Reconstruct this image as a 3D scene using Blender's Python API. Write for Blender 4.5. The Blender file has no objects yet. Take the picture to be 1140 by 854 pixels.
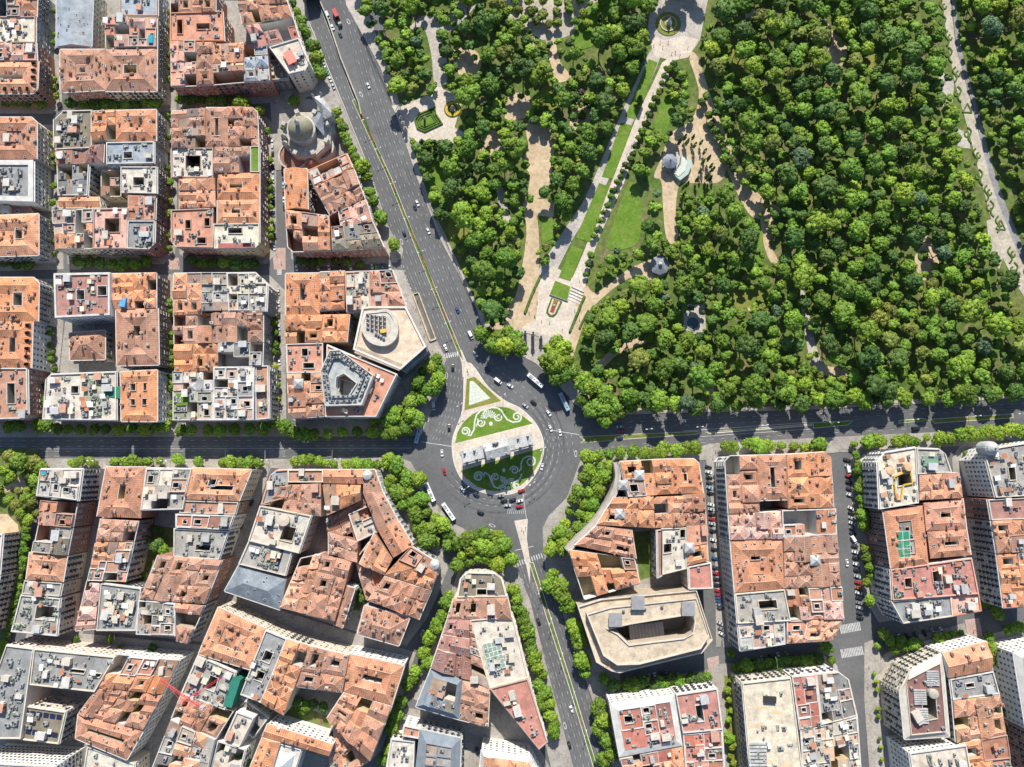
import bpy, bmesh, math, random
import numpy as np
from mathutils import Vector, Matrix, noise as mnoise
random.seed(11)
sc = bpy.context.scene
COL = sc.collection
R = math.radians
# ------------------------------------------------------------------ camera model
F_PX, CX, CY, CAM_H = 790.0, 570.0, 427.0, 440.0
TILT = math.atan(93.0 / F_PX)
CT, ST = math.cos(TILT), math.sin(TILT)

def P(px, py, z=0.0):
    """ground/height point seen at a place of the survey photo"""
    x = (px - CX) / F_PX; y = -(py - CY) / F_PX
    yw = y * CT + ST; zw = y * ST - CT
    k = (z - CAM_H) / zw
    return (x * k, yw * k)

def PP(s, z=0.0):
    return [P(float(a), float(b), z) for a, b in (q.split(',') for q in s.split())]

# ------------------------------------------------------------------ materials
def mat(name, rough=0.8, metal=0.0, spec=0.3):
    m = bpy.data.materials.new(name); m.use_nodes = True
    nt = m.node_tree; b = nt.nodes['Principled BSDF']
    b.inputs['Roughness'].default_value = rough; b.inputs['Metallic'].default_value = metal
    b.inputs['Specular IOR Level'].default_value = spec
    return m, nt, b
def N(nt, t, **kw):
    n = nt.nodes.new(t)
    for k, v in kw.items(): setattr(n, k, v)
    return n
def noise_fac(nt, scale, detail=4, lo=0.0, hi=1.0, a=0.35, b=0.65, obj=False, dist=0.0):
    tc = N(nt, 'ShaderNodeTexCoord' if obj else 'ShaderNodeNewGeometry')
    n = N(nt, 'ShaderNodeTexNoise'); n.inputs['Scale'].default_value = scale
    n.inputs['Detail'].default_value = detail; n.inputs['Distortion'].default_value = dist
    nt.links.new(tc.outputs['Object' if obj else 'Position'], n.inputs['Vector'])
    mr = N(nt, 'ShaderNodeMapRange'); mr.inputs[1].default_value = a; mr.inputs[2].default_value = b
    mr.inputs[3].default_value = lo; mr.inputs[4].default_value = hi
    nt.links.new(n.outputs['Fac'], mr.inputs[0])
    return mr.outputs[0]
def mul(nt, col, fac):
    v = N(nt, 'ShaderNodeVectorMath', operation='SCALE')
    nt.links.new(col, v.inputs[0]); nt.links.new(fac, v.inputs['Scale'])
    return v.outputs[0]
def mix(nt, fac, a, b):
    m = N(nt, 'ShaderNodeMix', data_type='RGBA')
    if isinstance(fac, float): m.inputs[0].default_value = fac
    else: nt.links.new(fac, m.inputs[0])
    for s, v in ((m.inputs[6], a), (m.inputs[7], b)):
        if isinstance(v, tuple): s.default_value = (*v, 1)
        else: nt.links.new(v, s)
    return m.outputs[2]
def two_noise(name, c1, c2, s1=0.1, s2=0.8, rough=0.9, c3=None, amp=(0.85, 1.15), spec=0.2, ab=(0.35, 0.65)):
    m, nt, b = mat(name, rough, spec=spec)
    c = mix(nt, noise_fac(nt, s1, 5, a=ab[0], b=ab[1]), c1, c2)
    if c3: c = mix(nt, noise_fac(nt, s1 * 2.7, 4, a=0.55, b=0.65, dist=.6), c, c3)
    c = mul(nt, c, noise_fac(nt, s2, 3, amp[0], amp[1]))
    nt.links.new(c, b.inputs['Base Color'])
    return m
def objcol(name, s1, amp1, s2=None, amp2=None, rough=0.85, metal=0, tint=False, spec=0.2, dirt=None):
    m, nt, b = mat(name, rough, metal, spec)
    c = N(nt, 'ShaderNodeObjectInfo').outputs['Color']
    if tint:
        a = N(nt, 'ShaderNodeAttribute', attribute_name='tint')
        v = N(nt, 'ShaderNodeVectorMath', operation='MULTIPLY')
        nt.links.new(c, v.inputs[0]); nt.links.new(a.outputs['Vector'], v.inputs[1]); c = v.outputs[0]
    if s1: c = mul(nt, c, noise_fac(nt, s1, 4, *amp1))
    if s2: c = mul(nt, c, noise_fac(nt, s2, 3, *amp2))
    if name == 'tile':
        ge = N(nt, 'ShaderNodeNewGeometry'); cr_ = N(nt, 'ShaderNodeVectorMath', operation='CROSS_PRODUCT'); nt.links.new(ge.outputs['True Normal'], cr_.inputs[0]); cr_.inputs[1].default_value = (0, 0, 1)
        nz = N(nt, 'ShaderNodeVectorMath', operation='NORMALIZE'); nt.links.new(cr_.outputs[0], nz.inputs[0]); dt = N(nt, 'ShaderNodeVectorMath', operation='DOT_PRODUCT'); nt.links.new(nz.outputs[0], dt.inputs[0]); nt.links.new(ge.outputs['Position'], dt.inputs[1])
        sn = N(nt, 'ShaderNodeMath', operation='SINE'); ml = N(nt, 'ShaderNodeMath', operation='MULTIPLY'); ml.inputs[1].default_value = 5.2; nt.links.new(dt.outputs['Value'], ml.inputs[0]); nt.links.new(ml.outputs[0], sn.inputs[0])
        mr_ = N(nt, 'ShaderNodeMapRange'); mr_.inputs[1].default_value = -1; mr_.inputs[2].default_value = 1; mr_.inputs[3].default_value = .84; mr_.inputs[4].default_value = 1.12; nt.links.new(sn.outputs[0], mr_.inputs[0]); c = mul(nt, c, mr_.outputs[0])
    if dirt: c = mix(nt, noise_fac(nt, dirt[0], 5, 0, dirt[2], a=.5, b=.75), c, dirt[1])
    nt.links.new(c, b.inputs['Base Color'])
    return m
def plain(name, c, rough=0.7, metal=0, spec=0.3):
    m, nt, b = mat(name, rough, metal, spec); b.inputs['Base Color'].default_value = (*c, 1); return m

M = {}
M['asphalt'] = two_noise('asphalt', (.098, .10, .104), (.14, .141, .143), .03, .5, c3=(.115, .115, .117), amp=(.92, 1.08), spec=.25)
M['ground'] = two_noise('ground', (.12, .11, .095), (.16, .15, .13), .02, .3)
M['pave'] = two_noise('pave', (.27, .25, .225), (.36, .335, .30), .09, .9, c3=(.25, .225, .2), amp=(.85, 1.12))
M['pinkpave'] = two_noise('pinkpave', (.36, .25, .22), (.44, .33, .29), .12, .9)
M['plaza'] = two_noise('plaza', (.47, .41, .34), (.57, .50, .42), .12, .7, amp=(.85, 1.1))
M['sand'] = two_noise('sand', (.42, .32, .21), (.52, .41, .28), .1, .5, c3=(.37, .29, .19), amp=(.88, 1.1))
M['gravel'] = two_noise('gravel', (.34, .30, .24), (.44, .40, .33), .1, .5)
M['path'] = two_noise('path', (.34, .31, .28), (.43, .39, .35), .1, .6)
M['greypath'] = two_noise('greypath', (.20, .20, .21), (.27, .27, .275), .1, .6)
M['kerb'] = two_noise('kerb', (.5, .47, .43), (.58, .56, .52), .2, 1.0)
M['parkfloor'] = two_noise('parkfloor', (.075, .13, .024), (.13, .155, .045), .045, .35, c3=(.17, .145, .075), amp=(.75, 1.2))
M['lawn'] = two_noise('lawn', (.085, .17, .016), (.13, .215, .03), .09, .8, c3=(.16, .20, .045), amp=(.85, 1.12))
M['drylawn'] = two_noise('drylawn', (.14, .17, .03), (.21, .21, .05), .09, .8, amp=(.85, 1.12))
M['white_paint'] = two_noise('white_paint', (.42, .42, .42), (.62, .62, .61), .6, 2.0, amp=(.8, 1.05))
M['flower_white'] = two_noise('flower_white', (.47, .50, .43), (.58, .60, .53), .8, 2.5, amp=(.8, 1.08))
M['flower_red'] = two_noise('flower_red', (.26, .06, .03), (.22, .16, .04), .25, 2.0, ab=(.45, .55))
M['hedge'] = two_noise('hedge', (.055, .10, .02), (.10, .16, .03), .3, 1.5, amp=(.7, 1.2))
M['tile'] = objcol('tile', .12, (.82, 1.16), .9, (.84, 1.14), tint=True, dirt=(.22, (.12, .09, .07), .55))
M['deck'] = objcol('deck', .2, (.82, 1.14), 1.1, (.88, 1.1), tint=True, dirt=(.3, (.14, .13, .12), .45))
M['wall'] = objcol('wall', .15, (.88, 1.08), .8, (.92, 1.06))
M['parapet'] = objcol('parapet', .3, (.85, 1.08))
M['paint'] = objcol('paint', None, None, rough=.32, spec=.5)
M['glass'] = plain('glass', (.035, .045, .055), .12, 0, .6)
M['window'] = plain('window', (.03, .035, .042), .15, 0, .5)
M['frame'] = two_noise('frame', (.55, .53, .5), (.65, .63, .6), .3, 1)
M['metal'] = two_noise('metal', (.22, .225, .23), (.34, .345, .35), .4, 2, rough=.5)
M['dark'] = plain('dark', (.03, .03, .032), .8)
M['tyre'] = plain('tyre', (.02, .02, .02), .8)
M['stone'] = two_noise('stone', (.36, .33, .28), (.48, .44, .38), .15, 1.1, c3=(.33, .31, .28), amp=(.85, 1.1))
M['stone_grey'] = two_noise('stone_grey', (.34, .34, .33), (.45, .45, .44), .15, 1.1, c3=(.27, .27, .27))
M['brick'] = two_noise('brick', (.24, .12, .085), (.32, .17, .12), .5, 2)
M['copper'] = two_noise('copper', (.20, .20, .14), (.27, .26, .185), .18, .9, c3=(.24, .19, .135))
M['slate'] = two_noise('slate', (.16, .18, .21), (.23, .25, .28), .25, 1.2)
M['water'] = plain('water', (.02, .07, .08), .08, 0, .5)
M['pool'] = plain('pool', (.03, .30, .36), .1, 0, .5)
M['bark'] = two_noise('bark', (.10, .08, .06), (.17, .14, .11), .8, 3)
M['obj'] = objcol('obj', .5, (.88, 1.1))
# foliage
def foliage(name, massed=False):
    m, nt, b = mat(name, .62, spec=.22)
    if massed: c = N(nt, 'ShaderNodeAttribute', attribute_name='leafcol').outputs['Color']
    else: c = N(nt, 'ShaderNodeObjectInfo').outputs['Color']
    if not massed:
        a = N(nt, 'ShaderNodeAttribute', attribute_name='tint')
        v = N(nt, 'ShaderNodeVectorMath', operation='MULTIPLY')
        nt.links.new(c, v.inputs[0]); nt.links.new(a.outputs['Vector'], v.inputs[1]); c = v.outputs[0]
    c = mul(nt, c, noise_fac(nt, .9, 3, .72, 1.28))
    nt.links.new(c, b.inputs['Base Color'])
    return m
M['leaf'] = foliage('leaf'); M['leafmass'] = foliage('leafmass', True)

# ------------------------------------------------------------------ mesh helpers
class MB:
    def __init__(s): s.v = []; s.f = []; s.m = []; s.t = []
    def poly(s, pts, mi=0, t=None):
        n = len(s.v); s.v += [tuple(p) for p in pts]; s.f.append(tuple(range(n, n + len(pts)))); s.m.append(mi); s.t.append(t)
    def box(s, x0, y0, z0, x1, y1, z1, mi=0, bottom=False):
        p = [(x0, y0), (x1, y0), (x1, y1), (x0, y1)]
        s.prism(p, z0, z1, mi, bottom)
    def prism(s, p, z0, z1, mi=0, bottom=False, top=True):
        a = sum(p[i][0] * p[(i + 1) % len(p)][1] - p[(i + 1) % len(p)][0] * p[i][1] for i in range(len(p)))
        if a < 0: p = p[::-1]
        n = len(s.v); k = len(p)
        s.v += [(x, y, z0) for x, y in p] + [(x, y, z1) for x, y in p]
        for i in range(k):
            j = (i + 1) % k; s.f.append((n + i, n + j, n + k + j, n + k + i)); s.m.append(mi); s.t.append(None)
        if top: s.f.append(tuple(range(n + k, n + 2 * k))); s.m.append(mi); s.t.append(None)
        if bottom: s.f.append(tuple(range(n + k - 1, n - 1, -1))); s.m.append(mi); s.t.append(None)
    def obox(s, cx, cy, ang, l, w, z0, z1, mi=0):
        c, d = math.cos(ang), math.sin(ang)
        s.prism([(cx + x * c - y * d, cy + x * d + y * c) for x, y in ((-l/2, -w/2), (l/2, -w/2), (l/2, w/2), (-l/2, w/2))], z0, z1, mi)
    def lathe(s, prof, n=16, cx=0, cy=0, mi=0, ph=0.0):
        b = len(s.v)
        for r, z in prof:
            for i in range(n):
                a = 2 * math.pi * i / n + ph; s.v.append((cx + r * math.cos(a), cy + r * math.sin(a), z))
        for k in range(len(prof) - 1):
            for i in range(n):
                j = (i + 1) % n
                s.f.append((b + k*n + i, b + k*n + j, b + (k+1)*n + j, b + (k+1)*n + i)); s.m.append(mi); s.t.append(None)
        s.f.append(tuple(range(b + (len(prof)-1)*n, b + len(prof)*n))); s.m.append(mi); s.t.append(None)
    def tube(s, p0, p1, r0, r1=None, n=6, mi=0):
        r1 = r0 if r1 is None else r1
        p0 = Vector(p0); p1 = Vector(p1); d = (p1 - p0)
        q = d.to_track_quat('Z', 'Y').to_matrix(); b = len(s.v)
        for p, r in ((p0, r0), (p1, r1)):
            for i in range(n):
                a = 2 * math.pi * i / n
                s.v.append(tuple(p + q @ Vector((r * math.cos(a), r * math.sin(a), 0))))
        for i in range(n):
            j = (i + 1) % n; s.f.append((b+i, b+j, b+n+j, b+n+i)); s.m.append(mi); s.t.append(None)
        s.f.append(tuple(range(b+n, b+2*n))); s.m.append(mi); s.t.append(None)
    def mesh(s, name, mats, tint=False):
        me = bpy.data.meshes.new(name); me.from_pydata(s.v, [], s.f)
        for m in (mats if isinstance(mats, (list, tuple)) else [mats]): me.materials.append(m)
        if len(me.materials) > 1: me.polygons.foreach_set('material_index', s.m)
        if tint:
            at = me.attributes.new('tint', 'FLOAT_VECTOR', 'FACE')
            arr = np.ones((len(s.f), 3), dtype=np.float32)
            for i, t in enumerate(s.t):
                if t is not None: arr[i] = t
            at.data.foreach_set('vector', arr.ravel())
        me.update(); return me
    def obj(s, name, mats, parent=None, loc=None, col=None, tint=False):
        if not s.f: return None
        return link(name, s.mesh(name, mats, tint), parent, loc, col)

def link(name, data, parent=None, loc=None, col=None):
    o = bpy.data.objects.new(name, data); COL.objects.link(o)
    if parent is not None: o.parent = parent
    if loc is not None: o.location = loc
    if col is not None: o.color = (*col, 1)
    return o
def tag(o, label=None, cat=None, group=None, kind=None):
    if label: o['label'] = label
    if cat: o['category'] = cat
    if group: o['group'] = group
    if kind: o['kind'] = kind
    return o
def thing(name, label, cat, loc=(0, 0, 0), rz=0, group=None):
    o = bpy.data.objects.new(name, None); COL.objects.link(o); o.location = loc; o.rotation_euler = (0, 0, rz)
    o.empty_display_size = .5
    return tag(o, label, cat, group)
def copy_thing(root, kids, loc, rz=0, scale=1.0, col=None):
    r = root.copy(); COL.objects.link(r); r.location = loc; r.rotation_euler = (0, 0, rz)
    r.scale = (scale, scale, scale) if isinstance(scale, (int, float)) else scale
    for k in kids:
        c = k.copy(); COL.objects.link(c); c.parent = r
        if col is not None: c.color = (*col, 1)
    return r
def inward(poly):
    a = sum(poly[i][0] * poly[(i+1) % len(poly)][1] - poly[(i+1) % len(poly)][0] * poly[i][1] for i in range(len(poly)))
    return poly if a > 0 else poly[::-1]
def sheet(name, pts, z, m, kind='structure', z0=None):
    b = MB()
    if z0 is None: b.poly([(x, y, z) for x, y in inward(pts)])
    else: b.prism(pts, z0, z)
    o = b.obj(name, m); o['kind'] = kind; return o
def ribbon_pts(pts, w0, w1=None):
    w1 = w0 if w1 is None else w1
    L, Rr = [], []
    n = len(pts)
    for i in range(n):
        a = pts[max(0, i-1)]; c = pts[min(n-1, i+1)]
        d = Vector((c[0]-a[0], c[1]-a[1]))
        if d.length < 1e-6: d = Vector((1, 0))
        d.normalize(); w = (w0 + (w1 - w0) * i / max(1, n-1)) / 2
        L.append((pts[i][0] - d.y * w, pts[i][1] + d.x * w)); Rr.append((pts[i][0] + d.y * w, pts[i][1] - d.x * w))
    return L, Rr
def ribbon(b, pts, w0, z, w1=None, mi=0, z0=None):
    L, Rr = ribbon_pts(pts, w0, w1)
    for i in range(len(pts) - 1):
        q = [L[i], Rr[i], Rr[i+1], L[i+1]]
        if z0 is None: b.poly([(x, y, z) for x, y in inward(q)], mi)
        else: b.prism(q, z0, z, mi)
def resample(pts, step):
    out = [pts[0]]; acc = 0
    for a, c in zip(pts[:-1], pts[1:]):
        d = math.dist(a, c); t = step - acc
        while t < d:
            out.append((a[0] + (c[0]-a[0])*t/d, a[1] + (c[1]-a[1])*t/d)); t += step
        acc = (acc + d) % step
    return out
def smooth(pts, n=6):
    out = []
    for i in range(len(pts) - 1):
        p0 = pts[max(0, i-1)]; p1 = pts[i]; p2 = pts[i+1]; p3 = pts[min(len(pts)-1, i+2)]
        for k in range(n):
            t = k / n
            out.append(tuple(.5 * ((2*p1[j]) + (-p0[j]+p2[j])*t + (2*p0[j]-5*p1[j]+4*p2[j]-p3[j])*t*t + (-p0[j]+3*p1[j]-3*p2[j]+p3[j])*t**3) for j in (0, 1)))
    out.append(pts[-1]); return out
def inside(p, poly):
    x, y = p; r = False; j = len(poly) - 1
    for i in range(len(poly)):
        xi, yi = poly[i]; xj, yj = poly[j]
        if (yi > y) != (yj > y) and x < (xj - xi) * (y - yi) / (yj - yi) + xi: r = not r
        j = i
    return r
# ------------------------------------------------------------------ shared small parts
def mk_window():
    b = MB()
    b.box(-.75, -.02, 0, .75, .06, 2.0, 0)                       # frame and surround, just proud of the wall
    b.poly([(-.6, .075, .1), (.6, .075, .1), (.6, .075, 1.85), (-.6, .075, 1.85)][::-1], 1)
    return b.mesh('window', [M['frame'], M['window']])
def mk_blind_window():
    b = MB(); b.box(-.75, -.02, 0, .75, .06, 2.0, 0)
    b.poly([(-.6, .075, .1), (.6, .075, .1), (.6, .075, .8), (-.6, .075, .8)][::-1], 1); b.poly([(-.6, .08, .8), (.6, .08, .8), (.6, .08, 1.85), (-.6, .08, 1.85)][::-1], 2); b.box(-.85, 0, -.12, .85, .3, 0, 0, True)
    return b.mesh('window', [M['frame'], M['window'], M['stone']])
def mk_balcony_window():
    b = MB()
    b.box(-.8, -.02, -.3, .8, .06, 2.1, 0)
    b.poly([(-.62, .075, -.2), (.62, .075, -.2), (.62, .075, 1.95), (-.62, .075, 1.95)][::-1], 1)
    b.box(-1.15, 0, -.5, 1.15, .75, -.34, 0, True)
    b.box(-1.15, .70, -.34, 1.15, .75, .6, 2)
    return b.mesh('window', [M['frame'], M['window'], M['dark']])
def mk_chimney():
    b = MB(); b.box(-.45, -.7, -.6, .45, .7, 1.2, 0); b.box(-.55, -.8, 1.2, .55, .8, 1.35, 0)
    for y in (-.35, .35): b.lathe([(.18, 1.35), (.2, 1.8), (.1, 1.9)], 6, 0, y, 2)
    return b.mesh('chimney', [M['obj'], M['frame'], M['brick']])
def mk_ac():
    b = MB(); b.box(-.9, -.6, .15, .9, .6, 1.15, 0)
    b.lathe([(.5, 1.15), (.5, 1.2), (.1, 1.22)], 10, -.3, 0, 1)
    for x in (-.8, .7): b.box(x, -.6, 0, x + .1, .6, .15, 1)
    return b.mesh('air_conditioner', [M['metal'], M['dark']])
def mk_stair_head():
    b = MB(); b.box(-2, -1.5, 0, 2, 1.5, 2.5, 0)
    b.prism([(-2.2, -1.7), (2.2, -1.7), (2.2, 1.7), (-2.2, 1.7)], 2.5, 2.72, 1, True)
    b.box(-.5, -1.56, 0, .4, -1.49, 2.0, 2)
    return b.mesh('stair_head', [M['wall'], M['obj'], M['dark']])
def mk_skylight():
    b = MB(); b.box(-.6, -.45, -.1, .6, .45, .22, 0); b.poly([(-.5, -.36, .225), (.5, -.36, .225), (.5, .36, .225), (-.5, .36, .225)], 1)
    return b.mesh('skylight', [M['frame'], M['glass']])
def mk_dormer():
    b = MB(); b.prism([(-.8, -1.1), (.8, -1.1), (.8, 1.1), (-.8, 1.1)], -1.2, 1.1, 0)
    b.poly([(-1, -1.3, 1.05), (0, -1.3, 1.65), (0, 1.3, 1.65), (-1, 1.3, 1.05)], 1); b.poly([(0, -1.3, 1.65), (1, -1.3, 1.05), (1, 1.3, 1.05), (0, 1.3, 1.65)], 1)
    b.poly([(-.8, 1.1, 1.1), (.8, 1.1, 1.1), (0, 1.1, 1.63)], 0)
    b.poly([(-.5, 1.12, .1), (.5, 1.12, .1), (.5, 1.12, 1), (-.5, 1.12, 1)][::-1], 2)
    return b.mesh('dormer', [M['wall'], M['tile'], M['window']])
def mk_awning():
    b = MB(); b.poly([(-1.6, -1.2, 2.2), (1.6, -1.2, 2.2), (1.6, 1.2, 2.6), (-1.6, 1.2, 2.6)]); b.poly([(-1.6, -1.2, 2.15), (-1.6, 1.2, 2.55), (1.6, 1.2, 2.55), (1.6, -1.2, 2.15)])
    for x in (-1.55, 1.5):
        for y in (-1.15, 1.1): b.box(x, y, 0, x + .06, y + .06, 2.3)
    return b.mesh('awning', [M['obj']])
def mk_planter():
    b = MB(); b.box(-.9, -.35, 0, .9, .35, .45, 0)
    rr = random.Random(3)
    for i in range(26):
        x, y, z = rr.uniform(-.85, .85), rr.uniform(-.35, .35), rr.uniform(.4, 1.1); q = rr.uniform(.15, .3)
        v = [Vector((rr.gauss(0, 1), rr.gauss(0, 1), rr.gauss(0, 1))).normalized() * q for _ in range(3)]
        b.poly([(x + w.x, y + w.y, z + w.z) for w in v], 1)
    return b.mesh('planter', [M['stone_grey'], M['hedge']])
def mk_antenna():
    b = MB(); b.tube((0, 0, 0), (0, 0, 3.4), .05, n=4)
    for z, w in ((3.3, .7), (2.9, .55), (2.5, .45)): b.box(-w, -.03, z, w, .03, z + .06, 0, True)
    return b.mesh('antenna', [M['metal']])
def mk_vent():
    b = MB(); b.lathe([(.3, 0), (.3, .8), (.5, .9), (.45, 1.15), (.05, 1.3)], 8); return b.mesh('vent_pipe', [M['metal']])
def mk_solar():
    b = MB(); b.poly([(-.9, -.6, .1), (.9, -.6, .1), (.9, .6, .75), (-.9, .6, .75)]); b.poly([(-.9, -.6, .05), (-.9, .6, .7), (.9, .6, .7), (.9, -.6, .05)])
    b.box(-.05, .3, 0, .05, .5, .55); return b.mesh('solar_panel', [plain('solar', (.02, .03, .07), .2, 0, .5)])
PART = dict(window=mk_window(), blind=mk_blind_window(), balcony=mk_balcony_window(), chimney=mk_chimney(), air_conditioner=mk_ac(), stair_head=mk_stair_head(),
            skylight=mk_skylight(), dormer=mk_dormer(), awning=mk_awning(), planter=mk_planter(), antenna=mk_antenna(), vent_pipe=mk_vent(), solar_panel=mk_solar())

RC = dict(O=(.53, .245, .14), B=(.40, .22, .15), P=(.58, .35, .28), R=(.43, .20, .165), G=(.26, .26, .255), L=(.52, .47, .40), W=(.52, .505, .475),
          Z=(.30, .34, .38), S=(.19, .22, .25), M=(.34, .18, .15), D=(.21, .18, .13), C=(.56, .51, .41), T=(.50, .25, .17), X=(.33, .31, .28), Y=(.33, .34, .28))
WC = dict(r=(.34, .17, .13), c=(.55, .49, .38), g=(.40, .40, .40), w=(.66, .65, .62), o=(.56, .43, .24), t=(.45, .35, .27), b=(.30, .2, .16), d=(.2, .19, .19), p=(.6,.5,.42))

BLD = []
def B(block, q, h, style, roof, wall, label, name='apartment_building', **kw):
    pts = [P(*map(float, c.split(',')), h) for c in q.split()]
    BLD.append(dict(block=block, q=pts, h=h, style=style, roof=RC[roof], wall=WC[wall], label=label, name=name, kw=kw))

class Roof:
    def __init__(s, q, h, cut, rng, zlow=None):
        s.q = q; s.h = h; s.rng = rng
        s.W = (math.dist(q[0], q[1]) + math.dist(q[3], q[2])) / 2; s.H = (math.dist(q[0], q[3]) + math.dist(q[1], q[2])) / 2
        s.out = list(q); s.planes = []
        cut = cut or {}
        o = []
        for i in range(4):
            if i in cut:
                c = cut[i]; p = Vector(q[i]); a = Vector(q[i-1]); b = Vector(q[(i+1) % 4])
                p1 = p + (a - p).normalized() * c; p2 = p + (b - p).normalized() * c
                o += [tuple(p1), tuple(p2)]
                n = Vector((p2.y - p1.y, -(p2.x - p1.x)))
                if (p - p1).dot(n) < 0: n = -n
                s.planes.append((p1, n.normalized()))
            else: o.append(tuple(q[i]))
        s.out = o; s.zlow = zlow if zlow is not None else max(1.5, h - 11)
        s.b = dict(tile=MB(), deck=MB(), parapet=MB(), well=MB())
        s.tops = []; s.ridges = []; s.hue = s.dhue = (1, 1, 1)
    def mp(s, a, b):
        u, v = a / s.W, b / s.H; q = s.q
        return tuple((q[0][k]*(1-u) + q[1][k]*u)*(1-v) + (q[3][k]*(1-u) + q[2][k]*u)*v for k in (0, 1))
    def onout(s, x, y):
        o = s.out
        for i in range(len(o)):
            a = Vector(o[i]); c = Vector(o[(i+1) % len(o)]); d = c - a; L = d.length
            if L < 1e-6: continue
            t = (Vector((x, y)) - a).dot(d) / L
            if -.05 < t < L + .05 and abs((Vector((x, y)) - a).cross(d)) / L < .03: return True
        return False
    def top(s, pts, bucket='tile', tint=1.0, side=True, sb='well', solid=True):
        poly = [(*s.mp(a, b), z) for a, b, z in pts]
        for p1, n in s.planes:
            r = []
            for i in range(len(poly)):
                A, Bq = poly[i], poly[(i+1) % len(poly)]
                da = (Vector(A[:2]) - p1).dot(n); db = (Vector(Bq[:2]) - p1).dot(n)
                if da <= 0: r.append(A)
                if (da < 0 < db) or (db < 0 < da):
                    t = da / (da - db); r.append(tuple(A[k] + (Bq[k]-A[k])*t for k in range(3)))
            poly = r
            if len(poly) < 3: return
        ar = sum(poly[i][0]*poly[(i+1) % len(poly)][1] - poly[(i+1) % len(poly)][0]*poly[i][1] for i in range(len(poly)))
        if abs(ar) < .05: return
        if ar < 0: poly = poly[::-1]
        t = tint * s.rng.uniform(.93, 1.07); w = s.rng.uniform(-.04, .04)
        hu = s.hue if bucket == 'tile' else s.dhue if bucket == 'deck' else (1, 1, 1); s.b[bucket].poly(poly, 0, (t * (1 + w) * hu[0], t * hu[1], t * (1 - w) * hu[2]))
        s.tops.append((bucket, poly, abs(ar) / 2))
        if side:
            for i in range(len(poly)):
                A, Bq = poly[i], poly[(i+1) % len(poly)]
                lo = s.zlow
                if s.onout((A[0]+Bq[0])/2, (A[1]+Bq[1])/2): lo = s.h
                if max(A[2], Bq[2]) <= lo + .02: continue
                s.b[sb].poly([(A[0], A[1], min(lo, A[2])), (Bq[0], Bq[1], min(lo, Bq[2])), Bq, A])
    def ridge(s, *pts):
        for A, C in zip(pts[:-1], pts[1:]): s.ridges.append(((*s.mp(A[0], A[1]), A[2]), (*s.mp(C[0], C[1]), C[2])))
    # cells
    def flat(s, r, z, bucket='deck', tint=1.0): s.top([(r[0], r[1], z), (r[2], r[1], z), (r[2], r[3], z), (r[0], r[3], z)], bucket, tint)
    def parapet(s, r, z, t=.45, hh=.9, inner=True):
        a0, b0, a1, b1 = r
        for q in ((a0, b0, a1, b0+t), (a0, b1-t, a1, b1), (a0, b0+t, a0+t, b1-t), (a1-t, b0+t, a1, b1-t)):
            s.top([(q[0], q[1], z+hh), (q[2], q[1], z+hh), (q[2], q[3], z+hh), (q[0], q[3], z+hh)], 'parapet', 1, True, 'parapet')
        return (a0+t, b0+t, a1-t, b1-t)
    def terrace(s, r, z, tint=1.0):
        r2 = s.parapet(r, z, s.rng.choice((.22, .3, .35)), s.rng.uniform(.4, .9)); s.flat(r2, z, 'deck', tint)
    def gable(s, r, z, rise=None, axis=None, tint=1.0):
        a0, b0, a1, b1 = r; w, h = a1-a0, b1-b0
        if axis is None: axis = 0 if w > h else 1
        span = h if axis == 0 else w
        rise = rise or span * .5 * .42
        if axis == 0:
            m = (b0+b1)/2; s.ridge((a0, m, z+rise), (a1, m, z+rise)); s.top([(a0, b0, z), (a1, b0, z), (a1, m, z+rise), (a0, m, z+rise)], 'tile', tint); s.top([(a0, m, z+rise), (a1, m, z+rise), (a1, b1, z), (a0, b1, z)], 'tile', tint)
        else:
            m = (a0+a1)/2; s.ridge((m, b0, z+rise), (m, b1, z+rise)); s.top([(a0, b0, z), (m, b0, z+rise), (m, b1, z+rise), (a0, b1, z)], 'tile', tint); s.top([(m, b0, z+rise), (a1, b0, z), (a1, b1, z), (m, b1, z+rise)], 'tile', tint)
    def hip(s, r, z, rise=None, tint=1.0):
        a0, b0, a1, b1 = r; w, h = a1-a0, b1-b0; k = min(w, h)/2
        rise = rise or k * .45
        if w >= h:
            m = (b0+b1)/2; p, q = (a0+k, m, z+rise), (a1-k-.01, m, z+rise); s.ridge((a0, b0, z), p, q, (a1, b1, z)); s.ridge((a0, b1, z), p); s.ridge((a1, b0, z), q)
            s.top([(a0, b0, z), (a1, b0, z), q, p], 'tile', tint); s.top([(a1, b1, z), (a0, b1, z), p, q], 'tile', tint)
            s.top([(a0, b1, z), (a0, b0, z), p], 'tile', tint); s.top([(a1, b0, z), (a1, b1, z), q], 'tile', tint)
        else:
            m = (a0+a1)/2; p, q = (m, b0+k, z+rise), (m, b1-k-.01, z+rise); s.ridge((a0, b0, z), p, q, (a1, b1, z)); s.ridge((a1, b0, z), p); s.ridge((a0, b1, z), q)
            s.top([(a0, b1, z), (a0, b0, z), p, q], 'tile', tint); s.top([(a1, b0, z), (a1, b1, z), q, p], 'tile', tint)
            s.top([(a0, b0, z), (a1, b0, z), p], 'tile', tint); s.top([(a1, b1, z), (a0, b1, z), q], 'tile', tint)
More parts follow.
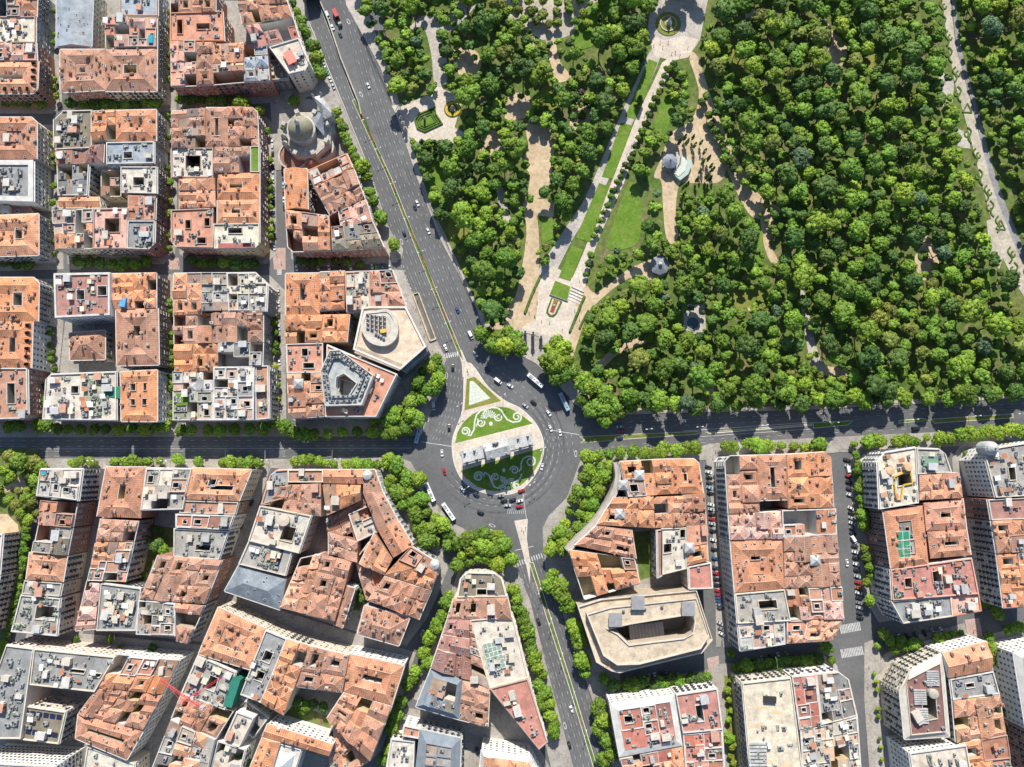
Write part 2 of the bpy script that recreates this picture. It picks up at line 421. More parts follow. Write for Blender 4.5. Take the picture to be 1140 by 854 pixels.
    def ring(s, r, z0, z1, w, bucket='tile', tint=1.0, sides='NESW'):
        a0, b0, a1, b1 = r
        l = w if 'W' in sides else 0; rr = w if 'E' in sides else 0; t = w if 'N' in sides else 0; bt = w if 'S' in sides else 0
        i = (a0+l, b0+t, a1-rr, b1-bt)
        if bucket == 'tile' and len(sides) == 4 and z1 > z0:
            s.ridge((i[0], i[1], z1), (i[2], i[1], z1), (i[2], i[3], z1), (i[0], i[3], z1), (i[0], i[1], z1))
            for u_, v_, u2, v2 in ((a0, b0, i[0], i[1]), (a1, b0, i[2], i[1]), (a1, b1, i[2], i[3]), (a0, b1, i[0], i[3])): s.ridge((u_, v_, z0), (u2, v2, z1))
        if t: s.top([(a0, b0, z0), (a1, b0, z0), (i[2], i[1], z1), (i[0], i[1], z1)], bucket, tint)
        if bt: s.top([(a1, b1, z0), (a0, b1, z0), (i[0], i[3], z1), (i[2], i[3], z1)], bucket, tint)
        if l: s.top([(a0, b1, z0), (a0, b0, z0), (i[0], i[1], z1), (i[0], i[3], z1)], bucket, tint)
        if rr: s.top([(a1, b0, z0), (a1, b1, z0), (i[2], i[3], z1), (i[2], i[1], z1)], bucket, tint)
        return i
    def well(s, r): s.top([(r[0], r[1], s.zlow), (r[2], r[1], s.zlow), (r[2], r[3], s.zlow), (r[0], r[3], s.zlow)], 'well', .8, False)
    def wellring(s, r, z, tint=1.0):
        w, h = r[2]-r[0], r[3]-r[1]; m = min(w, h)
        if m < 8: return s.hip(r, z, tint=tint)
        k = m * s.rng.uniform(.17, .21)
        i = s.ring(r, z, z + k*.42, k, tint=tint); i = s.ring(i, z + k*.42, z + .3, k*.75, tint=tint)
        s.core(i, z, tint)
    def core(s, r, z, tint):
        w, h = r[2]-r[0], r[3]-r[1]
        x = s.rng.random()
        if max(w, h) > 9 and min(w, h) > 3:
            f = s.rng.uniform(.35, .6)
            if w > h: m = r[0] + w*f; A, C = (r[0], r[1], m, r[3]), (m, r[1], r[2], r[3])
            else: m = r[1] + h*f; A, C = (r[0], r[1], r[2], m), (r[0], m, r[2], r[3])
            if x < .5: A, C = C, A
            s.well(A)
            if x < .35: s.terrace(C, z - s.rng.uniform(0, 2.5))
            elif x < .8: s.hip(C, z, tint=tint)
            else: s.flat(C, z - 1)
        else: s.well(r)
    def patch(s, r, z, pt, tint=1.0, big=12.5, jit=1.6):
        w, h = r[2]-r[0], r[3]-r[1]; g = s.rng
        if max(w, h) > big or (max(w, h) > big * .75 and max(w, h) > 1.8 * min(w, h)):
            f = g.uniform(.36, .64)
            if w > h: m = r[0] + w*f; A, C = (r[0], r[1], m, r[3]), (m, r[1], r[2], r[3])
            else: m = r[1] + h*f; A, C = (r[0], r[1], r[2], m), (r[0], m, r[2], r[3])
            s.patch(A, z, pt, tint, big, jit); s.patch(C, z, pt, tint, big, jit); return
        zz = z + g.uniform(0, jit); t = tint * g.uniform(.80, 1.16); s.hue = g.choice(((1, 1, 1), (1, 1, 1), (.90, .97, 1.03), (1.04, 1.06, 1.12), (.84, .90, .98), (1.03, .95, .88), (1.08, 1.1, 1.12))); s.dhue = g.choice(((1, 1, 1), (1, 1, 1), (.78, .78, .8), (1.1, .88, .76), (.6, .6, .62), (.95, .68, .58), (.85, .8, .7)))
        if g.random() < pt:
            x = g.random()
            if x < .30: s.gable(r, zz, axis=(None if g.random() < .7 else g.randrange(2)), tint=t)
            elif x < .5: s.hip(r, zz, tint=t)
            elif x < .88: s.wellring(r, zz, t)
            elif min(w, h) < 8: s.well(r)
            else: s.wellring(r, zz, t)
        else:
            x = g.random()
            if x < .14 and min(w, h) < 9: s.well(r)
            elif x < .5 and min(w, h) > 6:
                r2 = s.parapet(r, zz, .4, .8); a = g.uniform(.25, .4)
                cx, cy = r2[0] + (r2[2]-r2[0])*g.uniform(.3, .7), r2[1] + (r2[3]-r2[1])*g.uniform(.3, .7)
                s.holed(r2, zz, [(cx - w*a*.5, cy - h*a*.5, cx + w*a*.5, cy + h*a*.5)], t)
            elif x < .78: s.flat(r, zz, 'deck', t)
            else: s.terrace(r, zz, t)
    def holed(s, r, z, wells, tint=1.0, bucket='deck', lip=True):
        """flat cell with rectangular light wells cut through it"""
        xs = sorted({r[0], r[2]} | {min(max(w[k], r[0]), r[2]) for w in wells for k in (0, 2)})
        ys = sorted({r[1], r[3]} | {min(max(w[k], r[1]), r[3]) for w in wells for k in (1, 3)})
        for i in range(len(xs)-1):
            for j in range(len(ys)-1):
                if xs[i+1]-xs[i] < .01 or ys[j+1]-ys[j] < .01: continue
                cx, cy = (xs[i]+xs[i+1])/2, (ys[j]+ys[j+1])/2
                c = (xs[i], ys[j], xs[i+1], ys[j+1])
                if any(w[0] < cx < w[2] and w[1] < cy < w[3] for w in wells): s.well(c)
                else: s.flat(c, z, bucket, tint)
        if lip:
            for w in wells:
                t = .35
                for q in ((w[0]-t, w[1]-t, w[2]+t, w[1]), (w[0]-t, w[3], w[2]+t, w[3]+t), (w[0]-t, w[1], w[0], w[3]), (w[2], w[1], w[2]+t, w[3])):
                    s.top([(q[0], q[1], z+.7), (q[2], q[1], z+.7), (q[2], q[3], z+.7), (q[0], q[3], z+.7)], 'parapet', 1, True, 'parapet')

def far_inside(p, fps, own):
    return any(i != own and inside(p, f) for i, f in fps)

def build_all():
    roofs = []
    for i, d in enumerate(BLD):
        rng = random.Random(1000 + i * 7)
        roofs.append(Roof(d['q'], d['h'], d['kw'].get('cut'), rng, d['kw'].get('zlow')))
    fps = [(i, inward(r.out)) for i, r in enumerate(roofs)]
    for i, d in enumerate(BLD):
        r = roofs[i]; g = r.rng; kw = d['kw']; h = d['h']; W, H = r.W, r.H; full = (0, 0, W, H); st = d['style']
        cx = sum(p[0] for p in r.out) / len(r.out); cy = sum(p[1] for p in r.out) / len(r.out)
        if d['roof'] == RC['O']: d['roof'] = g.choice(((.56, .25, .125), (.54, .24, .125), (.50, .235, .135), (.44, .22, .14), (.53, .27, .165), (.57, .28, .16)))
        root = thing(d['name'], d['label'], kw.get('cat', 'building'), (cx, cy, 0))
        if kw.get('group'): root['group'] = kw['group']
        if st == 'ring':
            w = min(kw.get('w', 5.5), min(W, H) * .24); rise = w * .4
            in1 = r.ring(full, h, h + rise, w); in2 = r.ring(in1, h + rise, h + .5, w * .8)
            if kw.get('wells'):
                ws = [(a*W - c*W/2, b*H - e*H/2, a*W + c*W/2, b*H + e*H/2) for a, b, c, e in kw['wells']]
                r.holed(in2, h + .3, ws, 1.0, kw.get('inb', 'deck'))
            elif min(in2[2]-in2[0], in2[3]-in2[1]) > 8: r.patch(in2, h - .5, kw.get('pt', .55), big=11)
            else: r.core(in2, h, 1)
        elif st == 'patch': r.patch(full, h, kw.get('pt', .8), big=kw.get('big', 12.5) * .9, jit=kw.get('jit', 1.6))
        elif st == 'flat':
            f2 = r.parapet(full, h, kw.get('pw', .6), .9)
            ws = [(a*W - c*W/2, b*H - e*H/2, a*W + c*W/2, b*H + e*H/2) for a, b, c, e in kw.get('wells', [])]
            if ws: r.holed(f2, h, ws, 1.0)
            elif kw.get('big'): r.patch(f2, h, kw.get('pt', 0), big=kw['big'], jit=kw.get('jit', 1.0))
            else: r.flat(f2, h)
        elif st == 'mans':
            w = kw.get('w', 2.4); rise = kw.get('rise', 3.0)
            in1 = r.ring(full, h, h + rise, w, 'parapet')
            if kw.get('wells'):
                in1 = r.parapet(in1, h + rise - .4, .5, .5)
                ws = [(a*W - c*W/2, b*H - e*H/2, a*W + c*W/2, b*H + e*H/2) for a, b, c, e in kw['wells']]
                r.holed(in1, h + rise - .4, ws)
            else: r.patch(in1, h + rise - .4, kw.get('pt', .2), big=kw.get('big', 14), jit=.6)
        elif st == 'gable': r.gable(full, h, kw.get('rise'), kw.get('axis'))
        elif st == 'hip': r.hip(full, h, kw.get('rise'))
        # facade walls
        wb = MB(); o = inward(r.out); k = len(o)
        o = [(x - cx, y - cy) for x, y in o]
        for a in range(k):
            c = (a + 1) % k; wb.poly([(*o[a], 0), (*o[c], 0), (*o[c], h), (*o[a], h)])
        wb.obj('wall', M['wall'], root, None, d['wall'])
        off = lambda b_: [setattr(b_, 'v', [(x - cx, y - cy, z) for x, y, z in b_.v])]
        names = dict(tile='roof', deck='terrace', parapet='parapet', well='light_well')
        cols = dict(tile=kw.get('tilec', d['roof']), deck=RC[kw['deck']] if 'deck' in kw else (d['roof'] if st in ('flat',) else tuple(.55*c + .45*e for c, e in zip(RC[g.choice('LGPXT')], d['roof']))),
                    parapet=RC[kw['par']] if 'par' in kw else g.choice(((.50, .47, .42), (.44, .41, .36), (.55, .53, .5), (.42, .29, .23))), well=RC[kw['wellc']] if 'wellc' in kw else g.choice(((.5, .4, .24), (.5, .47, .42), (.42, .34, .26), (.55, .52, .47))))
        ms = dict(tile=M['tile'], deck=M['deck'], parapet=M['parapet'], well=M['wall'])
        if st in ('gable', 'hip') and 'metal' in kw: ms['tile'] = M['deck']
        po = {}
        for bk in ('tile', 'deck', 'parapet', 'well'):
            if r.b[bk].f:
                off(r.b[bk]); po[bk] = r.b[bk].obj(names[bk], ms[bk], root, None, cols[bk], tint=bk in ('tile', 'deck'))
        if r.ridges and 'metal' not in kw:
            rb = MB()
            for A, C in r.ridges:
                if any((Vector(q_[:2]) - p1).dot(n_) > 0 for p1, n_ in r.planes for q_ in (A, C)): continue
                d_ = Vector((C[0]-A[0], C[1]-A[1]));
                if d_.length < .6: continue
                nn = Vector((-d_.y, d_.x)).normalized() * .17
                q0 = [(A[0]-cx+nn.x, A[1]-cy+nn.y, A[2]-.06), (A[0]-cx-nn.x, A[1]-cy-nn.y, A[2]-.06), (C[0]-cx-nn.x, C[1]-cy-nn.y, C[2]-.06), (C[0]-cx+nn.x, C[1]-cy+nn.y, C[2]-.06)]
                m0, m1 = (A[0]-cx, A[1]-cy, A[2]+.13), (C[0]-cx, C[1]-cy, C[2]+.13)
                rb.poly([q0[0], m0, m1, q0[3]]); rb.poly([m0, q0[1], q0[2], m1])
            cc = d['roof']; k2 = g.uniform(.85, 1.2); rb.obj('ridge_tiles', M['parapet'], po.get('tile', root), None, tuple(min(.62, (.75*v_ + .12)*k2) for v_ in cc))
        # facades towards open air: cornice and windows
        cb = MB(); wins = []
        for a in range(k):
            A = Vector(o[a]); C = Vector(o[(a+1) % k]); dd = C - A; L = dd.length
            if L < 2: continue
            n = Vector((dd.y, -dd.x)) / L; mid = (A + C) / 2 + Vector((cx, cy))
            blocked = sum(far_inside(tuple(A + dd*t + n*2.2 + Vector((cx, cy))), fps, i) for t in (.2, .5, .8)) >= 2
            if blocked: continue
            u = dd / L
            p = [A - u*.0, C + u*.0]
            cb.prism([tuple(A + n*.02), tuple(C + n*.02), tuple(C + n*.5), tuple(A + n*.5)], h - .55, h - .06, 0, True)
            if (Vector((0, 0)) - mid).dot(n) < 12: continue
            nf = max(1, int((h - 2.2) / 3.4)); nw = max(1, int((L - 1) / kw.get('bay', 3.1)))
            ang = math.atan2(n.y, n.x) - math.pi/2
            vis = (Vector((0, 0)) - mid).normalized().dot(n)
            for f_ in range(nf):
                z = h - 2.9 - 3.4 * f_
                for w_ in range(nw):
                    q = A + u * (L * (w_ + .5) / nw)
                    wins.append((vis, q.x + n.x*.02, q.y + n.y*.02, z, ang, f_))
        if cb.f: cb.obj('cornice', M['parapet'], root, None, kw.get('corn', (.56, .53, .48)))
        wins.sort(key=lambda t: (-t[0], t[5]))
        bal = kw.get('bal', g.random() < .45)
        for v_, x, y, z, ang, f_ in wins[:100]:
            w = link('window', PART['balcony' if bal and z > 5 and g.random() < .8 else 'blind' if g.random() < .45 else 'window'], root, (x, y, z)); w.rotation_euler = (0, 0, ang)
        if len(wins) > 100:
            mb = MB()
            for v_, x, y, z, ang, f_ in wins[100:]:
                c, s_ = math.cos(ang), math.sin(ang)
                mb.poly([(x + px*c - .08*s_, y + px*s_ + .08*c, z + pz) for px, pz in ((-.6, .1), (.6, .1), (.6, 1.85), (-.6, 1.85))][::-1])
            mb.obj('upper_glazing', M['window'], root)['kind'] = 'stuff'
        # roof clutter
        amt = kw.get('clutter', 1.0); area = W * H
        tl = [t for t in r.tops if t[0] == 'tile' and t[2] > 3]; dk = [t for t in r.tops if t[0] == 'deck' and t[2] > 5]
        def spot(lst, margin=.25):
            tot = sum(t[2] for t in lst); x = g.random() * tot
            for t in lst:
                x -= t[2]
                if x <= 0: break
            p = t[1]; c0 = [sum(v[m] for v in p) / len(p) for m in range(3)]
            j = g.randrange(len(p)); q, q2 = p[j], p[(j+1) % len(p)]; s1, s2 = g.random()**.5 * (1-margin), g.random()
            return tuple(c0[m] + s1 * (q[m] + (q2[m]-q[m])*s2 - c0[m]) for m in range(3)), t
        ang0 = math.atan2(d['q'][1][1] - d['q'][0][1], d['q'][1][0] - d['q'][0][0])
        def put(kind, lst, n, col=None, sc_=(.8, 1.2), rots=(0, 1), bz=0.0):
            for _ in range(n):
                (x, y, z), t = spot(lst)
                e = link(kind, PART[kind], po.get(t[0], root), (x - cx, y - cy, z + bz), col(g) if col else (.55, .54, .52))
                e.rotation_euler = (0, 0, ang0 + g.choice(rots) * math.pi/2); q = g.uniform(*sc_); e.scale = (q * g.uniform(.85, 1.15), q * g.uniform(.85, 1.15), q)
        a_t = sum(t[2] for t in tl); a_d = sum(t[2] for t in dk)
        if tl and 'metal' not in kw:
            put('chimney', tl, int(amt * (2 + a_t / 42)), lambda g: g.choice(((.42, .2, .13), (.40, .24, .17), (.5, .46, .4), (.36, .22, .16), (.3, .2, .15))), (.7, 1.25))
            put('skylight', tl, int(amt * a_t / 60 * g.choice((0, 1, 1, 2))), None, (.8, 1.3))
            put('antenna', tl, g.randint(0, 1))
        elif tl: put('skylight', tl, int(a_t / 60), None, (.9, 1.4))
        if dk:
            put('air_conditioner', dk, int(amt * (1 + a_d / 48)), None, (.7, 1.5)); put('vent_pipe', dk, int(amt * a_d / 70), None, (.8, 1.4))
            big = [t for t in dk if t[2] > 45]
            if big: put('stair_head', big, int(amt * (1 + sum(t[2] for t in big) / 260)), lambda g: g.choice(((.5, .48, .44), (.45, .41, .35), (.46, .27, .2), (.42, .42, .42), (.36, .35, .34), (.5, .45, .38))), (.7, 1.3))
            put('awning', dk, int(amt * a_d / 170 * g.choice((0, 1, 2))), lambda g: g.choice(((.72, .71, .68), (.6, .55, .42), (.45, .2, .12))), (.7, 1.2))
            put('planter', dk, int(amt * a_d / 110 * kw.get('green', g.choice((0, 1, 1)))), None, (1.3, 2.4))
        if kw.get('dormers'):
            w = kw.get('w', 5.5) * .45
            for a in range(k):
                A = Vector(o[a]); C = Vector(o[(a+1) % k]); dd = C - A; L = dd.length
                if L < 8: continue
                n = Vector((-dd.y, dd.x)) / L; mid = (A + C)/2 + Vector((cx, cy))
                if far_inside(tuple(mid - n*2.2), fps, i): continue
                for w_ in range(int(L / 4.2)):
                    q = A + dd * ((w_ + .5) / int(L / 4.2)) + n * 1.9
                    e = link('dormer', PART['dormer'], po.get('tile', root), (q.x, q.y, h + .7), d['roof']); e.rotation_euler = (0, 0, math.atan2(-n.y, -n.x) - math.pi/2)
        for it in kw.get('extra', []):
            kind, u, v, z, a, sc_, col = it
            x, y = r.mp(u * W, v * H)
            e = link(kind, PART[kind], root, (x - cx, y - cy, z), col); e.rotation_euler = (0, 0, ang0 + a); e.scale = sc_
        d['root'] = root; d['roofo'] = r; d['c'] = (cx, cy)
    return fps
# ------------------------------------------------------------------ the buildings, block by block
# west strip
k = 'a0'
B(k, "-30,-14 42,-14 41,19 -30,19", 18, 'patch', 'O', 'g', "orange roofed flats with a cluttered terrace just above the pale beige flat roof", pt=.5)
B(k, "-30,19 40,19 40,48 -30,48", 18, 'flat', 'C', 'g', "pale beige flat roof with grey machinery facing the long zinc roof", clutter=1.6, deck='C')
B(k, "-30,48 40.5,48 41.5,68 -30,68", 18, 'patch', 'P', 'r', "narrow pink terraced block next to the pale beige flat roof", pt=.25, deck='P', big=9)
B(k, "-30,68 43,68 41.5,104 -30,104", 18, 'ring', 'O', 'r', "corner block with a row of orange dormers and pale chamfered corner", cut={2: 3.2}, dormers=1, pt=.2)
k = 'a1'
B(k, "-30,130.5 41,130.5 41,177 -30,177", 18, 'ring', 'O', 'c', "orange tile ring round a white roof terrace, corner cut towards the grey octagon roof", cut={1: 3.5}, w=5, pt=.3)
B(k, "-30,179 38,178.5 38,225 -30,223", 17, 'flat', 'G', 'w', "modern white block with a grey roof and wide white parapets", par='W', pw=3.2, corn=(.7, .69, .67), bal=False, bay=2.2, deck='G', clutter=2)
B(k, "-30,224 30,224 40,240 -30,240", 9, 'flat', 'M', 'r', "low maroon block sunk between the modern white block and an orange ring roof", deck='M')
B(k, "-30,241 43,238 43,284 -30,286", 18, 'ring', 'O', 'g', "orange tile ring with an ochre courtyard, below the modern white block", wells=[(.72, .45, .12, .3)], inb='tile', wellc='C')
k = 'a2'
B(k, "-30,309 43.5,309 42.5,358 -30,358", 18, 'ring', 'O', 'g', "orange ring roof with ochre light well, corner cut, facing the maroon flat roof", cut={1: 3.5}, wells=[(.7, .5, .14, .3)], inb='tile')
B(k, "-30,358 36.5,358 35,410 -30,410", 18, 'ring', 'O', 'w', "orange roof with pointed dormers along its white street front", dormers=1, wells=[(.7, .5, .13, .4)], inb='tile')
B(k, "-30,410 31,410 32,466 -30,467", 18, 'flat', 'B', 'r', "brown flat roof with white parapets and a white light well on the avenue corner", par='W', wells=[(.7, .5, .14, .4)], cut={2: 3})
# second strip
k = 'b0'
B(k, "63,-14 104,-14 102,52 62.5,52", 16, 'gable', 'Z', 'c', "long grey zinc gabled hall roof studded with small vents", name='market_hall', axis=1, rise=3, metal=1, tilec=(.29, .32, .35), corn=(.45, .48, .5))
B(k, "134,-14 176,-14 176,18 134,18", 17, 'flat', 'Z', 'w', "grey metal roofed block beside the pink terrace with a pool", deck='Z')
B(k, "118,20 175,20 175,53 118,53", 18, 'patch', 'P', 'c', "pink roof terraces with a small turquoise pool, facing the shaded side street", pt=.12, deck='P', big=12)
B(k, "67,55 117,55 117,100 67,103", 18, 'ring', 'B', 'r', "brown tiled block with paired hips below the long zinc hall", cut={3: 2.5}, pt=.9)
B(k, "117,55 175,53 174.5,101.5 117,101.5", 18, 'ring', 'B', 'c', "brown tiled corner ring round a sunken pink terrace, below the pink roof with the pool", wells=[(.5, .5, .25, .2)], deck='P', w=6.5)
k = 'b1'
B(k, "60,124 103,123 103,165 60,167", 18, 'flat', 'D', 'c', "dark grey flat roof with two cut corners and long shadows of vents", cut={0: 6, 3: 2}, deck='D', clutter=2.2)
B(k, "103,124 129,123 129,155 103,157", 18, 'patch', 'O', 'c', "small orange roof with one hip between the dark octagon roof and a larger orange ring", pt=1)
B(k, "129,123 174,122 174,157 129,157", 18, 'ring', 'O', 'c', "orange ring roof with one red light well, corner of the shaded tree street", wells=[(.35, .5, .18, .35)], inb='tile', w=6)
B(k, "119,159 172,158 172,182 119,183", 18, 'flat', 'G', 'w', "grey flat roof with a white lift house below the orange ring with a red well", deck='Z', wells=[(.45, .6, .18, .3)], par='W')
B(k, "64,168 116,160 115,181 64,184", 17, 'patch', 'M', 'w', "narrow maroon roof below the dark octagon roof", pt=.5)
B(k, "64,184 100,182 98,218 65,218", 16, 'flat', 'L', 'c', "white and grey stepped terraces along the side street below the narrow maroon roof", big=9, deck='G')
B(k, "113,190 134,190 134,218 113,218", 12, 'patch', 'M', 'c', "sunken maroon roof crossed by white beams in the middle of a courtyard", pt=.3, big=9)
B(k, "135,186 175,186 175,216 135,215", 18, 'flat', 'L', 'r', "beige block whose tall light well holds a yellow patch", wells=[(.5, .55, .3, .3)], deck='L')
B(k, "66,219 110,219 112,231 66,231", 16, 'gable', 'O', 'c', "thin orange lean roof over a deep yellow courtyard", axis=0)
B(k, "143,218 174,217 173,245 143,245", 17, 'flat', 'P', 'r', "pinkish terraces with pergolas and green plants on the side street", big=8, deck='T', green=2)
B(k, "60,235 105,233 103,276 62,278", 18, 'patch', 'O', 'c', "pale orange roof with a white terrace and wooden deck on the street corner", pt=.45, big=11)
B(k, "105,233 143,232 142,277 104,277", 18, 'flat', 'P', 'c', "pink flat roof around a yellow light well", wells=[(.55, .42, .42, .34)], deck='P', wellc='C')
B(k, "143,246 173,246 172,278 142,277", 18, 'flat', 'G', 'r', "grey corner roof with cut corner and dark vents next to the pink flat roof", cut={2: 4.5}, deck='G', clutter=2)
k = 'b2'
B(k, "60.5,305 123,304 123,351 62,354", 21, 'flat', 'M', 'w', "maroon flat roof with broad white parapets and two light wells", par='W', pw=1.1, wells=[(.47, .5, .14, .22), (.86, .42, .16, .22)], deck='M')
B(k, "123,305 174,304 174,343 128,345", 18, 'patch', 'O', 'b', "orange roof with a bright blue tarpaulin beside the maroon flat roof", pt=1)
B(k, "129,344 176,343 177,406 130,407", 18, 'ring', 'B', 'b', "long brown tiled roof of several hips next to the free standing villa", pt=1, w=6)
B(k, "77,371 117,368 117,400 78,401", 12, 'hip', 'B', 'c', "free standing palace villa with a brown star shaped hip roof", name='villa', rise=4)
B(k, "52,417 130,414 130,468 48,467", 18, 'flat', 'X', 'g', "wide pale grey roof, one half greenish gravel, along the tree lined avenue", deck='L', par='W', wells=[(.42, .35, .1, .15)], clutter=1.8, cut={0: 3})
B(k, "134,414 175,412 175,469 135,469", 18, 'ring', 'O', 'w', "orange roof with two round wells and a central mansard beside the wide pale grey roof", wells=[(.35, .32, .15, .14), (.72, .32, .15, .14), (.32, .62, .18, .12), (.7, .62, .18, .12)], inb='tile', w=3.5)
# third strip
k = 'c0'
B(k, "190,-14 240,-14 240,14 190,15", 19, 'patch', 'O', 'r', "orange roof with a grey dormer just above the large pink flat roof", pt=.8)
B(k, "190,15 248,13 250,46 190,46", 19, 'flat', 'T', 'r', "large plain pink flat roof with a small white patio", wells=[(.18, .5, .1, .5), (.62, .5, .25, .2)], deck='T', par='O')
B(k, "190,47 219,47 219,95 191,96", 19, 'patch', 'P', 'r', "pink and white stacked terraces below the large pink flat roof", pt=.15, deck='P', big=9)
B(k, "219,48 238,48 238,94 219,95", 19, 'patch', 'B', 'r', "narrow brown tiled roof strip next to pink and white stacked terraces", pt=1)
B(k, "238,50 272,48 272,91 238,94", 19, 'patch', 'O', 'r', "orange stepped roof with a greenish patio beside the narrow brown strip", pt=.75, big=10)
B(k, "272,54 298,52 301,90 272,91", 19, 'patch', 'Z', 'r', "zinc and glass roof, pale blue grey, in the row facing the church street", pt=.3, deck='Z', big=11)
B(k, "262,-14 314,-14 326,20 270,27", 21, 'patch', 'O', 'c', "orange roofs beside the tunnel avenue at the photo's top edge", pt=1)
B(k, "274,30 326,20 333,42 286,53", 21, 'patch', 'R', 'w', "raspberry red roofs stepping down to the tunnel avenue", pt=.4, deck='R', big=12)
B(k, "300,53 333,43 347,77 322,83", 22, 'flat', 'C', 'p', "pale terrace building with a rounded end and red striped facade, opposite the church tower", cut={2: 5}, deck='L', par='W', bal=False, extra=[('stair_head', .42, .55, 22, .15, (1.3, 2.6, 1), (.62, .22, .17))])
B(k, "298,68 320,66 322,88 300,90", 13, 'flat', 'D', 'd', "low dark recessed block beside the building with the red striped facade", deck='D')
k = 'c1'
B(k, "191.5,124 229,121 229,164 191.5,165", 19, 'patch', 'B', 'r', "brown tiled roof with a white corner patio, on the corner nearest the grey octagon roof", pt=.75)
B(k, "229,120 254,120 254,163.5 229,164", 19, 'ring', 'B', 'r', "tiled roof with a long dark courtyard, edged in pale lilac walls", wells=[(.5, .5, .4, .45)], wellc='L', w=4)
B(k, "254,120 286,120 288,163 254,163.5", 19, 'patch', 'O', 'r', "orange gabled roofs with a cut corner facing the domed church", pt=1, cut={1: 3})
B(k, "191,165 238,165 238,198 191,198", 18, 'flat', 'L', 'g', "beige flat roof crowded with machinery round a well of yellow scaffolding", wells=[(.52, .48, .34, .42)], deck='L', clutter=2)
B(k, "238,164 279,163.5 279,192 240,193", 19, 'patch', 'B', 'r', "brown roof of crossed gables beside a narrow green roof lawn", pt=1)
B(k, "279,163.5 289,163 289,192 279,192", 19, 'flat', 'Y', 'r', "narrow roof lawn, a green strip along the parked car street", deck='Y', clutter=0, pw=.5)
B(k, "200,200 240,199 241,231 200,232", 18, 'patch', 'O', 'r', "two orange gables on either side of an ochre light well", pt=1, big=12)
B(k, "242,193.5 289,192 289,222 242,222", 19, 'ring', 'O', 'r', "orange ring roof with small glazed patio and two long ridges", wells=[(.45, .5, .3, .3)], inb='tile')
B(k, "242,222.5 289,222 289,249 242,249", 19, 'ring', 'O', 'r', "darker orange ring roof with one yellow well above the beige corner terrace", wells=[(.45, .55, .2, .25)], inb='tile', wellc='C')
B(k, "191,234 238,232 238,276 191,275", 19, 'flat', 'T', 'r', "terracotta flat roof with brown pitched core and square wells", wells=[(.4, .4, .12, .22), (.85, .35, .12, .2), (.72, .82, .2, .15)], deck='T', cut={3: 3.5})
B(k, "238,249.5 289,249 289,277 239,277", 19, 'flat', 'C', 'o', "sandy corner roof with a maroon recess and chamfered corner", wells=[(.47, .28, .3, .22)], deck='C', cut={2: 4}, par='L', extra=[('stair_head', .5, .9, 19, 0, (5, .9, .5), (.35, .12, .1))])
k = 'c2'
B(k, "193.5,304.5 225,304 225,350 193.5,351", 19, 'patch', 'O', 'r', "orange roof round a pink patio on the corner facing the villa street", pt=.85)
B(k, "225,304 253,304 255,346 225,346", 20, 'patch', 'W', 'g', "white boxed roof with dark blue solar squares behind an orange front slope", pt=.15, deck='X', big=11, par='W')
B(k, "253,304 299,303.5 297,347 255,347", 20, 'flat', 'W', 'g', "white corner building full of white machinery with cut corner towards the avenue street", cut={1: 8}, deck='C', par='W', big=12, clutter=1.6)
B(k, "194,351 248,348 248,382 194,383", 19, 'patch', 'B', 'r', "weathered tan hip roofs below the orange roof with the pink patio", pt=1)
B(k, "248,347 293,346.5 293,381 248,381.5", 19, 'patch', 'B', 'g', "brown double gable with a small pyramid dormer below the white machinery corner", pt=1)
B(k, "194.5,383.5 243,382 243,413 195,413.5", 19, 'patch', 'O', 'r', "orange brown roofs with many aerials above the white jumbled terraces", pt=1)
B(k, "243,382 293,381.5 292,407 243,408", 19, 'patch', 'G', 'g', "grey flat roof with a bright pink terrace, middle of the block", pt=.1, big=11, deck='X')
B(k, "194,414 238,413.5 238,435 194,435.5", 19, 'patch', 'W', 'w', "white jumbled terraces just above the roof garden with lawn", pt=.1, big=8, deck='W')
B(k, "193,436 238,435 238,468 193,468", 19, 'flat', 'W', 'w', "roof garden with a green lawn square and white deck on the avenue corner", deck='Y', big=10, green=2)
B(k, "238,408.5 284,408 283,467.5 238,468", 20, 'flat', 'W', 'w', "large white stepped penthouse terraces over the tree lined avenue", deck='W', par='W', big=10, clutter=1.6, green=1)
B(k, "285,407.5 299,407 300,466 285,467.5", 19, 'flat', 'L', 'w', "narrow planted terrace strip with a white street edge beside the stepped penthouse", deck='B', green=3, par='W')
# fourth strip
k = 'd1'
B(k, "316.5,188 342,188 343,233 318,233", 19, 'gable', 'O', 'r', "plain orange gable with rows of small skylights behind the domed church", axis=1)
B(k, "318,234 367,241 368.5,279 321,280", 19, 'patch', 'O', 'r', "orange roofs with a white corner terrace on the parked car street", pt=.95, cut={3: 3})
B(k, "343,190 386,171 393,187 350,208", 20, 'flat', 'W', 'r', "white patio roof with orange rims touching the church garden", deck='W', par='O', big=9)
B(k, "350,209 394,189 406,221 368,240", 20, 'patch', 'B', 'r', "purple brown tiled roof with a grey round dormer facing the avenue", pt=.95)
B(k, "377,236 407,222 414,246 380,252", 20, 'patch', 'P', 'r', "salmon pink roof terraces on the avenue above the dark olive roof", pt=.3, deck='P', big=10)
B(k, "369,253 415,247 427,275 370,279", 20, 'patch', 'D', 'r', "dark olive grey roof with an orange terrace and red facade at the corner", pt=.7)
k = 'd2'
B(k, "318,304.5 356,304 356,350 318,350.5", 20, 'ring', 'O', 'b', "tan ring roof with a long light well, corner nearest the parked car street", wells=[(.5, .5, .3, .5)], inb='tile', w=5)
B(k, "356,303 384,302 384,344 356,346", 20, 'patch', 'O', 'r', "single orange gable with a deep yellow well and grey lift house", pt=.8, big=13)
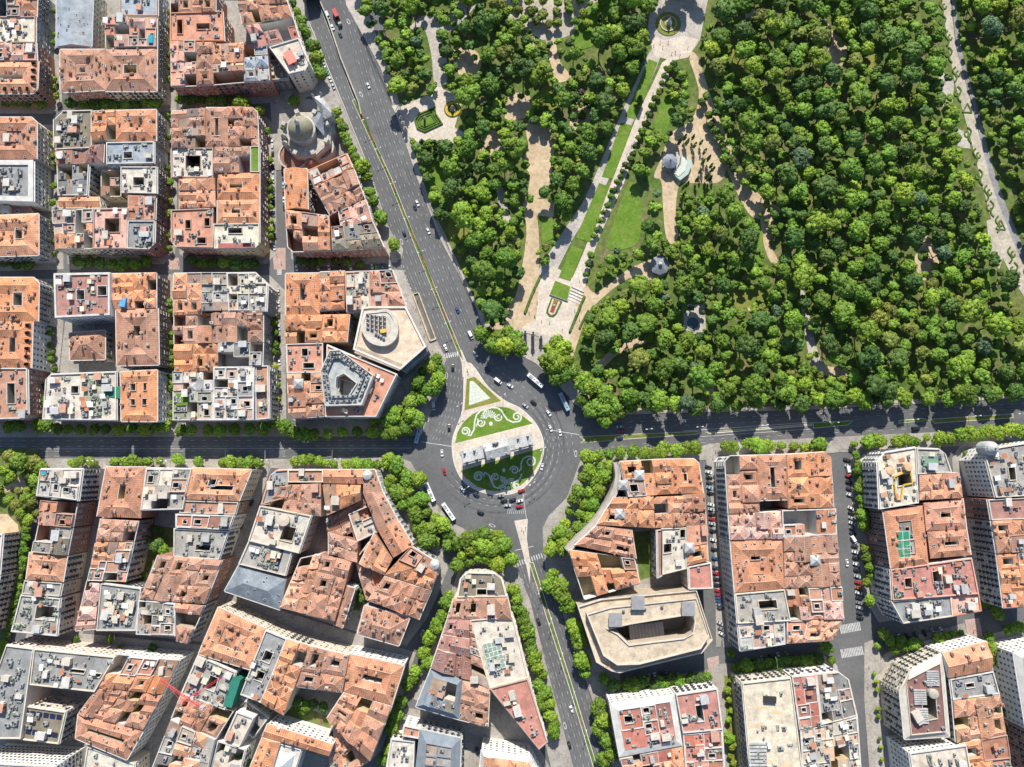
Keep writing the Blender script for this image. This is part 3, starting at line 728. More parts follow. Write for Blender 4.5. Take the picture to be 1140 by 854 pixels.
B(k, "384,303 412,302 412,345 386,348", 20, 'flat', 'L', 'c', "pale beige terrace with a round white structure beside the orange gable", deck='C', clutter=2, big=13)
B(k, "412,302 437,301 452,341 412,343", 20, 'patch', 'T', 'w', "terracotta slope with white corner turret where the street meets the avenue", pt=.4, deck='T', big=12, par='W')
B(k, "318,351 389,350 386,381 318,382", 20, 'patch', 'O', 'b', "long bright orange roof with a dark blue well, middle of the block", pt=1)
B(k, "319,383 360,382 360,415 320,415.5", 20, 'flat', 'T', 'b', "terracotta flat roof with white edged wells in an L shape", wells=[(.5, .3, .16, .25), (.6, .75, .3, .18)], deck='T', par='W')
B(k, "320,416 362,415.5 361,463 322,466", 20, 'patch', 'O', 'b', "orange roofs with a grey pyramid skylight, corner over the tree lined avenue", pt=.8, cut={3: 3})
B(k, "364,384 442,417 419,464 362,464", 20, 'flat', 'T', 'g', "terracotta roof terrace carrying a white octagon, on the avenue corner near the roundabout", wells=[(.33, .55, .2, .24)], deck='T', clutter=.6)
# lower left
k = 'e1'
B(k, "45.5,522 93,522 88,558 41,552", 22, 'flat', 'L', 'w', "beige roof with a turquoise corner basin and white tower facade, by the garden", deck='L', par='W', clutter=2, big=13, bay=2.6)
B(k, "47,557 86,560 81,587 43,584", 20, 'patch', 'B', 'r', "brown terrace roof with a red canopy, below the beige roof with the turquoise basin", pt=.5, deck='B')
B(k, "43,585 81,588 75,618 37,614", 20, 'patch', 'D', 'r', "dark brown pitched roof with pale rooftop patio between the red canopy and the orange ring", pt=.7)
B(k, "33,614.5 75,619 70,648 29,645", 20, 'ring', 'O', 'c', "bright orange ring roof with a white well, on the street beside the long narrow trees", wells=[(.5, .5, .2, .3)], inb='tile')
B(k, "28,646 70,649 67,664 25,661", 19, 'flat', 'W', 'c', "white grey roof strip between the orange ring and the planted terraces", deck='X', clutter=2.5)
B(k, "24,662 68,666 64,708 13,703", 19, 'flat', 'L', 'p', "building with green planted roof terraces at the lower end of the garden street", wells=[(.68, .42, .46, .36)], green=7, deck="X")
k = 'e2'
B(k, "118,520 163,520 157,577 108,575", 20, 'ring', 'O', 'r', "orange ring roof with a deep square grey courtyard, facing the avenue trees", wells=[(.58, .52, .3, .36)], inb='tile', w=6)
B(k, "163,521 214,522 204,567 157,568", 20, 'flat', 'L', 'w', "beige stepped terraces with solar panels beside the square courtyard ring", deck='L', big=11, green=1)
B(k, "214,521 280,523 266,558 205,556", 20, 'ring', 'O', 'c', "orange ring roof round a dark patio with a bare white skylight, avenue corner", wells=[(.42, .35, .12, .4), (.62, .68, .4, .3)], inb='tile', w=3.6)
B(k, "204,557 266,559 262,573 200,571", 19, 'flat', 'B', 'b', "low brown terrace strip behind the avenue corner ring", deck='B')
B(k, "196,572 261,574 255,590 196,587", 20, 'flat', 'L', 'w', "tan and pink curved terraces above the green patio", deck='T', par='W', big=13)
B(k, "194,588 255,591 244,623 194,620", 19, 'flat', 'G', 'w', "grey roof with green planted terrace and a big blank box", deck='X', wells=[(.6, .62, .3, .2)], green=2, big=14)
B(k, "112,577.5 154,580 149,603 108,602", 20, 'patch', 'B', 'r', "dark brown pitched roof with one pink dormer below the square courtyard ring", pt=1)
B(k, "108,603 149,604 139,648 98,646", 20, 'patch', 'O', 'c', "orange roof with white patio walls facing the courtyard garden", pt=.75, big=12)
B(k, "97,647 112,649 107,700 84,702", 19, 'patch', 'P', 'r', "long thin salmon roof running down the narrow side street", pt=.6)
B(k, "176,618 247,624 228,672 156,667", 20, 'patch', 'B', 'r', "large brown tiled roof with three glazed slots on the sloping street", pt=1, big=17)
B(k, "113,649 158,655 152,702 108,702", 19, 'flat', 'G', 'g', "charcoal plant roof covered with white pipes and tanks", deck='G', clutter=3.5)
B(k, "155,668 196,671 196,708 152,706", 20, 'flat', 'W', 'g', "white crowded terraces with small plants beside the charcoal plant roof", deck='X', big=8, par='W', green=2, clutter=1.5)
B(k, "196,671 228,674 209,716 196,713", 20, 'patch', 'T', 'g', "small brown corner roof with a green planted edge at the block's tip", pt=.6, green=2)
k = 'e3'
B(k, "38.5,722 129,731 106,770 34,762", 22, 'flat', 'G', 'p', "grey flat roof wing with white ducts and two long skylight slots", wells=[(.62, .5, .2, .1), (.87, .55, .16, .1)], deck='G', par='C', clutter=1, name='office_block')
B(k, "8,718 38,721.8 24,822 -30,822", 22, 'flat', 'G', 'p', "grey office wing with a long white duct running down its roof", deck='G', par='C', clutter=1.2, name='office_block')
B(k, "26,785 74,792 66,828 16,822", 20, 'flat', 'Y', 'p', "lower office wing with rows of dark solar panels", deck='D', par='C', clutter=.5, name='office_block',
  extra=[('solar_panel', .12 + .15*i, .2 + .55*j, 20, 0, (1.6, 2.6, 1), None or (1, 1, 1)) for i in range(6) for j in range(2)])
B(k, "129,729 200,735 182,772 110,765", 20, 'patch', 'O', 'w', "orange and white terraced roof at the street corner under the crane arm", pt=.7, big=14)
B(k, "109,766 182,773 160,812 88,794", 20, 'patch', 'O', 'w', "bright orange roof of small hips and square wells beside the solar office wing", pt=1, big=13)
B(k, "87,795 160,813 141,846 84,822", 20, 'ring', 'O', 'w', "orange hipped roof with a white glazed patio above the sandy low roof", pt=.9)
B(k, "98,830 150,850 150,880 90,880", 17, 'flat', 'L', 'c', "sandy beige low roof at the bottom edge below the orange hipped roof", deck='C')
B(k, "-30,848 62,853 62,900 -30,900", 27, 'flat', 'W', 'w', "tall white building whose facade of small square windows faces the solar office wing", bay=2.2, bal=False, name='office_block')
# centre left
k = 'f'
B(k, "303,524 321,523 321,553 291,562", 20, 'flat', 'G', 'c', "dark grey roof with rounded corner facing the avenue, next to a planted terrace", deck='G', cut={0: 3}, par='T')
B(k, "321,523 360,523 360,537 321,537", 20, 'flat', 'B', 'c', "brown roof terrace with green planter beds facing the avenue", deck='B', green=4, par='C')
B(k, "360,523 405,523 404,539 360,538", 20, 'gable', 'O', 'c', "plain orange slope with four white skylights facing the avenue", axis=0)
B(k, "312,540 358,538 358,575 298,566", 19, 'patch', 'B', 'c', "maroon brown jumble of hips behind the planted terrace", pt=.75, big=13)
B(k, "359,539 402,540 402,557 364,574", 19, 'patch', 'O', 'r', "long orange barn like roof over the dark inner courtyard", pt=.9, big=18)
B(k, "405,523 417,523 426,548 404,549", 20, 'gable', 'B', 'w', "curved corner roof with a round turret where the avenue meets the roundabout", axis=1)
B(k, "404,549 426,548 443,580 421,591", 20, 'gable', 'B', 'w', "concave brown tiled wing with pairs of skylights facing the roundabout trees", axis=1)
B(k, "421,591 443,580 460,607 438,621", 20, 'gable', 'O', 'w', "orange concave wing with many small skylights behind the round plane trees", axis=1)
B(k, "290,563 347,574 333,616 277,602", 21, 'flat', 'C', 'c', "wide cream roof with a curved stair and a deep diamond light well", wells=[(.68, .58, .24, .38)], deck='L', par='C', name='apartment_building')
B(k, "277,603 326,612 318,641 266,628", 20, 'flat', 'G', 'c', "grey roof with garden beds and a rack of solar panels below the cream roof", deck='X', green=5,
  extra=[('solar_panel', .78, .15 + .12*i, 20, 1.57, (2.2, 1.4, 1), (1, 1, 1)) for i in range(6)])
B(k, "266,629 319,645 312,679 250,658", 19, 'hip', 'S', 'c', "blue grey slate hipped roof on the narrow street corner", metal=1, rise=3.4)
B(k, "335,622 358,617 341,683 312,676", 19, 'patch', 'O', 'r', "red orange roof with grey wells touching the slate hipped roof")
B(k, "358,617 392,625 373,691 341,684", 19, 'patch', 'O', 'r', "brown orange roof with three square wells beside the white gutter wall", pt=1, big=15)
B(k, "385,652 395,655 381,699 371,695", 17, 'gable', 'B', 'w', "long brown lean roof strip beside the courtyard palms", axis=1)
B(k, "388,572 412,562 421,592 398,603", 15, 'flat', 'W', 'c', "pale inner patio building with glass sheds in the deep courtyard", deck='L', big=9)
B(k, "366,592 398,603 398,626 366,617", 18, 'patch', 'B', 'r', "brown crooked roof deep inside the block next to the pale patio building", pt=1)
B(k, "417,593 437,622 428,640 400,628", 19, 'patch', 'O', 'r', "tan hip roofs between the concave wing and the corner with the round turret", pt=.95)
B(k, "458,608 491,629 480,656 428,640", 20, 'patch', 'O', 'g', "orange corner roofs with a red terrace and small round turret on the tree side", pt=.8, cut={1: 5}, deck='T')
B(k, "428,641 480,657 466,690 409,668", 20, 'patch', 'O', 'g', "orange tiled roof with rows of vents and a white terrace facing the lower tree street", pt=.85, big=14)
B(k, "406,674 456,688 444,719 398,706", 19, 'hip', 'B', 'g', "brown hipped roof with two lines of white chimneys on the street corner", rise=3.2, clutter=2.5)
k = 'g'
B(k, "243,676 296,700 280,746 221,728", 20, 'ring', 'O', 'c', "orange ring roof with a corner terrace at the tip opposite the slate roof", pt=.9, w=4.5)
B(k, "296,701 320,711 291,782 268,773", 20, 'flat', 'G', 'c', "dark grey flat roof with white framed wells between two orange roofs", wells=[(.5, .35, .35, .16), (.5, .65, .35, .14)], deck='G', par='W')
B(k, "320,711 345,719 316,796 291,782", 20, 'patch', 'O', 'c', "narrow orange roof with blue skylights beside the dark grey flat roof", pt=1, big=13)
B(k, "345,719 389,729 381,771 330,764", 20, 'patch', 'B', 'c', "tan roof of two long ridges above the courtyard trees", pt=1, big=16)
B(k, "389,728 450,741 436,785 383,770", 20, 'ring', 'O', 'w', "orange roof with white railing on the street corner, deep brown core", pt=1, w=6)
B(k, "383,771 436,786 412,847 364,800", 20, 'patch', 'O', 'w', "orange brown roofs with square grey turrets running along the lower tree street", pt=1, big=15)
B(k, "221,729 263,748 251,790 202,772", 19, 'flat', 'X', 'w', "half built grey roof with green safety netting beside the tower crane", deck='X', wells=[(.55, .5, .2, .35)], clutter=2.5, par='W', name='construction_site', cat='building site')
B(k, "202,773 259,792 240,822 191,800", 19, 'patch', 'O', 'c', "orange roof with yellow machines at the foot of the tower crane", pt=.8, big=14)
B(k, "191,801 240,823 226,880 160,880", 20, 'patch', 'O', 'w', "white and orange roof terraces with a small pool at the bottom edge", pt=.5, deck='X', big=11, par='W')
B(k, "264,792 283,799 266,833 250,823", 17, 'flat', 'L', 'w', "small beige roof box with a white rim near the crane", deck='L', par='W')
B(k, "243,824 274,834 262,880 228,880", 17, 'flat', 'W', 'w', "white jumble of low roofs between the small beige box and the bottom edge", deck='W', big=8, par='W')
B(k, "298,806 371,829 366,842 292,820", 19, 'gable', 'O', 'w', "long orange gable above the white glass pyramid", axis=0)
B(k, "292,821 312,827 296,880 268,880", 19, 'gable', 'O', 'w', "orange side gable flanking the white glass pyramid", axis=1)
B(k, "312,827 336,834 322,880 296,880", 17, 'flat', 'W', 'w', "white courtyard roof bearing a glass pyramid", deck='W', par='W', clutter=0)
k = 'h'
B(k, "514,637 557,638 564,664 509,665", 20, 'flat', 'L', 'c', "beige nose of the wedge shaped block, rounded front towards the roundabout", deck='D', par='C', cut={0: 4, 1: 4}, wells=[(.5, .8, .2, .25)])
B(k, "505,666 565,665 570,690 498,689", 20, 'patch', 'B', 'c', "dark brown roofs with an orange shed behind the beige nose of the wedge", pt=.9, big=16)
B(k, "498,689.5 522,690 525,758 480,743", 20, 'patch', 'M', 'c', "purple brown tiled side of the wedge block with skylights along the gutter", pt=1, big=15)
B(k, "523,690 571,686 588,754 545,766", 20, 'flat', 'L', 'c', "sandy flat roof with a big green glass skylight in the wedge block", deck='L', par='C', clutter=1)
B(k, "480,744 515,756 511,801 463,787", 20, 'mans', 'S', 'g', "blue grey slate mansard with a small pool terrace at the wedge block's corner", par='S', deck='X', w=3.2, big=10)
B(k, "515,757 545,766 543,809 511,801", 20, 'patch', 'B', 'c', "brown roof with one grey framed well between the slate mansard and the red terraces", pt=.8)
B(k, "545,766 588,755 609,826 600,834 543,812", 21, 'flat', 'R', 'p', "red terraces with a white colonnade at the round tip of the wedge block")
k = 'i'
B(k, "467,812 513,822 512,880 460,880", 19, 'mans', 'S', 'g', "dark slate mansard roof with white dormers at the bottom edge", par='S', w=5, rise=3, deck='X', big=10)
B(k, "450,807 468,811 466,822 448,819", 16, 'flat', 'T', 'w', "tiny terracotta terrace corner beside the dark slate mansard", deck='T', par='W')
B(k, "436,822 462,825 460,880 426,880", 14, 'flat', 'W', 'w', "low white roof between the lower tree street and the dark slate mansard", deck='W')
B(k, "536,835 590,843 610,880 532,880", 20, 'mans', 'O', 'w', "orange roof with a white balcony front just below the wedge block's tip", par='W', pt=.9, w=2)
# right of the avenue
k = 'j'
B(k, "746,511 777,511 783,549 748,550", 20, 'ring', 'O', 'w', "orange roof with a square well on the corner of the street of parked cars", wells=[(.4, .55, .25, .25)], inb='tile', cut={1: 2.5})
B(k, "690,514 746,511 748,550 699,553", 20, 'patch', 'O', 'w', "orange roofs with red patios and two grey pyramids along the park avenue", pt=.9, big=14)
B(k, "683,554 727,552 729,588 664,584", 20, 'patch', 'O', 'w', "orange quadrant roof with a grey pyramid dormer facing the roundabout trees", pt=1, big=16)
B(k, "727,553 760,552 760,586 730,588", 19, 'patch', 'O', 'b', "orange roof pierced by dark square wells in the middle of the curved block", pt=.9, big=10)
B(k, "760,551 784,549 786,584 760,586", 20, 'patch', 'O', 'w', "orange roof dotted with white chimneys on the street of parked cars", pt=1, clutter=3)
B(k, "664,585 703,590 708,622 640,607", 20, 'patch', 'O', 'w', "orange curved wing with dormers and a white gutter arc", pt=1, big=17)
B(k, "633,612 706,622 712,649 651,667", 20, 'patch', 'O', 'w', "orange roofs with green edge planters above the big sandy ring building")
B(k, "736,588 764,587 764,633 736,640", 19, 'flat', 'L', 'c', "beige flat roof with two grey lift houses beside the dark green courtyard", deck='L', wells=[(.25, .45, .3, .2), (.85, .15, .2, .2)], par='C')
B(k, "764,586 786,584 788,624 765,630", 20, 'patch', 'O', 'w', "orange roof with a glass pyramid on the street of parked cars", pt=.9, big=17)
B(k, "766,631 791,626 793,655 767,656", 20, 'flat', 'R', 'c', "plain crimson flat roof above the big sandy ring building", deck='R', clutter=.4, par='W')
k = 'l'
B(k, "807,508 842,507 846,571 811,572", 24, 'patch', 'O', 'w', "brown orange hips round a yellow well, corner of park avenue and parked car street", pt=1, cut={0: 3})
B(k, "842,507 875,506 877,556 846,557", 24, 'ring', 'O', 'w', "orange roof with a long grey central patio facing the park avenue", wells=[(.55, .5, .3, .45)], inb='tile', w=4, wellc='X')
B(k, "875,506 924,503 928,565 877,566", 24, 'patch', 'O', 'r', "bright orange roof with a white skylight at the wide cross street corner", pt=1, cut={1: 3.5}, big=15)
B(k, "811,573 869,569 871,600 813,601", 24, 'patch', 'P', 'w', "pinkish red roof of facing gables halfway down the parked car street", pt=1, big=16)
B(k, "813,602 871,601 873,655 818,660", 24, 'ring', 'O', 'w', "orange roof with two white wells and a red rimmed skylight", wells=[(.45, .3, .18, .17), (.5, .75, .2, .16)], inb='tile', w=5)
B(k, "870,568 930,566 931,595 871,598", 24, 'flat', 'P', 'r', "terraces with small blue pools facing the wide cross street", deck='T', big=9, green=2, par='W')
B(k, "872,598 931,596 935,652 873,655", 24, 'patch', 'B', 'w', "reddish brown roof with a glass pyramid facing the wide cross street", pt=1, big=16)
B(k, "818,661 873,656 880,691 821,694", 24, 'flat', 'D', 'w', "olive grey flat roof with a wide striped light well", wells=[(.62, .45, .35, .28)], deck='X', par='C')
B(k, "821,695 873,691 874,717 824,725", 23, 'flat', 'W', 'w', "white machinery terraces at the corner above the shaded row of trees", deck='W', big=10, par='W', clutter=2)
B(k, "874,656 936,653 939,689 880,690", 24, 'patch', 'P', 'w', "brown and grey terraces with glass lift tower on the wide cross street", pt=.3, big=12, deck='B')
B(k, "875,691 939,689 926,713 875,716", 23, 'patch', 'O', 'w', "orange curved end roof with small courtyard near the zebra crossing", pt=.8, big=14)
k = 'm'
B(k, "976,505 1019,498 1022,560 979,567", 25, 'flat', 'C', 'w', "white stone corner building with a yellow rimmed light well and round turrets", wells=[(.68, .55, .36, .2)], deck='C', par='W', corn=(.68, .66, .62), cut={0: 5})
B(k, "1020,499 1050,500 1059,526 1021,528", 24, 'flat', 'X', 'g', "grey roof with a green glass rectangle beside the white stone corner building", deck='X', cut={1: 3}, par='L')
B(k, "1022,529 1067,526 1070,554 1023,557", 24, 'patch', 'O', 'w', "orange slope with a patio of white umbrellas behind the green glass rectangle", pt=.6, big=13)
B(k, "983,568 1027,563 1034,629 992,633", 24, 'ring', 'O', 'r', "orange roof around a green sports deck", wells=[], w=4, pt=.0, deck='X')
B(k, "1028,560 1072,555 1076,589 1031,591", 24, 'ring', 'T', 'r', "terracotta roof with one square white well on the narrow shaded street", wells=[(.5, .5, .25, .3)], inb='tile', w=4)
B(k, "1032,592 1076,589 1081,618 1036,622", 24, 'ring', 'O', 'r', "orange roof with a long grey well above the raspberry terrace", wells=[(.55, .45, .35, .25)], inb='tile', w=5)
B(k, "991,634 1081,621 1089,661 993,668", 24, 'flat', 'R', 'w', "raspberry red flat roof with scattered square chimneys and wells", deck='R', par='P', wells=[(.2, .5, .08, .3), (.55, .42, .1, .35)], clutter=1.5)
B(k, "991,669 1058,663 1060,686 1005,694", 23, 'flat', 'G', 'w', "dark grey flat end roof with grey boxes above the zebra crossing trees", deck='G', par='C', clutter=2)
B(k, "1058,663 1089,661 1092,680 1060,686", 23, 'flat', 'P', 'w', "small pink terrace corner beside the dark grey end roof", deck='P', par='O')
k = 'n'
B(k, "1094,501 1160,490 1160,551 1108,554", 25, 'flat', 'L', 'w', "beige flat roof behind a white rounded facade with a grey domed turret", deck='X', wells=[(.42, .55, .12, .25), (.72, .4, .15, .3)], cut={0: 6}, par='C', bay=2.4)
B(k, "1099,556 1160,553 1160,577 1103,579", 24, 'flat', 'M', 'r', "purple brown terrace in shade behind the domed turret building", deck='M', clutter=.5)
B(k, "1103,580 1160,577 1160,612 1109,616", 24, 'patch', 'O', 'g', "orange roof with a white skylight box at the photo's edge", pt=.9)
B(k, "1109,617 1160,613 1160,674 1117,677", 24, 'patch', 'O', 'g', "orange roofs with white planted terrace on the narrow shaded street", pt=.7, green=1)
k = 'o'
B(k, "679,783 751,773 760,830 690,843", 21, 'mans', 'R', 'w', "red terraces behind a white colonnaded front beside the tree avenue", par='W', deck='R', pt=.1, w=3.5, rise=1.2, big=13, clutter=1.5)
B(k, "690,844 760,831 764,880 700,880", 20, 'patch', 'O', 'w', "orange and white roofs at the bottom edge below the red colonnaded terraces", pt=.6, deck='R', big=11)
B(k, "752,773 798,766 804,812 760,816", 21, 'flat', 'R', 'w', "brick red roof with a tall white light well next to the pedestrian lane", deck='R', wells=[(.5, .55, .16, .4)], par='W')
B(k, "760,817 804,813 808,880 764,880", 20, 'flat', 'R', 'w', "red roof crowded with white vents at the pedestrian lane's lower end", deck='R', big=12, par='W', clutter=2)
k = 'p'
B(k, "826,760 880,754 896,880 837,880", 22, 'flat', 'C', 'c', "huge plain cream flat roof stained with rust, at the bottom edge", clutter=.22, par='C')
B(k, "881,753 908,750 914,808 889,812", 22, 'flat', 'R', 'w', "red terraces beside the big cream roof", deck='R', big=12, par='W')
B(k, "908,750 942,747 954,797 914,808", 22, 'flat', 'G', 'w', "grey curved roof with a metal shed near the zebra crossing", cut={1: 5}, big=12, deck='X', par='L')
B(k, "890,812 954,797 960,880 894,880", 22, 'flat', 'W', 'w', "white stepped roofs with grey skylights at the bottom edge beside the cross street", deck='C', big=10, par='W', clutter=2)
k = 'q'
B(k, "1000,754 1049,727 1057,820 1007,823", 23, 'mans', 'M', 'c', "brown red flat roof inside white curved eaves with grey louvre panels", par='L', deck='M', w=3, rise=1.6, pt=0, big=60, clutter=.8, cut={0: 8})
B(k, "1049,727 1098,714 1105,746 1056,755", 24, 'gable', 'O', 'w', "orange slope dotted with blue skylights beside the brown red roof", axis=0)
B(k, "1057,756 1105,747 1112,772 1060,779", 23, 'flat', 'G', 'w', "charcoal flat roof with a white framed skylight, below the blue skylights", deck='G', par='W', wells=[(.42, .45, .18, .2)])
B(k, "1060,780 1112,773 1119,816 1064,826", 23, 'patch', 'O', 'w', "orange roofs with white dormers beside the round water tower", pt=.9)
B(k, "1066,827 1119,817 1128,880 1076,880", 23, 'patch', 'O', 'w', "broad orange roof at the bottom edge with one green patio", pt=.9, big=18)
B(k, "1012,838 1075,829 1084,880 1018,880", 25, 'flat', 'W', 'w', "white tower block with white balconies at the bottom edge", deck='L', par='W', bay=2.4)
k = 'r'
B(k, "1128,727 1165,718 1175,805 1142,812", 24, 'mans', 'W', 'w', "white mansard building at the photo's edge with coloured terrace below", par='W', deck='X', w=2.6, rise=2.5)
B(k, "1142,813 1175,806 1180,880 1152,880", 24, 'patch', 'O', 'r', "red brick building at the lower corner of the photo", pt=.7)
k = 's'
B(k, "-40,605 4,594 0,640 -40,640", 20, 'flat', 'W', 'p', "cream apartment block with dark windows beside the garden at the photo's edge", deck='W')
B(k, "-40,641 0,641 -14,705 -40,705", 20, 'flat', 'P', 'p', "pink stone block standing below the cream one at the photo's edge", deck='P')

k = 'f'
B(k, "364,577 404,552 418,592 368,618", 11, 'patch', 'B', 'c', "sunken brown roofs and sheds in the deep courtyard behind the concave wing", pt=.8, big=10)
B(k, "396,624 418,594 430,640 408,668", 13, 'patch', 'B', 'c', "low brown roofs between the courtyard and the round turret corner", pt=.8, big=10)
k = 'g'
B(k, "252,790 268,774 300,798 282,822", 9, 'flat', 'G', 'c', "low grey yard roof in the gap beside the small beige roof box", deck='X', big=10)
B(k, "366,818 384,790 410,846 370,880", 12, 'patch', 'O', 'w', "low orange roofs beside the long gable above the glass pyramid", pt=.7, big=10)
k = 'j'
B(k, "731,590 737,589 737,641 732,644", 19, 'flat', 'M', 'c', "narrow maroon wall roof beside the dark green courtyard", deck='M', clutter=0)
k = 'h'
B(k, "522.5,690 524,690 544.5,766 525.5,757", 20, 'patch', 'B', 'c', "thin brown roof gap beside the sandy skylight roof of the wedge", pt=.8, big=9)
# ------------------------------------------------------------------ ground, roads, pavements
def S(name, pts, z, m, z0=None): return sheet(name, PP(pts) if isinstance(pts, str) else pts, z, M[m], 'structure', z0)
g = sheet('ground', [(-1500, -1500), (1500, -1500), (1500, 1500), (-1500, 1500)], -.06, M['ground'])
S('road', "-60,-60 1200,-60 1230,900 -90,900", 0.0, 'asphalt')

def hull(pts):
    pts = sorted(set(pts))
    def half(ps):
        r = []
        for p in ps:
            while len(r) > 1 and (r[-1][0]-r[-2][0])*(p[1]-r[-2][1]) - (r[-1][1]-r[-2][1])*(p[0]-r[-2][0]) <= 0: r.pop()
            r.append(p)
        return r
    a, b = half(pts), half(pts[::-1]); return a[:-1] + b[:-1]
def grow(poly, d):
    poly = inward(poly); n = len(poly); out = []
    for i in range(n):
        p0, p, p1 = Vector(poly[i-1]), Vector(poly[i]), Vector(poly[(i+1) % n])
        d0 = (p - p0).normalized(); d1 = (p1 - p).normalized()
        n0 = Vector((d0.y, -d0.x)); n1 = Vector((d1.y, -d1.x)); m = (n0 + n1)
        out.append(tuple(p + m * (d / max(.5, m.dot(n0)))))
    return out
blocks = {}
for d, r in zip(BLD, [Roof(d['q'], d['h'], d['kw'].get('cut'), random.Random(0)) for d in BLD]):
    blocks.setdefault(d['block'], []).extend([(round(x, 2), round(y, 2)) for x, y in r.out])
zz = .14
for k_, p in blocks.items():
    if k_ in ('s',): continue
    sheet('pavement', grow(hull(p), 4.0 if k_ not in ('h', 'g', 'l') else 3.2), zz, M['pave'], 'structure', -.05); zz += .003
# pavements along the avenue and round the roundabout
S('pavement', "300,-20 338,-20 344,23 384,120 410,185 429,246 438,262 444,268 449,278 447,288 430,294 400,240 340,90", .20, 'pave', -.05)
S('pavement', "300,100 384,120 410,186 388,190 340,185 306,190", .204, 'pave', -.05)
S('pavement', "436,300 449,301 452,310 467,345 489.6,386 497,400 493,412 490.6,436 484,449 475,470 469,485 440,485 380,486 380,470 420,460", .208, 'pave', -.05)
S('pavement', "-60,474 300,474 380,472 380,486 300,486 -60,487", .212, 'pave', -.05)
S('pavement', "-60,510 240,511 400,511 440,508 457,514 471,537 485,560 497,574 505,583 521,591 547,589 561,600 571,619 578,640 590,668 611,752 640,860 620,880 560,640 500,600 440,530 300,521 -60,521", .216, 'pave', -.05)
S('pavement', "646,513 690,500 780,497 790,494 800,493 960,485 1150,476 1150,492 1000,500 960,502 800,512 700,514 660,560 640,590 625,620 616,640 608,640 605,612 604,588 611,574 631,554", .220, 'pave', -.05)
S('pavement', "616,628 640,610 660,690 690,750 700,860 684,862 655,765 632,700 612,640", .224, 'pave', -.05)
S('park_pavement', "385,-30 385,5 424,76 463.5,196 489.5,265 531,345 536,362 560,385 597,405 623,430 640,450 660,463 706,461 900,456 1160,442 1160,436 900,450 720,455 690,450 640,430 590,345 540,350 480,230 440,100 395,-30", .228, 'path', -.05)
S('crossing_pavement', "929,694 937,690 946,720 944,770 934,770 930,730", .19, 'pinkpave', -.05) if False else None
# pinkish corners
for q in ("784,498 800,497 803,512 806,690 802,720 797,720 796,600 786,512", "962,716 972,712 978,720 984,760 975,800 985,862 968,862 962,780"): S('pavement', q, .232, 'pave', -.05)
for q in ("186,287 199,287 200,300 187,300", "303,276 318,276 318,300 305,300", "78,285 90,285 90,300 78,300", "787,733 800,730 802,760 792,765", "1074,690 1090,688 1094,708 1078,712"): S('paved_crossing', q, .02, 'pinkpave')
S('pedestrian_lane', "794,740 816,738 826,866 804,866", .236, 'pave', -.05)
S('lane_garden', "806,752 812,752 822,866 812,866", .243, 'drylawn')
S('market_yard', "104,-20 136,-20 120,50 104,54", .18, 'pave', -.05)
# the garden at the avenue's far end
S('garden_ground', "-60,498 44,500 38,560 28,600 24,620 4,600 -60,612", .24, 'parkfloor', -.05)
S('garden_path', "-10,540 8,541 16,536 24,528 28,536 32,548 28,550 22,542 14,545 6,549 -10,549", .247, 'sand')
S('garden_court', "-40,575 8,572 20,584 22,596 4,598 -40,606", .247, 'sand')

# ------------------------------------------------------------------ the park floor, its paths, clearings and lawns
S('park_ground', "398,-140 440,100 478,222 534,346 586,344 640,430 690,451 720,456 900,451 1160,437 1400,430 1500,-300 398,-300", .235, 'parkfloor', -.05)
def smoothpoly(s):
    p = PP(s); n = len(p)
    if n <= 4: return p
    q = smooth(p[-2:] + p + p[:2], 4)
    return q[8:-8]
zl = [.245]
def L(name, pts, m):
    sm_ = name in ('sandy_clearing', 'park_path', 'lawn')
    zl[0] += .004
    return S(name, smoothpoly(pts) if sm_ else PP(pts), zl[0], m)
L('park_path', "723,58 737,58 705,135 668,220 640,262 614,312 600,330 590,322 600,300 632,250 654,215 690,130", 'path')
L('park_path', "737,70 752,66 742,90 716,140 696,200 668,262 656,300 650,322 640,340 630,330 650,280 682,200 708,132 728,90", 'plaza')
L('park_plaza', "596,316 616,296 652,318 648,336 632,386 620,400 583,372 578,352", 'plaza')
L('park_plaza', "574,366 600,370 634,384 632,404 606,402 578,384", 'path')
L('park_path', "574,330 586,262 582,228 592,224 600,262 598,345 588,360 560,372 541,366 556,356", 'sand')
L('park_plaza', "690,-60 830,-60 790,-10 779,45 766,64 748,68 728,62 721,30 726,0 700,-20", 'path')
L('park_plaza', "722,38 740,45 760,40 777,44 766,64 748,68 728,62", 'plaza')
L('sandy_clearing', "766,63 775,82 782,100 791,136 808,176 806,196 796,204 770,204 756,206 752,240 755,262 748,272 741,262 738,230 736,202 728,196 738,172 745,150 770,133 778,104 772,80", 'sand')
L('park_path', "768,66 777,64 792,110 812,160 832,196 848,220 868,232 860,246 846,244 832,236 812,196 790,140", 'sand')
L('park_path', "846,244 858,244 862,262 856,270 866,290 858,292 850,272", 'sand')
L('park_path', "640,340 652,318 664,326 696,302 722,290 736,286 742,304 724,312 700,310 668,334 652,350", 'sand')
L('park_path', "632,386 650,338 656,340 642,384 636,400", 'sand')
L('park_plaza', "436,118 462,112 482,104 488,92 494,100 510,106 514,116 506,142 520,150 504,160 470,162 452,150", 'plaza')
L('park_path', "484,96 480,60 470,30 450,40 470,18 496,20 520,-10 540,-10 510,30 492,40 498,70 496,98", 'path')
L('sandy_clearing', "540,-20 668,-20 656,14 640,36 610,46 590,36 566,20", 'gravel')
L('park_path', "608,46 617,44 624,70 636,86 620,92 612,80", 'sand')
L('park_path', "588,40 596,38 594,60 588,60", 'gravel')
L('sandy_clearing', "562,108 586,104 592,118 584,132 562,132", 'sand')
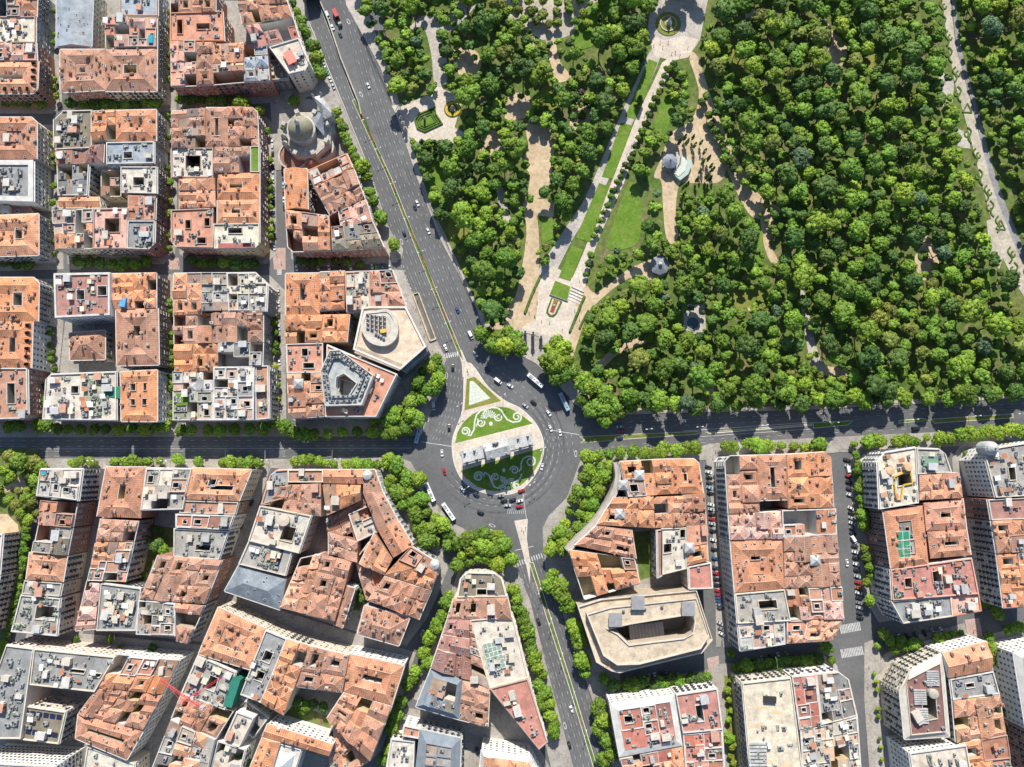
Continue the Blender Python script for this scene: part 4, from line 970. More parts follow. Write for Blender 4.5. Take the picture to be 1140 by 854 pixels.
L('sandy_clearing', "584,140 600,134 618,150 616,176 612,206 598,222 588,216 590,196 582,180 588,160", 'sand')
L('park_path', "552,205 560,210 566,236 576,262 566,268 556,240", 'path')
L('sandy_clearing', "590,222 618,222 616,242 596,240", 'sand')
L('sandy_clearing', "916,18 928,36 942,50 940,70 926,78 918,64 926,46 918,30", 'sand')
L('sandy_clearing', "1020,248 1032,262 1044,286 1042,304 1026,312 1018,288 1026,270", 'sand')
L('sandy_clearing', "900,394 922,408 946,408 948,418 912,416", 'sand')
L('park_path', "890,330 896,328 908,384 916,410 904,410 896,372", 'path')
L('sandy_clearing', "760,340 784,336 786,372 762,372", 'path')
L('park_path', "664,404 690,384 722,374 724,380 692,392 668,412", 'sand')
L('park_path', "786,420 792,420 798,446 790,448", 'sand')
L('park_path', "830,340 842,334 848,344 834,348", 'sand')
# parterre walk near the photo's edge
L('parterre_walk', "1043,-40 1054,-40 1063,50 1082,120 1101,196 1124,258 1150,320 1150,346 1134,322 1114,284 1097,222 1079,150 1062,90 1052,30", 'gravel')
L('park_path', "1055,-40 1060,-40 1069,50 1088,120 1106,190 1128,250 1152,306 1152,324 1124,260 1101,196 1083,120 1064,50", 'greypath')
L('parterre_walk', "1046,78 1062,92 1060,116 1050,120 1044,96", 'path')
L('parterre_walk', "1064,142 1078,150 1080,166 1066,164", 'path')
L('parterre_walk', "1098,246 1116,240 1124,262 1112,300 1102,290", 'gravel')
L('sandy_clearing', "500,60 520,52 536,66 530,84 512,86", 'sand')
L('sandy_clearing', "536,150 552,146 560,166 548,178 534,168", 'sand')
L('sandy_clearing', "500,238 516,236 522,258 510,272 498,258", 'drylawn')
L('sandy_clearing', "636,120 652,110 660,128 648,146 634,140", 'sand')
L('sandy_clearing', "600,100 618,96 624,116 612,126 600,116", 'drylawn')
# lawns
for q in ("722,66 732,70 708,133 696,130", "691,137 704,140 682,199 670,197", "667,204 678,208 657,270 641,265", "636,274 649,278 635,313 622,309"): L('lawn', q, 'lawn')
for q in ("700,203 713,222 712,265 700,276 676,276 686,240", "742,96 756,108 748,130 740,150 728,162 730,128", "480,180 492,178 498,214 488,226 476,200", "602,242 616,245 617,264 604,272", "486,176 508,172 500,210",
          "782,286 800,284 802,306 784,308", "810,320 850,316 852,336 820,346", "830,262 850,258 846,300 834,312", "640,24 668,0 680,0 676,40 640,56", "664,-20 690,-20 688,24 668,30", "888,68 912,92 902,104 886,96", "960,66 974,60 980,78 966,86", "812,50 824,56 826,88 814,80",
          "838,100 852,98 846,150 836,156", "1050,154 1062,150 1062,172 1052,174", "966,230 976,222 974,262 966,266", "1014,196 1036,200 1034,236 1018,232", "922,420 938,424 936,446 922,446", "676,470 676,470 676,470", "536,330 560,322 562,358 540,360", "1090,310 1100,302 1104,330 1094,338"):
    if len(set(q.split())) > 2: L('lawn', q, 'drylawn' if random.random() < .45 else 'lawn')

# ------------------------------------------------------------------ roundabout island
ISL = smooth(PP("519.5,404.5 517,421 515.5,456 505.6,484 503.8,497 506.5,517 516,535 533.7,546.5 556,550.5 575,547.5 590,535.5 601,517 605,499 602.3,484 594,469 579,455 562,446.5 543.5,431.5 529,411 523,404.2"), 4)
sheet('island_kerb', grow(ISL[:-1], .5), .14, M['kerb'], 'structure', -.05)
sheet('island', ISL, .155, M['plaza'], 'structure', -.05)
zi = [.159]
def I(name, pts, m, n=0):
    zi[0] += .004
    p = PP(pts); p = smooth(p, n) if n else p
    return sheet(name, p, zi[0], M[m])
I('island_lawn', "519.6,422 528.5,419.6 558,446.5 517,457", 'drylawn')
I('island_lawn', "506.5,493.6 509.5,481 516,470 526,461 540,455 553,452.5 566,454 578,460 588,468 593.3,471.6", 'lawn')
I('island_lawn', "512.5,524 604.3,498.5 601.5,512 597,521 590,531 580,540 570,545 556,547 544,546 532,542 521,534", 'lawn')
I('island_verge', "512.5,524 520,522 524,536 518,532", 'drylawn')
I('flower_panel', "523,424.5 527,424.2 546,443.5 522,451.5", 'flower_white')

# medians
def slab(name, pts, top, h=.14, kerb=.35):
    p = PP(pts)
    sheet(name, p, h, M['kerb'], 'structure', -.05)
    sheet('median_grass', grow(p, -kerb), h + .006, M[top])
slab('median', "645,486 742,481.5 778,480 780,482 774,484 700,489 646,493.5 650,490", 'drylawn')
slab('median', "905,470.5 940,468.5 950,468 944,473.5 905,477", 'lawn')
slab('median', "784,481 904,471.5 904,474 790,483", 'drylawn', .1, .5)
slab('median', "1001,468 1026,465.5 1036,468 1000,471.5", 'lawn')
slab('median', "1036,466.5 1128,460.5 1128,465.5 1040,471.5", 'drylawn')
slab('median', "572.5,580 587.5,577.5 586.5,600 590,625 590,650 586,630 578,600", 'plaza', .14, .3)
slab('median', "589,626 594,626 613,686 637,762 664,850 690,930 682,930 659,850 633,764 609,690", 'parkfloor', .14, .4)
slab('median', "392,112 395,110 436,198 470,284 513,390 516,402 511,396 466,285 432,199", 'parkfloor', .14, .3)
slab('median', "508,386 514,390 520,404 519,420 515,420 514,404", 'plaza', .12, .3)
WEAR = []
# painted markings
mk = MB(); ZM = .006
def dash(pts, on=2.2, off=5.6, w=.13, off0=0):
    r = resample(pts, .5); n1, n2 = int(on/.5), int(off/.5); i = int(off0 / .5)
    while i + n1 < len(r): ribbon(mk, r[i:i+n1+1:n1], w, ZM); i += n1 + n2
def shift(pts, d):
    L_, R_ = ribbon_pts(pts, 2*abs(d)); return L_ if d > 0 else R_
def lin(s): return smooth(PP(s), 6)
med = lin("357,4 380,66 398,115 434,199 468,285 511,389")
for d in (-4.0, -7.2, -10.4, -13.6): dash(shift(med, d), off0=random.random()*4)
ribbon(mk, shift(med, -1.0), .2, ZM)
med2 = lin("365,-20 384,40 400,96 434,199 468,285 507,380")
for d in (4.2, 7.4, 10.6, 13.8): dash(shift(med2, d), off0=random.random()*4)
ribbon(mk, lin("343,28 382,124 408,188 426,240"), .5, ZM)
ribbon(mk, lin("444,292 470,340 492,386"), .2, ZM) if False else None
dash(lin("449,296 456,318 470,345 492,390"), 1, 2, .3)
for y0 in ("-40,491 460,490", "-40,497 200,497 455,495.5", "-40,503 455,501.5", "-40,508 440,508"): dash(PP(y0), 2.5, 4.5)
ribbon(mk, PP("-40,500 458,499"), .18, ZM)
for y0 in ("700,470 900,461 1150,449", "700,476 790,472 900,466 1150,454.5"): dash(PP(y0), 2.5, 4.5)
for y0 in ("690,496 790,489 960,480 1150,470", "655,499 790,492.5"): dash(PP(y0), 2.5, 4.5)
ribbon(mk, PP("760,480 905,470"), .3, ZM); ribbon(mk, PP("780,486 905,477.6"), .25, ZM)
sm = lin("592,625 612,686 636,762 662,850 684,920")
for d in (3.6, 6.8, 10.0): dash(shift(sm, d), 2, 4)
for d in (-3.6, -6.8, -10.0): dash(shift(sm, d), 2, 4)
# rings of dashes round the island
ctr = P(554, 496)
def ringdash(rx, a0, a1, ry=None):
    ry = ry or rx; pts = [(ctr[0] + rx*math.cos(R(a0 + (a1-a0)*i/60)), ctr[1] + ry*math.sin(R(a0 + (a1-a0)*i/60))) for i in range(61)]
    dash(pts, 2.0, 3.4, .16)
for rr in (31, 34.5, 38): ringdash(rr, -62, 40)
for rr in (33.5, 37): ringdash(rr, -140, -70)
for s_ in ("534,400 552,424 580,441 600,462", "541,396 560,416 590,436 606,456", "531,408 550,432 574,447"): dash(lin(s_), 2, 3)
for x in (0, 1, 2, 3, 4): dash(lin(f"{499+x*4.2},{408+x} {496+x*4},{440} {490+x*3.8},{470} {480+x*4},{492}"), 2.2, 3)
for x in range(6): dash(PP(f"{606+x*6},{486-x*.5} {607+x*6.6},{500+x*2}"), 2.2, 2.6)
ribbon(mk, PP("469,492 503,497"), .35, ZM); ribbon(mk, PP("608,478 645,484"), .35, ZM); ribbon(mk, PP("582,548 586,577"), .3, ZM); ribbon(mk, PP("573,613 594,608"), .35, ZM); ribbon(mk, PP("493,399 515,392"), .3, ZM)
for x in range(9): ribbon(mk, [P(566 + x*2.2, 566 + (x % 2)), P(566 + x*2.2 - 1, 572)], .25, ZM)
wb_ = MB()
for base, offs in ((med, (-2.4, -5.6, -8.8, -12.0)), (med2, (2.6, 5.8, 9.0, 12.2)), (sm, (2.0, 5.2, 8.4, -2.0, -5.2, -8.4))):
    for d_ in offs:
        for e_ in (-.75, .75): ribbon(wb_, shift(base, d_ + e_), .55, .0022)
for y0 in ("-40,494 460,493", "-40,506 455,504.5", "700,473 900,463.5 1150,452", "690,493 790,486 960,477.5 1150,467.5"):
    for e_ in (-.8, .8): ribbon(wb_, shift(PP(y0), e_), .55, .0022)
for rr in (29.5, 33, 36.5, 41):
    q_ = [(ctr[0] + rr*math.cos(R(a_)), ctr[1] + rr*math.sin(R(a_))) for a_ in range(-150, 50, 5)]; ribbon(wb_, q_, 1.2, .0022)
wb_.obj('tyre_worn_asphalt', two_noise('tyre_worn_asphalt', (.082, .083, .086), (.115, .116, .118), .05, .6))['kind'] = 'structure'
mk.obj('road_markings', M['white_paint'])['kind'] = 'structure'
# zebra crossings and speed roundels
def zebra(a, b, wid, n):
    m_ = MB(); A, C = Vector(P(*a)), Vector(P(*b)); d = (C - A); u = d.normalized(); v = Vector((-u.y, u.x))
    for i in range(n):
        p = A + d * ((i + .5) / n)
        m_.poly([(*(p + u*s1*.28 + v*s2*wid/2), ZM + .004) for s1, s2 in ((-1, -1), (1, -1), (1, 1), (-1, 1))])
    m_.obj('zebra_crossing', M['white_paint'])['kind'] = 'structure'
for a, b, w_, n_ in (((935, 701), (958, 697), 5, 13), ((936, 728), (961, 724), 5, 14), ((793, 746), (806, 745), 4, 8), ((774, 506), (786, 505), 4, 7), ((1076, 700), (1090, 697), 4, 8), ((487, 398), (515, 393), 3, 0 or 12), ((575, 628), (607, 617), 3, 12), ((311, 300), (311, 306), 3, 4)): zebra(a, b, w_, n_)
rm = MB()
for px, py, an in ((388, 24, 65), (440, 147, 65), (402, 105, 60), (447, 269, 70), (476, 466, 80), (497, 418, 85), (641, 505, 90), (581, 648, 75), (629, 808, 75), (548, 585, 20)):
    x, y = P(px, py); a = R(-an)
    o_ = [(x + math.cos(a)*2.1*math.cos(t)*s_ - math.sin(a)*.85*math.sin(t)*s_, y + math.sin(a)*2.1*math.cos(t)*s_ + math.cos(a)*.85*math.sin(t)*s_) for s_ in (1, .72) for t in [2*math.pi*i/20 for i in range(20)]]
    for i in range(20):
        j = (i+1) % 20; rm.poly([(*o_[i], ZM+.003), (*o_[j], ZM+.003), (*o_[20+j], ZM+.003), (*o_[20+i], ZM+.003)])
rm.obj('roundel_markings', M['white_paint'])['kind'] = 'structure'

for q in ("154,582 194,588 192,616 176,620 158,650 142,646", "316,778 372,800 364,818 306,800", "706,592 732,590 731,640 712,646", "392,656 408,664 400,680 386,678"): S('courtyard_garden', q, .26, 'parkfloor', -.05)

pt = MB(); gp = random.Random(9)
for px, py, dx, dy in [(gp.uniform(0, 450), gp.uniform(488, 511), 1, 0) for _ in range(16)] + [(700 + gp.random()*430, 462 + gp.random()*30, 1, -.05) for _ in range(20)] + [(395 + t*105 + gp.uniform(-8, 34), 60 + t*300, 1, 2.5) for t in [gp.random() for _ in range(26)]] + [(600 + t*56 + gp.uniform(-18, 22), 640 + t*210, .35, 1) for t in [gp.random() for _ in range(18)]] + [(554 + 62*math.cos(a), 494 + 62*math.sin(a), -math.sin(a), math.cos(a)) for a in [gp.random()*6.28 for _ in range(14)]]:
    x, y = P(px, py); pt.obox(x, y, math.atan2(-dy, dx), gp.uniform(3, 16), gp.uniform(.6, 2.6), -.01, .0035 + gp.random()*.001)
pt.obj('asphalt_patch', two_noise('asphalt_patch', (.105, .106, .11), (.155, .155, .157), .06, .7))['kind'] = 'structure'
FPS = build_all()
BY = {d['label']: d for d in BLD}
def find(sub): return next(d for d in BLD if sub in d['label'])
def W2(root, px, py, z): x, y = P(px, py, z); return (x - root.location.x, y - root.location.y)
d = find('grey pyramid dormer facing'); b = MB()
for arc, w_, z_ in ((((685, 515), (687, 530), (683, 547), (672, 566), (659, 583), (644, 598), (630, 612)), 2.2, 17.5), (((689.5, 515), (690, 531), (686, 549), (675, 568), (662, 585), (647, 600), (634, 613)), 1.6, 18.6)):
    ribbon(b, [W2(d['root'], *p, z_) for p in smooth(list(arc), 5)], w_, z_, z0=0)
ext0 = b.obj('street_terrace', M['parapet'], d['root'], None, (.38, .34, .30))
# --- white octagon upper storeys on the terracotta terrace
d = find('white octagon'); rt = d['root']; h = d['h']
o = [W2(rt, *q, h+5) for q in ((367, 390), (378, 389), (416, 418), (403, 451), (362, 452), (357, 413))]
well = [W2(rt, *q, h+5) for q in ((375, 420), (383, 416), (397, 427), (388, 441), (377, 441), (374, 430))]
def ringsolid(outer, inner, z0, z1, mats, name, parent, col, wallname, wcol):
    b = MB(); w = MB(); n = len(outer)
    for i in range(n):
        j = (i+1) % n
        b.poly([(*p, z1) for p in inward([outer[i], outer[j], inner[j], inner[i]])])
        w.poly([(*outer[i], z0), (*outer[j], z0), (*outer[j], z1), (*outer[i], z1)]); w.poly([(*inner[j], z0-8), (*inner[i], z0-8), (*inner[i], z1), (*inner[j], z1)])
    w.poly([(*p, z0-8) for p in inner])
    b.obj(name, mats[0], parent, None, col, tint=True); w.obj(wallname, mats[1], parent, None, wcol)
ringsolid(o, well, h, h+5, (M['deck'], M['wall']), 'upper_deck', rt, (.36, .38, .37), 'upper_wall', (.62, .6, .56))
cxo = sum(p[0] for p in o)/6; cyo = sum(p[1] for p in o)/6
for sc1, z1, c1 in ((1.03, h+5.5, (.46, .46, .44)),):
    b = MB()
    for src, k1, k2 in ((o, 1.0, .955), (well, 1.1, 1.0)):
        c0 = (sum(p[0] for p in src)/6, sum(p[1] for p in src)/6)
        A = [(c0[0]+(x-c0[0])*k1, c0[1]+(y-c0[1])*k1) for x, y in src]; Bq = [(c0[0]+(x-c0[0])*k2, c0[1]+(y-c0[1])*k2) for x, y in src]
        for i in range(6):
            j = (i+1) % 6; b.prism([A[i], A[j], Bq[j], Bq[i]], h+4.9, h+6.0)
    b.obj('parapet', M['parapet'], rt, None, c1)
for i in range(6):
    j = (i+1) % 6; A = Vector(o[i]); C = Vector(o[j]); L_ = (C-A).length; n_ = Vector((C-A).yx); n_ = Vector((n_.x, -n_.y)).normalized() * (1 if Vector((C-A).yx).dot(Vector((1, 1))) else 1)
    mid = (A+C)/2 + (Vector((cxo, cyo)) - (A+C)/2) * .22
    for q in range(10):
        p = A.lerp(C, (q%5+.7)/5.4); p = p.lerp(Vector((cxo, cyo)), .14 if q < 5 else .30)
        e = link('air_conditioner', PART['air_conditioner'], rt, (p.x, p.y, h+5)); e.rotation_euler = (0, 0, math.atan2((C-A).y, (C-A).x)); e.scale = (1.2 + (q % 3)*.5, 1.1, 1.0 + (q % 2)*.7)
# --- pale building with the oval drum
h = 21
pts = [P(*q, h) for q in ((404, 343), (413, 342), (452, 342), (474, 386), (446, 411), (394, 389))]
cx = sum(p[0] for p in pts)/6; cy = sum(p[1] for p in pts)/6
rt = thing('apartment_building', 'pale sandy building with a raised oval drum and curved glass corner by the roundabout', 'building', (cx, cy, 0))
loc = [(x-cx, y-cy) for x, y in pts]
b = MB(); lo = inward(loc)
for i in range(6): b.poly([(*lo[i], 0), (*lo[(i+1) % 6], 0), (*lo[(i+1) % 6], h), (*lo[i], h)])
b.obj('wall', M['wall'], rt, None, (.34, .32, .30))
b = MB(); b.poly([(*p, h) for p in lo]); b.obj('terrace', M['deck'], rt, None, (.60, .47, .35), tint=True)
b = MB(); q6 = grow(lo, -.8); q7 = grow(lo, .35)
for i in range(6): j = (i+1) % 6; b.prism([q7[i], q7[j], q6[j], q6[i]], h-.3, h+1)
b.obj('parapet', M['parapet'], rt, None, (.6, .56, .5))
dp = smooth([W2(rt, *p, h+5) for p in ((405, 346), (418, 345), (432, 344), (440, 354), (443, 366), (440, 377), (431, 384), (419, 384), (408, 378), (401, 364), (403, 352), (405, 346))], 3)[:-1]
dc = (sum(p[0] for p in dp)/len(dp), sum(p[1] for p in dp)/len(dp)); nd = len(dp)
b = MB(); b.prism(dp, h-.2, h+3); b.obj('drum', M['wall'], rt, None, (.46, .40, .33))
b = MB(); d2_ = [(dc[0]+(x-dc[0])*.84, dc[1]+(y-dc[1])*.84) for x, y in dp]; d3_ = [(dc[0]+(x-dc[0])*.62, dc[1]+(y-dc[1])*.62) for x, y in dp]
for i in range(nd):
    j = (i+1) % nd; b.prism([dp[i], dp[j], d2_[j], d2_[i]], h+3.01, h+3.8); b.prism([d2_[i], d2_[j], d3_[j], d3_[i]], h+3.005, h+3.3 + .02*(i % 2))
b.obj('drum_rim', M['parapet'], rt, None, (.50, .46, .40))
for i in range(5):
    for j in range(4):
        x, y = W2(rt, 409 + i*4.6, 350 + j*5 + i*.8, h+5); e = link('air_conditioner', PART['air_conditioner'], rt, (x, y, h+3)); e.scale = (1.0, .6, 1.4); e.rotation_euler = (0, 0, -.15)
b = MB(); x, y = W2(rt, 426, 368, h+6); b.obox(x, y, .2, 3.4, 2.2, h+3, h+5.2); b.obj('plant_box', M['obj'], rt, None, (.55, .40, .10))
b = MB(); A = Vector(W2(rt, 396, 389, h+1)); C = Vector(W2(rt, 446, 409, h+1)); ribbon(b, [tuple(A), tuple(C)], 4.5, h+.8, z0=h-.2); b.obj('roof_step', M['deck'], rt, None, (.36, .29, .23), tint=True)
for i in range(4):
    e = link('vent_pipe', PART['vent_pipe'], rt, (dc[0]-2+i*1.6, dc[1]-4-i, h+3)); e.scale = (1.8, 1.8, 1.6)
b = MB(); A = Vector(W2(rt, 447, 411, h-3)); C = Vector(W2(rt, 474, 387, h-3))
for i in range(14):
    p = A.lerp(C, (i+.1)/14); q = A.lerp(C, (i+.85)/14); n_ = Vector((C-A)).normalized(); n_ = Vector((n_.y, -n_.x))
    if n_.dot(p) < 0: n_ = -n_
    b.prism([tuple(p+n_*.3), tuple(q+n_*.3), tuple(q+n_*2.6), tuple(p+n_*2.6)], 3, h-2)
b.obj('glass_bay', M['slate'], rt)
# --- big sandy ring building
h = 21
outer = "643,675 668,667 776,657 794,713 782,728 690,750 681,748 664,738"
inner = "676,700 700,694 768,683 772,690 770,703 764,708 700,716 688,704"
op = [P(*map(float, q.split(',')), h) for q in outer.split()]; ip = [P(*map(float, q.split(',')), h) for q in inner.split()]
cx = sum(p[0] for p in op)/8; cy = sum(p[1] for p in op)/8
rt = thing('bank_building', 'big sandy concrete ring building round a long dark courtyard beside the tree avenue', 'building', (cx, cy, 0))
ol = [(x-cx, y-cy) for x, y in op]; il = [(x-cx, y-cy) for x, y in ip]
def scale_to(a, b_, t): return [(x+(u-x)*t, y+(v-y)*t) for (x, y), (u, v) in zip(a, b_)]
b = MB(); w = MB(); pp = MB(); m1 = scale_to(ol, il, .34); m0 = scale_to(ol, il, .06); m2 = scale_to(ol, il, .28); m3 = scale_to(ol, il, .95)
for i in range(8):
    j = (i+1) % 8
    b.poly([(*p, h+2.5) for p in inward([m1[i], m1[j], il[j], il[i]])])
    b.poly([(*p, h-2.2) for p in inward([m0[i], m0[j], m2[j], m2[i]])])
    w.poly([(*ol[i], 0), (*ol[j], 0), (*ol[j], h-1), (*ol[i], h-1)]); w.poly([(*il[j], 2), (*il[i], 2), (*il[i], h+2.5), (*il[j], h+2.5)])
    w.poly([(*m2[i], h-2.2), (*m2[j], h-2.2), (*m2[j], h+3), (*m2[i], h+3)])
    pp.prism([ol[i], ol[j], m0[j], m0[i]], h-2.3, h-1); pp.prism([m2[i], m2[j], m1[j], m1[i]], h+2.4, h+3.3); pp.prism([m3[i], m3[j], il[j], il[i]], h+2.52, h+3.3)
w.poly([(*p, 2) for p in il])
b.obj('roof', M['deck'], rt, None, (.50, .41, .30), tint=True); w.obj('wall', M['wall'], rt, None, (.42, .35, .27)); pp.obj('parapet', M['parapet'], rt, None, (.55, .49, .41))
for px, py in ((710, 671), (766, 678), (685, 690)):
    x, y = W2(rt, px, py, h+5); e = link('stair_head', PART['stair_head'], rt, (x, y, h+2.5), (.25, .25, .26)); e.scale = (1.7, 2.2, 1.2)
b = MB(); x, y = W2(rt, 720, 703, 14); b.obox(x, y, .1, 20, 9, 2.2, 14); b.obj('courtyard_block', M['wall'], rt, None, (.3, .27, .24))
b = MB()
for i in range(9): b.obox(x - 8 + i*2, y, .1, .4, 8.6, 14.01, 14.4)
b.obj('courtyard_beam', M['stone_grey'], rt)
for t in (.15, .25, .4, .6, .85):
    p = Vector(m1[1]).lerp(Vector(m1[2]), t); e = link('vent_pipe', PART['vent_pipe'], rt, (p.x, p.y-1.5, h+2.6)); e.scale = (2, 2, 1.5)
x, y = P(673, 743, 24)
fl = thing('flag', 'red and yellow flag on a short roof pole at the sandy ring building corner', 'flag', (x, y, h-1))
b = MB(); b.tube((0, 0, 0), (0, 0, 5), .08); b.obj('pole', M['metal'], fl)
b = MB(); 
for i in range(3): b.poly([(0, 0, 3.2+i*.6), (3, .3, 3.2+i*.6), (3, .3, 3.8+i*.6), (0, 0, 3.8+i*.6)], 0 if i != 1 else 1)
b.obj('cloth', [plain('flag_red', (.5, .02, .02)), plain('flag_yellow', (.6, .38, .02))], fl)
# --- extra roof features
def ext(sub, mb, name, m, col=None, tint=False): return mb.obj(name, m, find(sub)['root'], None, col, tint)
d = find('green sports deck'); b = MB(); h = d['h']
q = [W2(d['root'], *p, h+1) for p in ((997, 592), (1012, 591), (1014, 620), (999, 621))]; b.prism(q, h-1, h+1.2); ext('green sports deck', b, 'sports_deck', M['obj'], (.03, .22, .13))
b = MB()
for t in (0, .34, .67, 1): 
    a_, c_ = Vector(q[0]).lerp(Vector(q[3]), t), Vector(q[1]).lerp(Vector(q[2]), t); ribbon(b, [tuple(a_), tuple(c_)], .35, h+1.21)
for t in (0, .5, 1): ribbon(b, [tuple(Vector(q[0]).lerp(Vector(q[1]), t)), tuple(Vector(q[3]).lerp(Vector(q[2]), t))], .3, h+1.213)
ext('green sports deck', b, 'deck_line', M['white_paint'])
d = find('green glass rectangle'); b = MB(); h = d['h']; q = [W2(d['root'], *p, h) for p in ((1026, 508), (1043, 508), (1044, 519), (1027, 519))]; b.prism(q, h-.5, h+1.1)
ext('green glass rectangle', b, 'glass_roof', plain('green_glass', (.16, .27, .2), .2))
d = find('big green glass skylight'); b = MB(); h = d['h']; q = [W2(d['root'], *p, h) for p in ((537, 717), (556, 713), (563, 742), (545, 749))]; b.prism(q, h-.5, h+1.0)
ext('big green glass skylight', b, 'glass_roof', plain('pale_green_glass', (.22, .3, .24), .25)); b = MB()
for t in [i/6 for i in range(7)]: ribbon(b, [tuple(Vector(q[0]).lerp(Vector(q[3]), t)), tuple(Vector(q[1]).lerp(Vector(q[2]), t))], .3, h+1.15, z0=h+1.01)
for t in [i/4 for i in range(5)]: ribbon(b, [tuple(Vector(q[0]).lerp(Vector(q[1]), t)), tuple(Vector(q[3]).lerp(Vector(q[2]), t))], .3, h+1.17, z0=h+1.005)
ext('big green glass skylight', b, 'glazing_bar', M['frame'])
d = find('bearing a glass pyramid'); b = MB(); h = d['h']; q = [W2(d['root'], *p, h) for p in ((311, 836), (328, 840), (322, 862), (304, 858))]; a_ = (sum(p[0] for p in q)/4, sum(p[1] for p in q)/4)
for i in range(4): b.poly([(*q[i], h+.3), (*q[(i+1) % 4], h+.3), (*a_, h+5)])
ext('bearing a glass pyramid', b, 'glass_pyramid', plain('white_glass', (.5, .55, .55), .25))
d = find('grey domed turret'); b = MB(); x, y = W2(d['root'], 1104, 499, 28); b.lathe([(4.2, 20), (4.2, 26.5), (4.0, 28), (3.2, 29.6), (1.8, 30.8), (.4, 31.4), (.3, 33)], 16, x, y); ext('grey domed turret', b, 'turret', M['stone_grey'])
d = find('yellow rimmed light well')
for px, py in ((990, 524), (1010, 520)):
    b = MB(); x, y = W2(d['root'], px, py, 27); b.lathe([(2.2, 25), (2.2, 28), (2.5, 28.1), (2.3, 28.6), (.2, 28.8)], 14, x, y); ext('yellow rimmed light well', b, 'turret', M['wall'], (.55, .36, .22))
b = MB(); q = [W2(d['root'], *p, 26) for p in ((995, 531), (1013, 523), (1016, 538), (1006, 540), (1003, 556), (998, 556))]
for i in range(6):
    ribbon(b, [q[i], q[(i+1) % 6]], .7, 26.3 + i*.003, z0=25.02)
ext('yellow rimmed light well', b, 'well_rim', M['obj'], (.58, .36, .06))
d = find('blue tarpaulin'); b = MB(); q = [W2(d['root'], *p, 21) for p in ((132, 341), (136, 333), (141, 332), (139, 342))]; b.prism(q, 17.5, 21.6); ext('blue tarpaulin', b, 'tarpaulin', M['obj'], (.10, .32, .62))
d = find('small turquoise pool,'); b = MB(); q = [W2(d['root'], *p, 18) for p in ((167, 41), (172, 41), (172, 50), (167, 50))]; b.prism(q, 17, 20.4); ext('small turquoise pool,', b, 'pool', M['pool'])
d = find('turquoise corner basin'); b = MB(); q = [W2(d['root'], *p, 22) for p in ((48, 524), (54, 523), (53, 528), (47, 530))]; b.prism(q, 21, 23.2); ext('turquoise corner basin', b, 'basin', M['pool'])
d = find('half built grey roof'); b = MB(); q = [W2(d['root'], *p, 20) for p in ((258, 752), (268, 757), (258, 788), (249, 785))]; b.prism(q, 6, 20.6); ext('half built grey roof', b, 'safety_net', M['obj'], (.03, .17, .12))
d = find('wide pale grey roof'); b = MB(); q = [W2(d['root'], *p, 18) for p in ((117, 433), (134, 430), (134, 444), (117, 441))]; b.prism(q, 10, 18.5); ext('wide pale grey roof', b, 'green_tarpaulin', M['obj'], (.03, .19, .12))
q = [W2(d['root'], *p, 18) for p in ((94, 420), (121, 418), (121, 463), (94, 463))]; b = MB(); b.poly([(*p, 18.06) for p in inward(q)]); ext('wide pale grey roof', b, 'gravel_bed', M['deck'], (.36, .36, .25), True)
d = find('green lawn square'); b = MB(); q = [W2(d['root'], *p, 20) for p in ((196, 438), (210, 438), (209, 451), (196, 452))]; b.prism(q, 19, 20.4); ext('green lawn square', b, 'roof_lawn', M['lawn'])
d = find('narrow roof lawn'); b = MB(); q = [W2(d['root'], *p, 20) for p in ((280.5, 165), (287.5, 165), (287.5, 190.5), (280.5, 190.5))]; b.prism(q, 19, 19.9); ext('narrow roof lawn', b, 'roof_lawn', M['lawn'])
d = find('huge plain cream'); b = MB()
for i in range(9): x, y = W2(d['root'], 836 + 8, 828 + i*4, 23); b.obox(x, y, 0, 10, 1.1, 22, 23.0)
ext('huge plain cream', b, 'louvre', M['stone_grey'])
b = MB(); x, y = W2(d['root'], 857, 779, 23); b.obox(x, y, -.05, 7, 3.4, 21.9, 23.6); ext('huge plain cream', b, 'roof_light', M['dark'])
b = MB()
for i, (u, v, l_, w_) in enumerate(((.35, .25, 9, 2), (.2, .42, 11, 1.4), (.62, .3, 6, 2), (.3, .75, 14, 3), (.7, .8, 8, 4))):
    x, y = d['roofo'].mp(u*d['roofo'].W, v*d['roofo'].H); x -= d['c'][0]; y -= d['c'][1]
    b.poly([(x + l_*.5*math.cos(t)*(1+.3*math.sin(3*t+i)), y + w_*.5*math.sin(t)*(1+.3*math.cos(2*t+i)), 22.02 + i*.004) for t in [2*math.pi*k_/14 for k_ in range(14)]])
ext('huge plain cream', b, 'rust_stain', M['obj'], (.56, .42, .25))
d = find('brown red flat roof inside'); h = d['h']
for px, py in ((1038, 755), (1024, 776), (1026, 797)):
    b = MB(); x, y = W2(d['root'], px, py, h+2)
    for i in range(7): b.obox(x, y - 3.6 + i*1.2, 0, 7, .8, h+1.3, h+2.6)
    ext('brown red flat roof inside', b, 'louvre_panel', M['stone_grey'])
d = find('round water tower'); b = MB(); x, y = W2(d['root'], 1042, 774, 30); b.lathe([(2.2, 20), (2.2, 27), (2.7, 27.2), (2.7, 28.2), (2.3, 28.6), (.3, 29)], 18, x, y); ext('round water tower', b, 'tank_tower', M['stone'])
d = find('curved stair and a deep'); b = MB(); x, y = W2(d['root'], 316, 579, 23); b.lathe([(3.2, 20.5), (3.2, 24), (3.5, 24.1), (.2, 24.6)], 16, x, y); ext('curved stair and a deep', b, 'stair_turret', M['wall'], (.5, .42, .34))
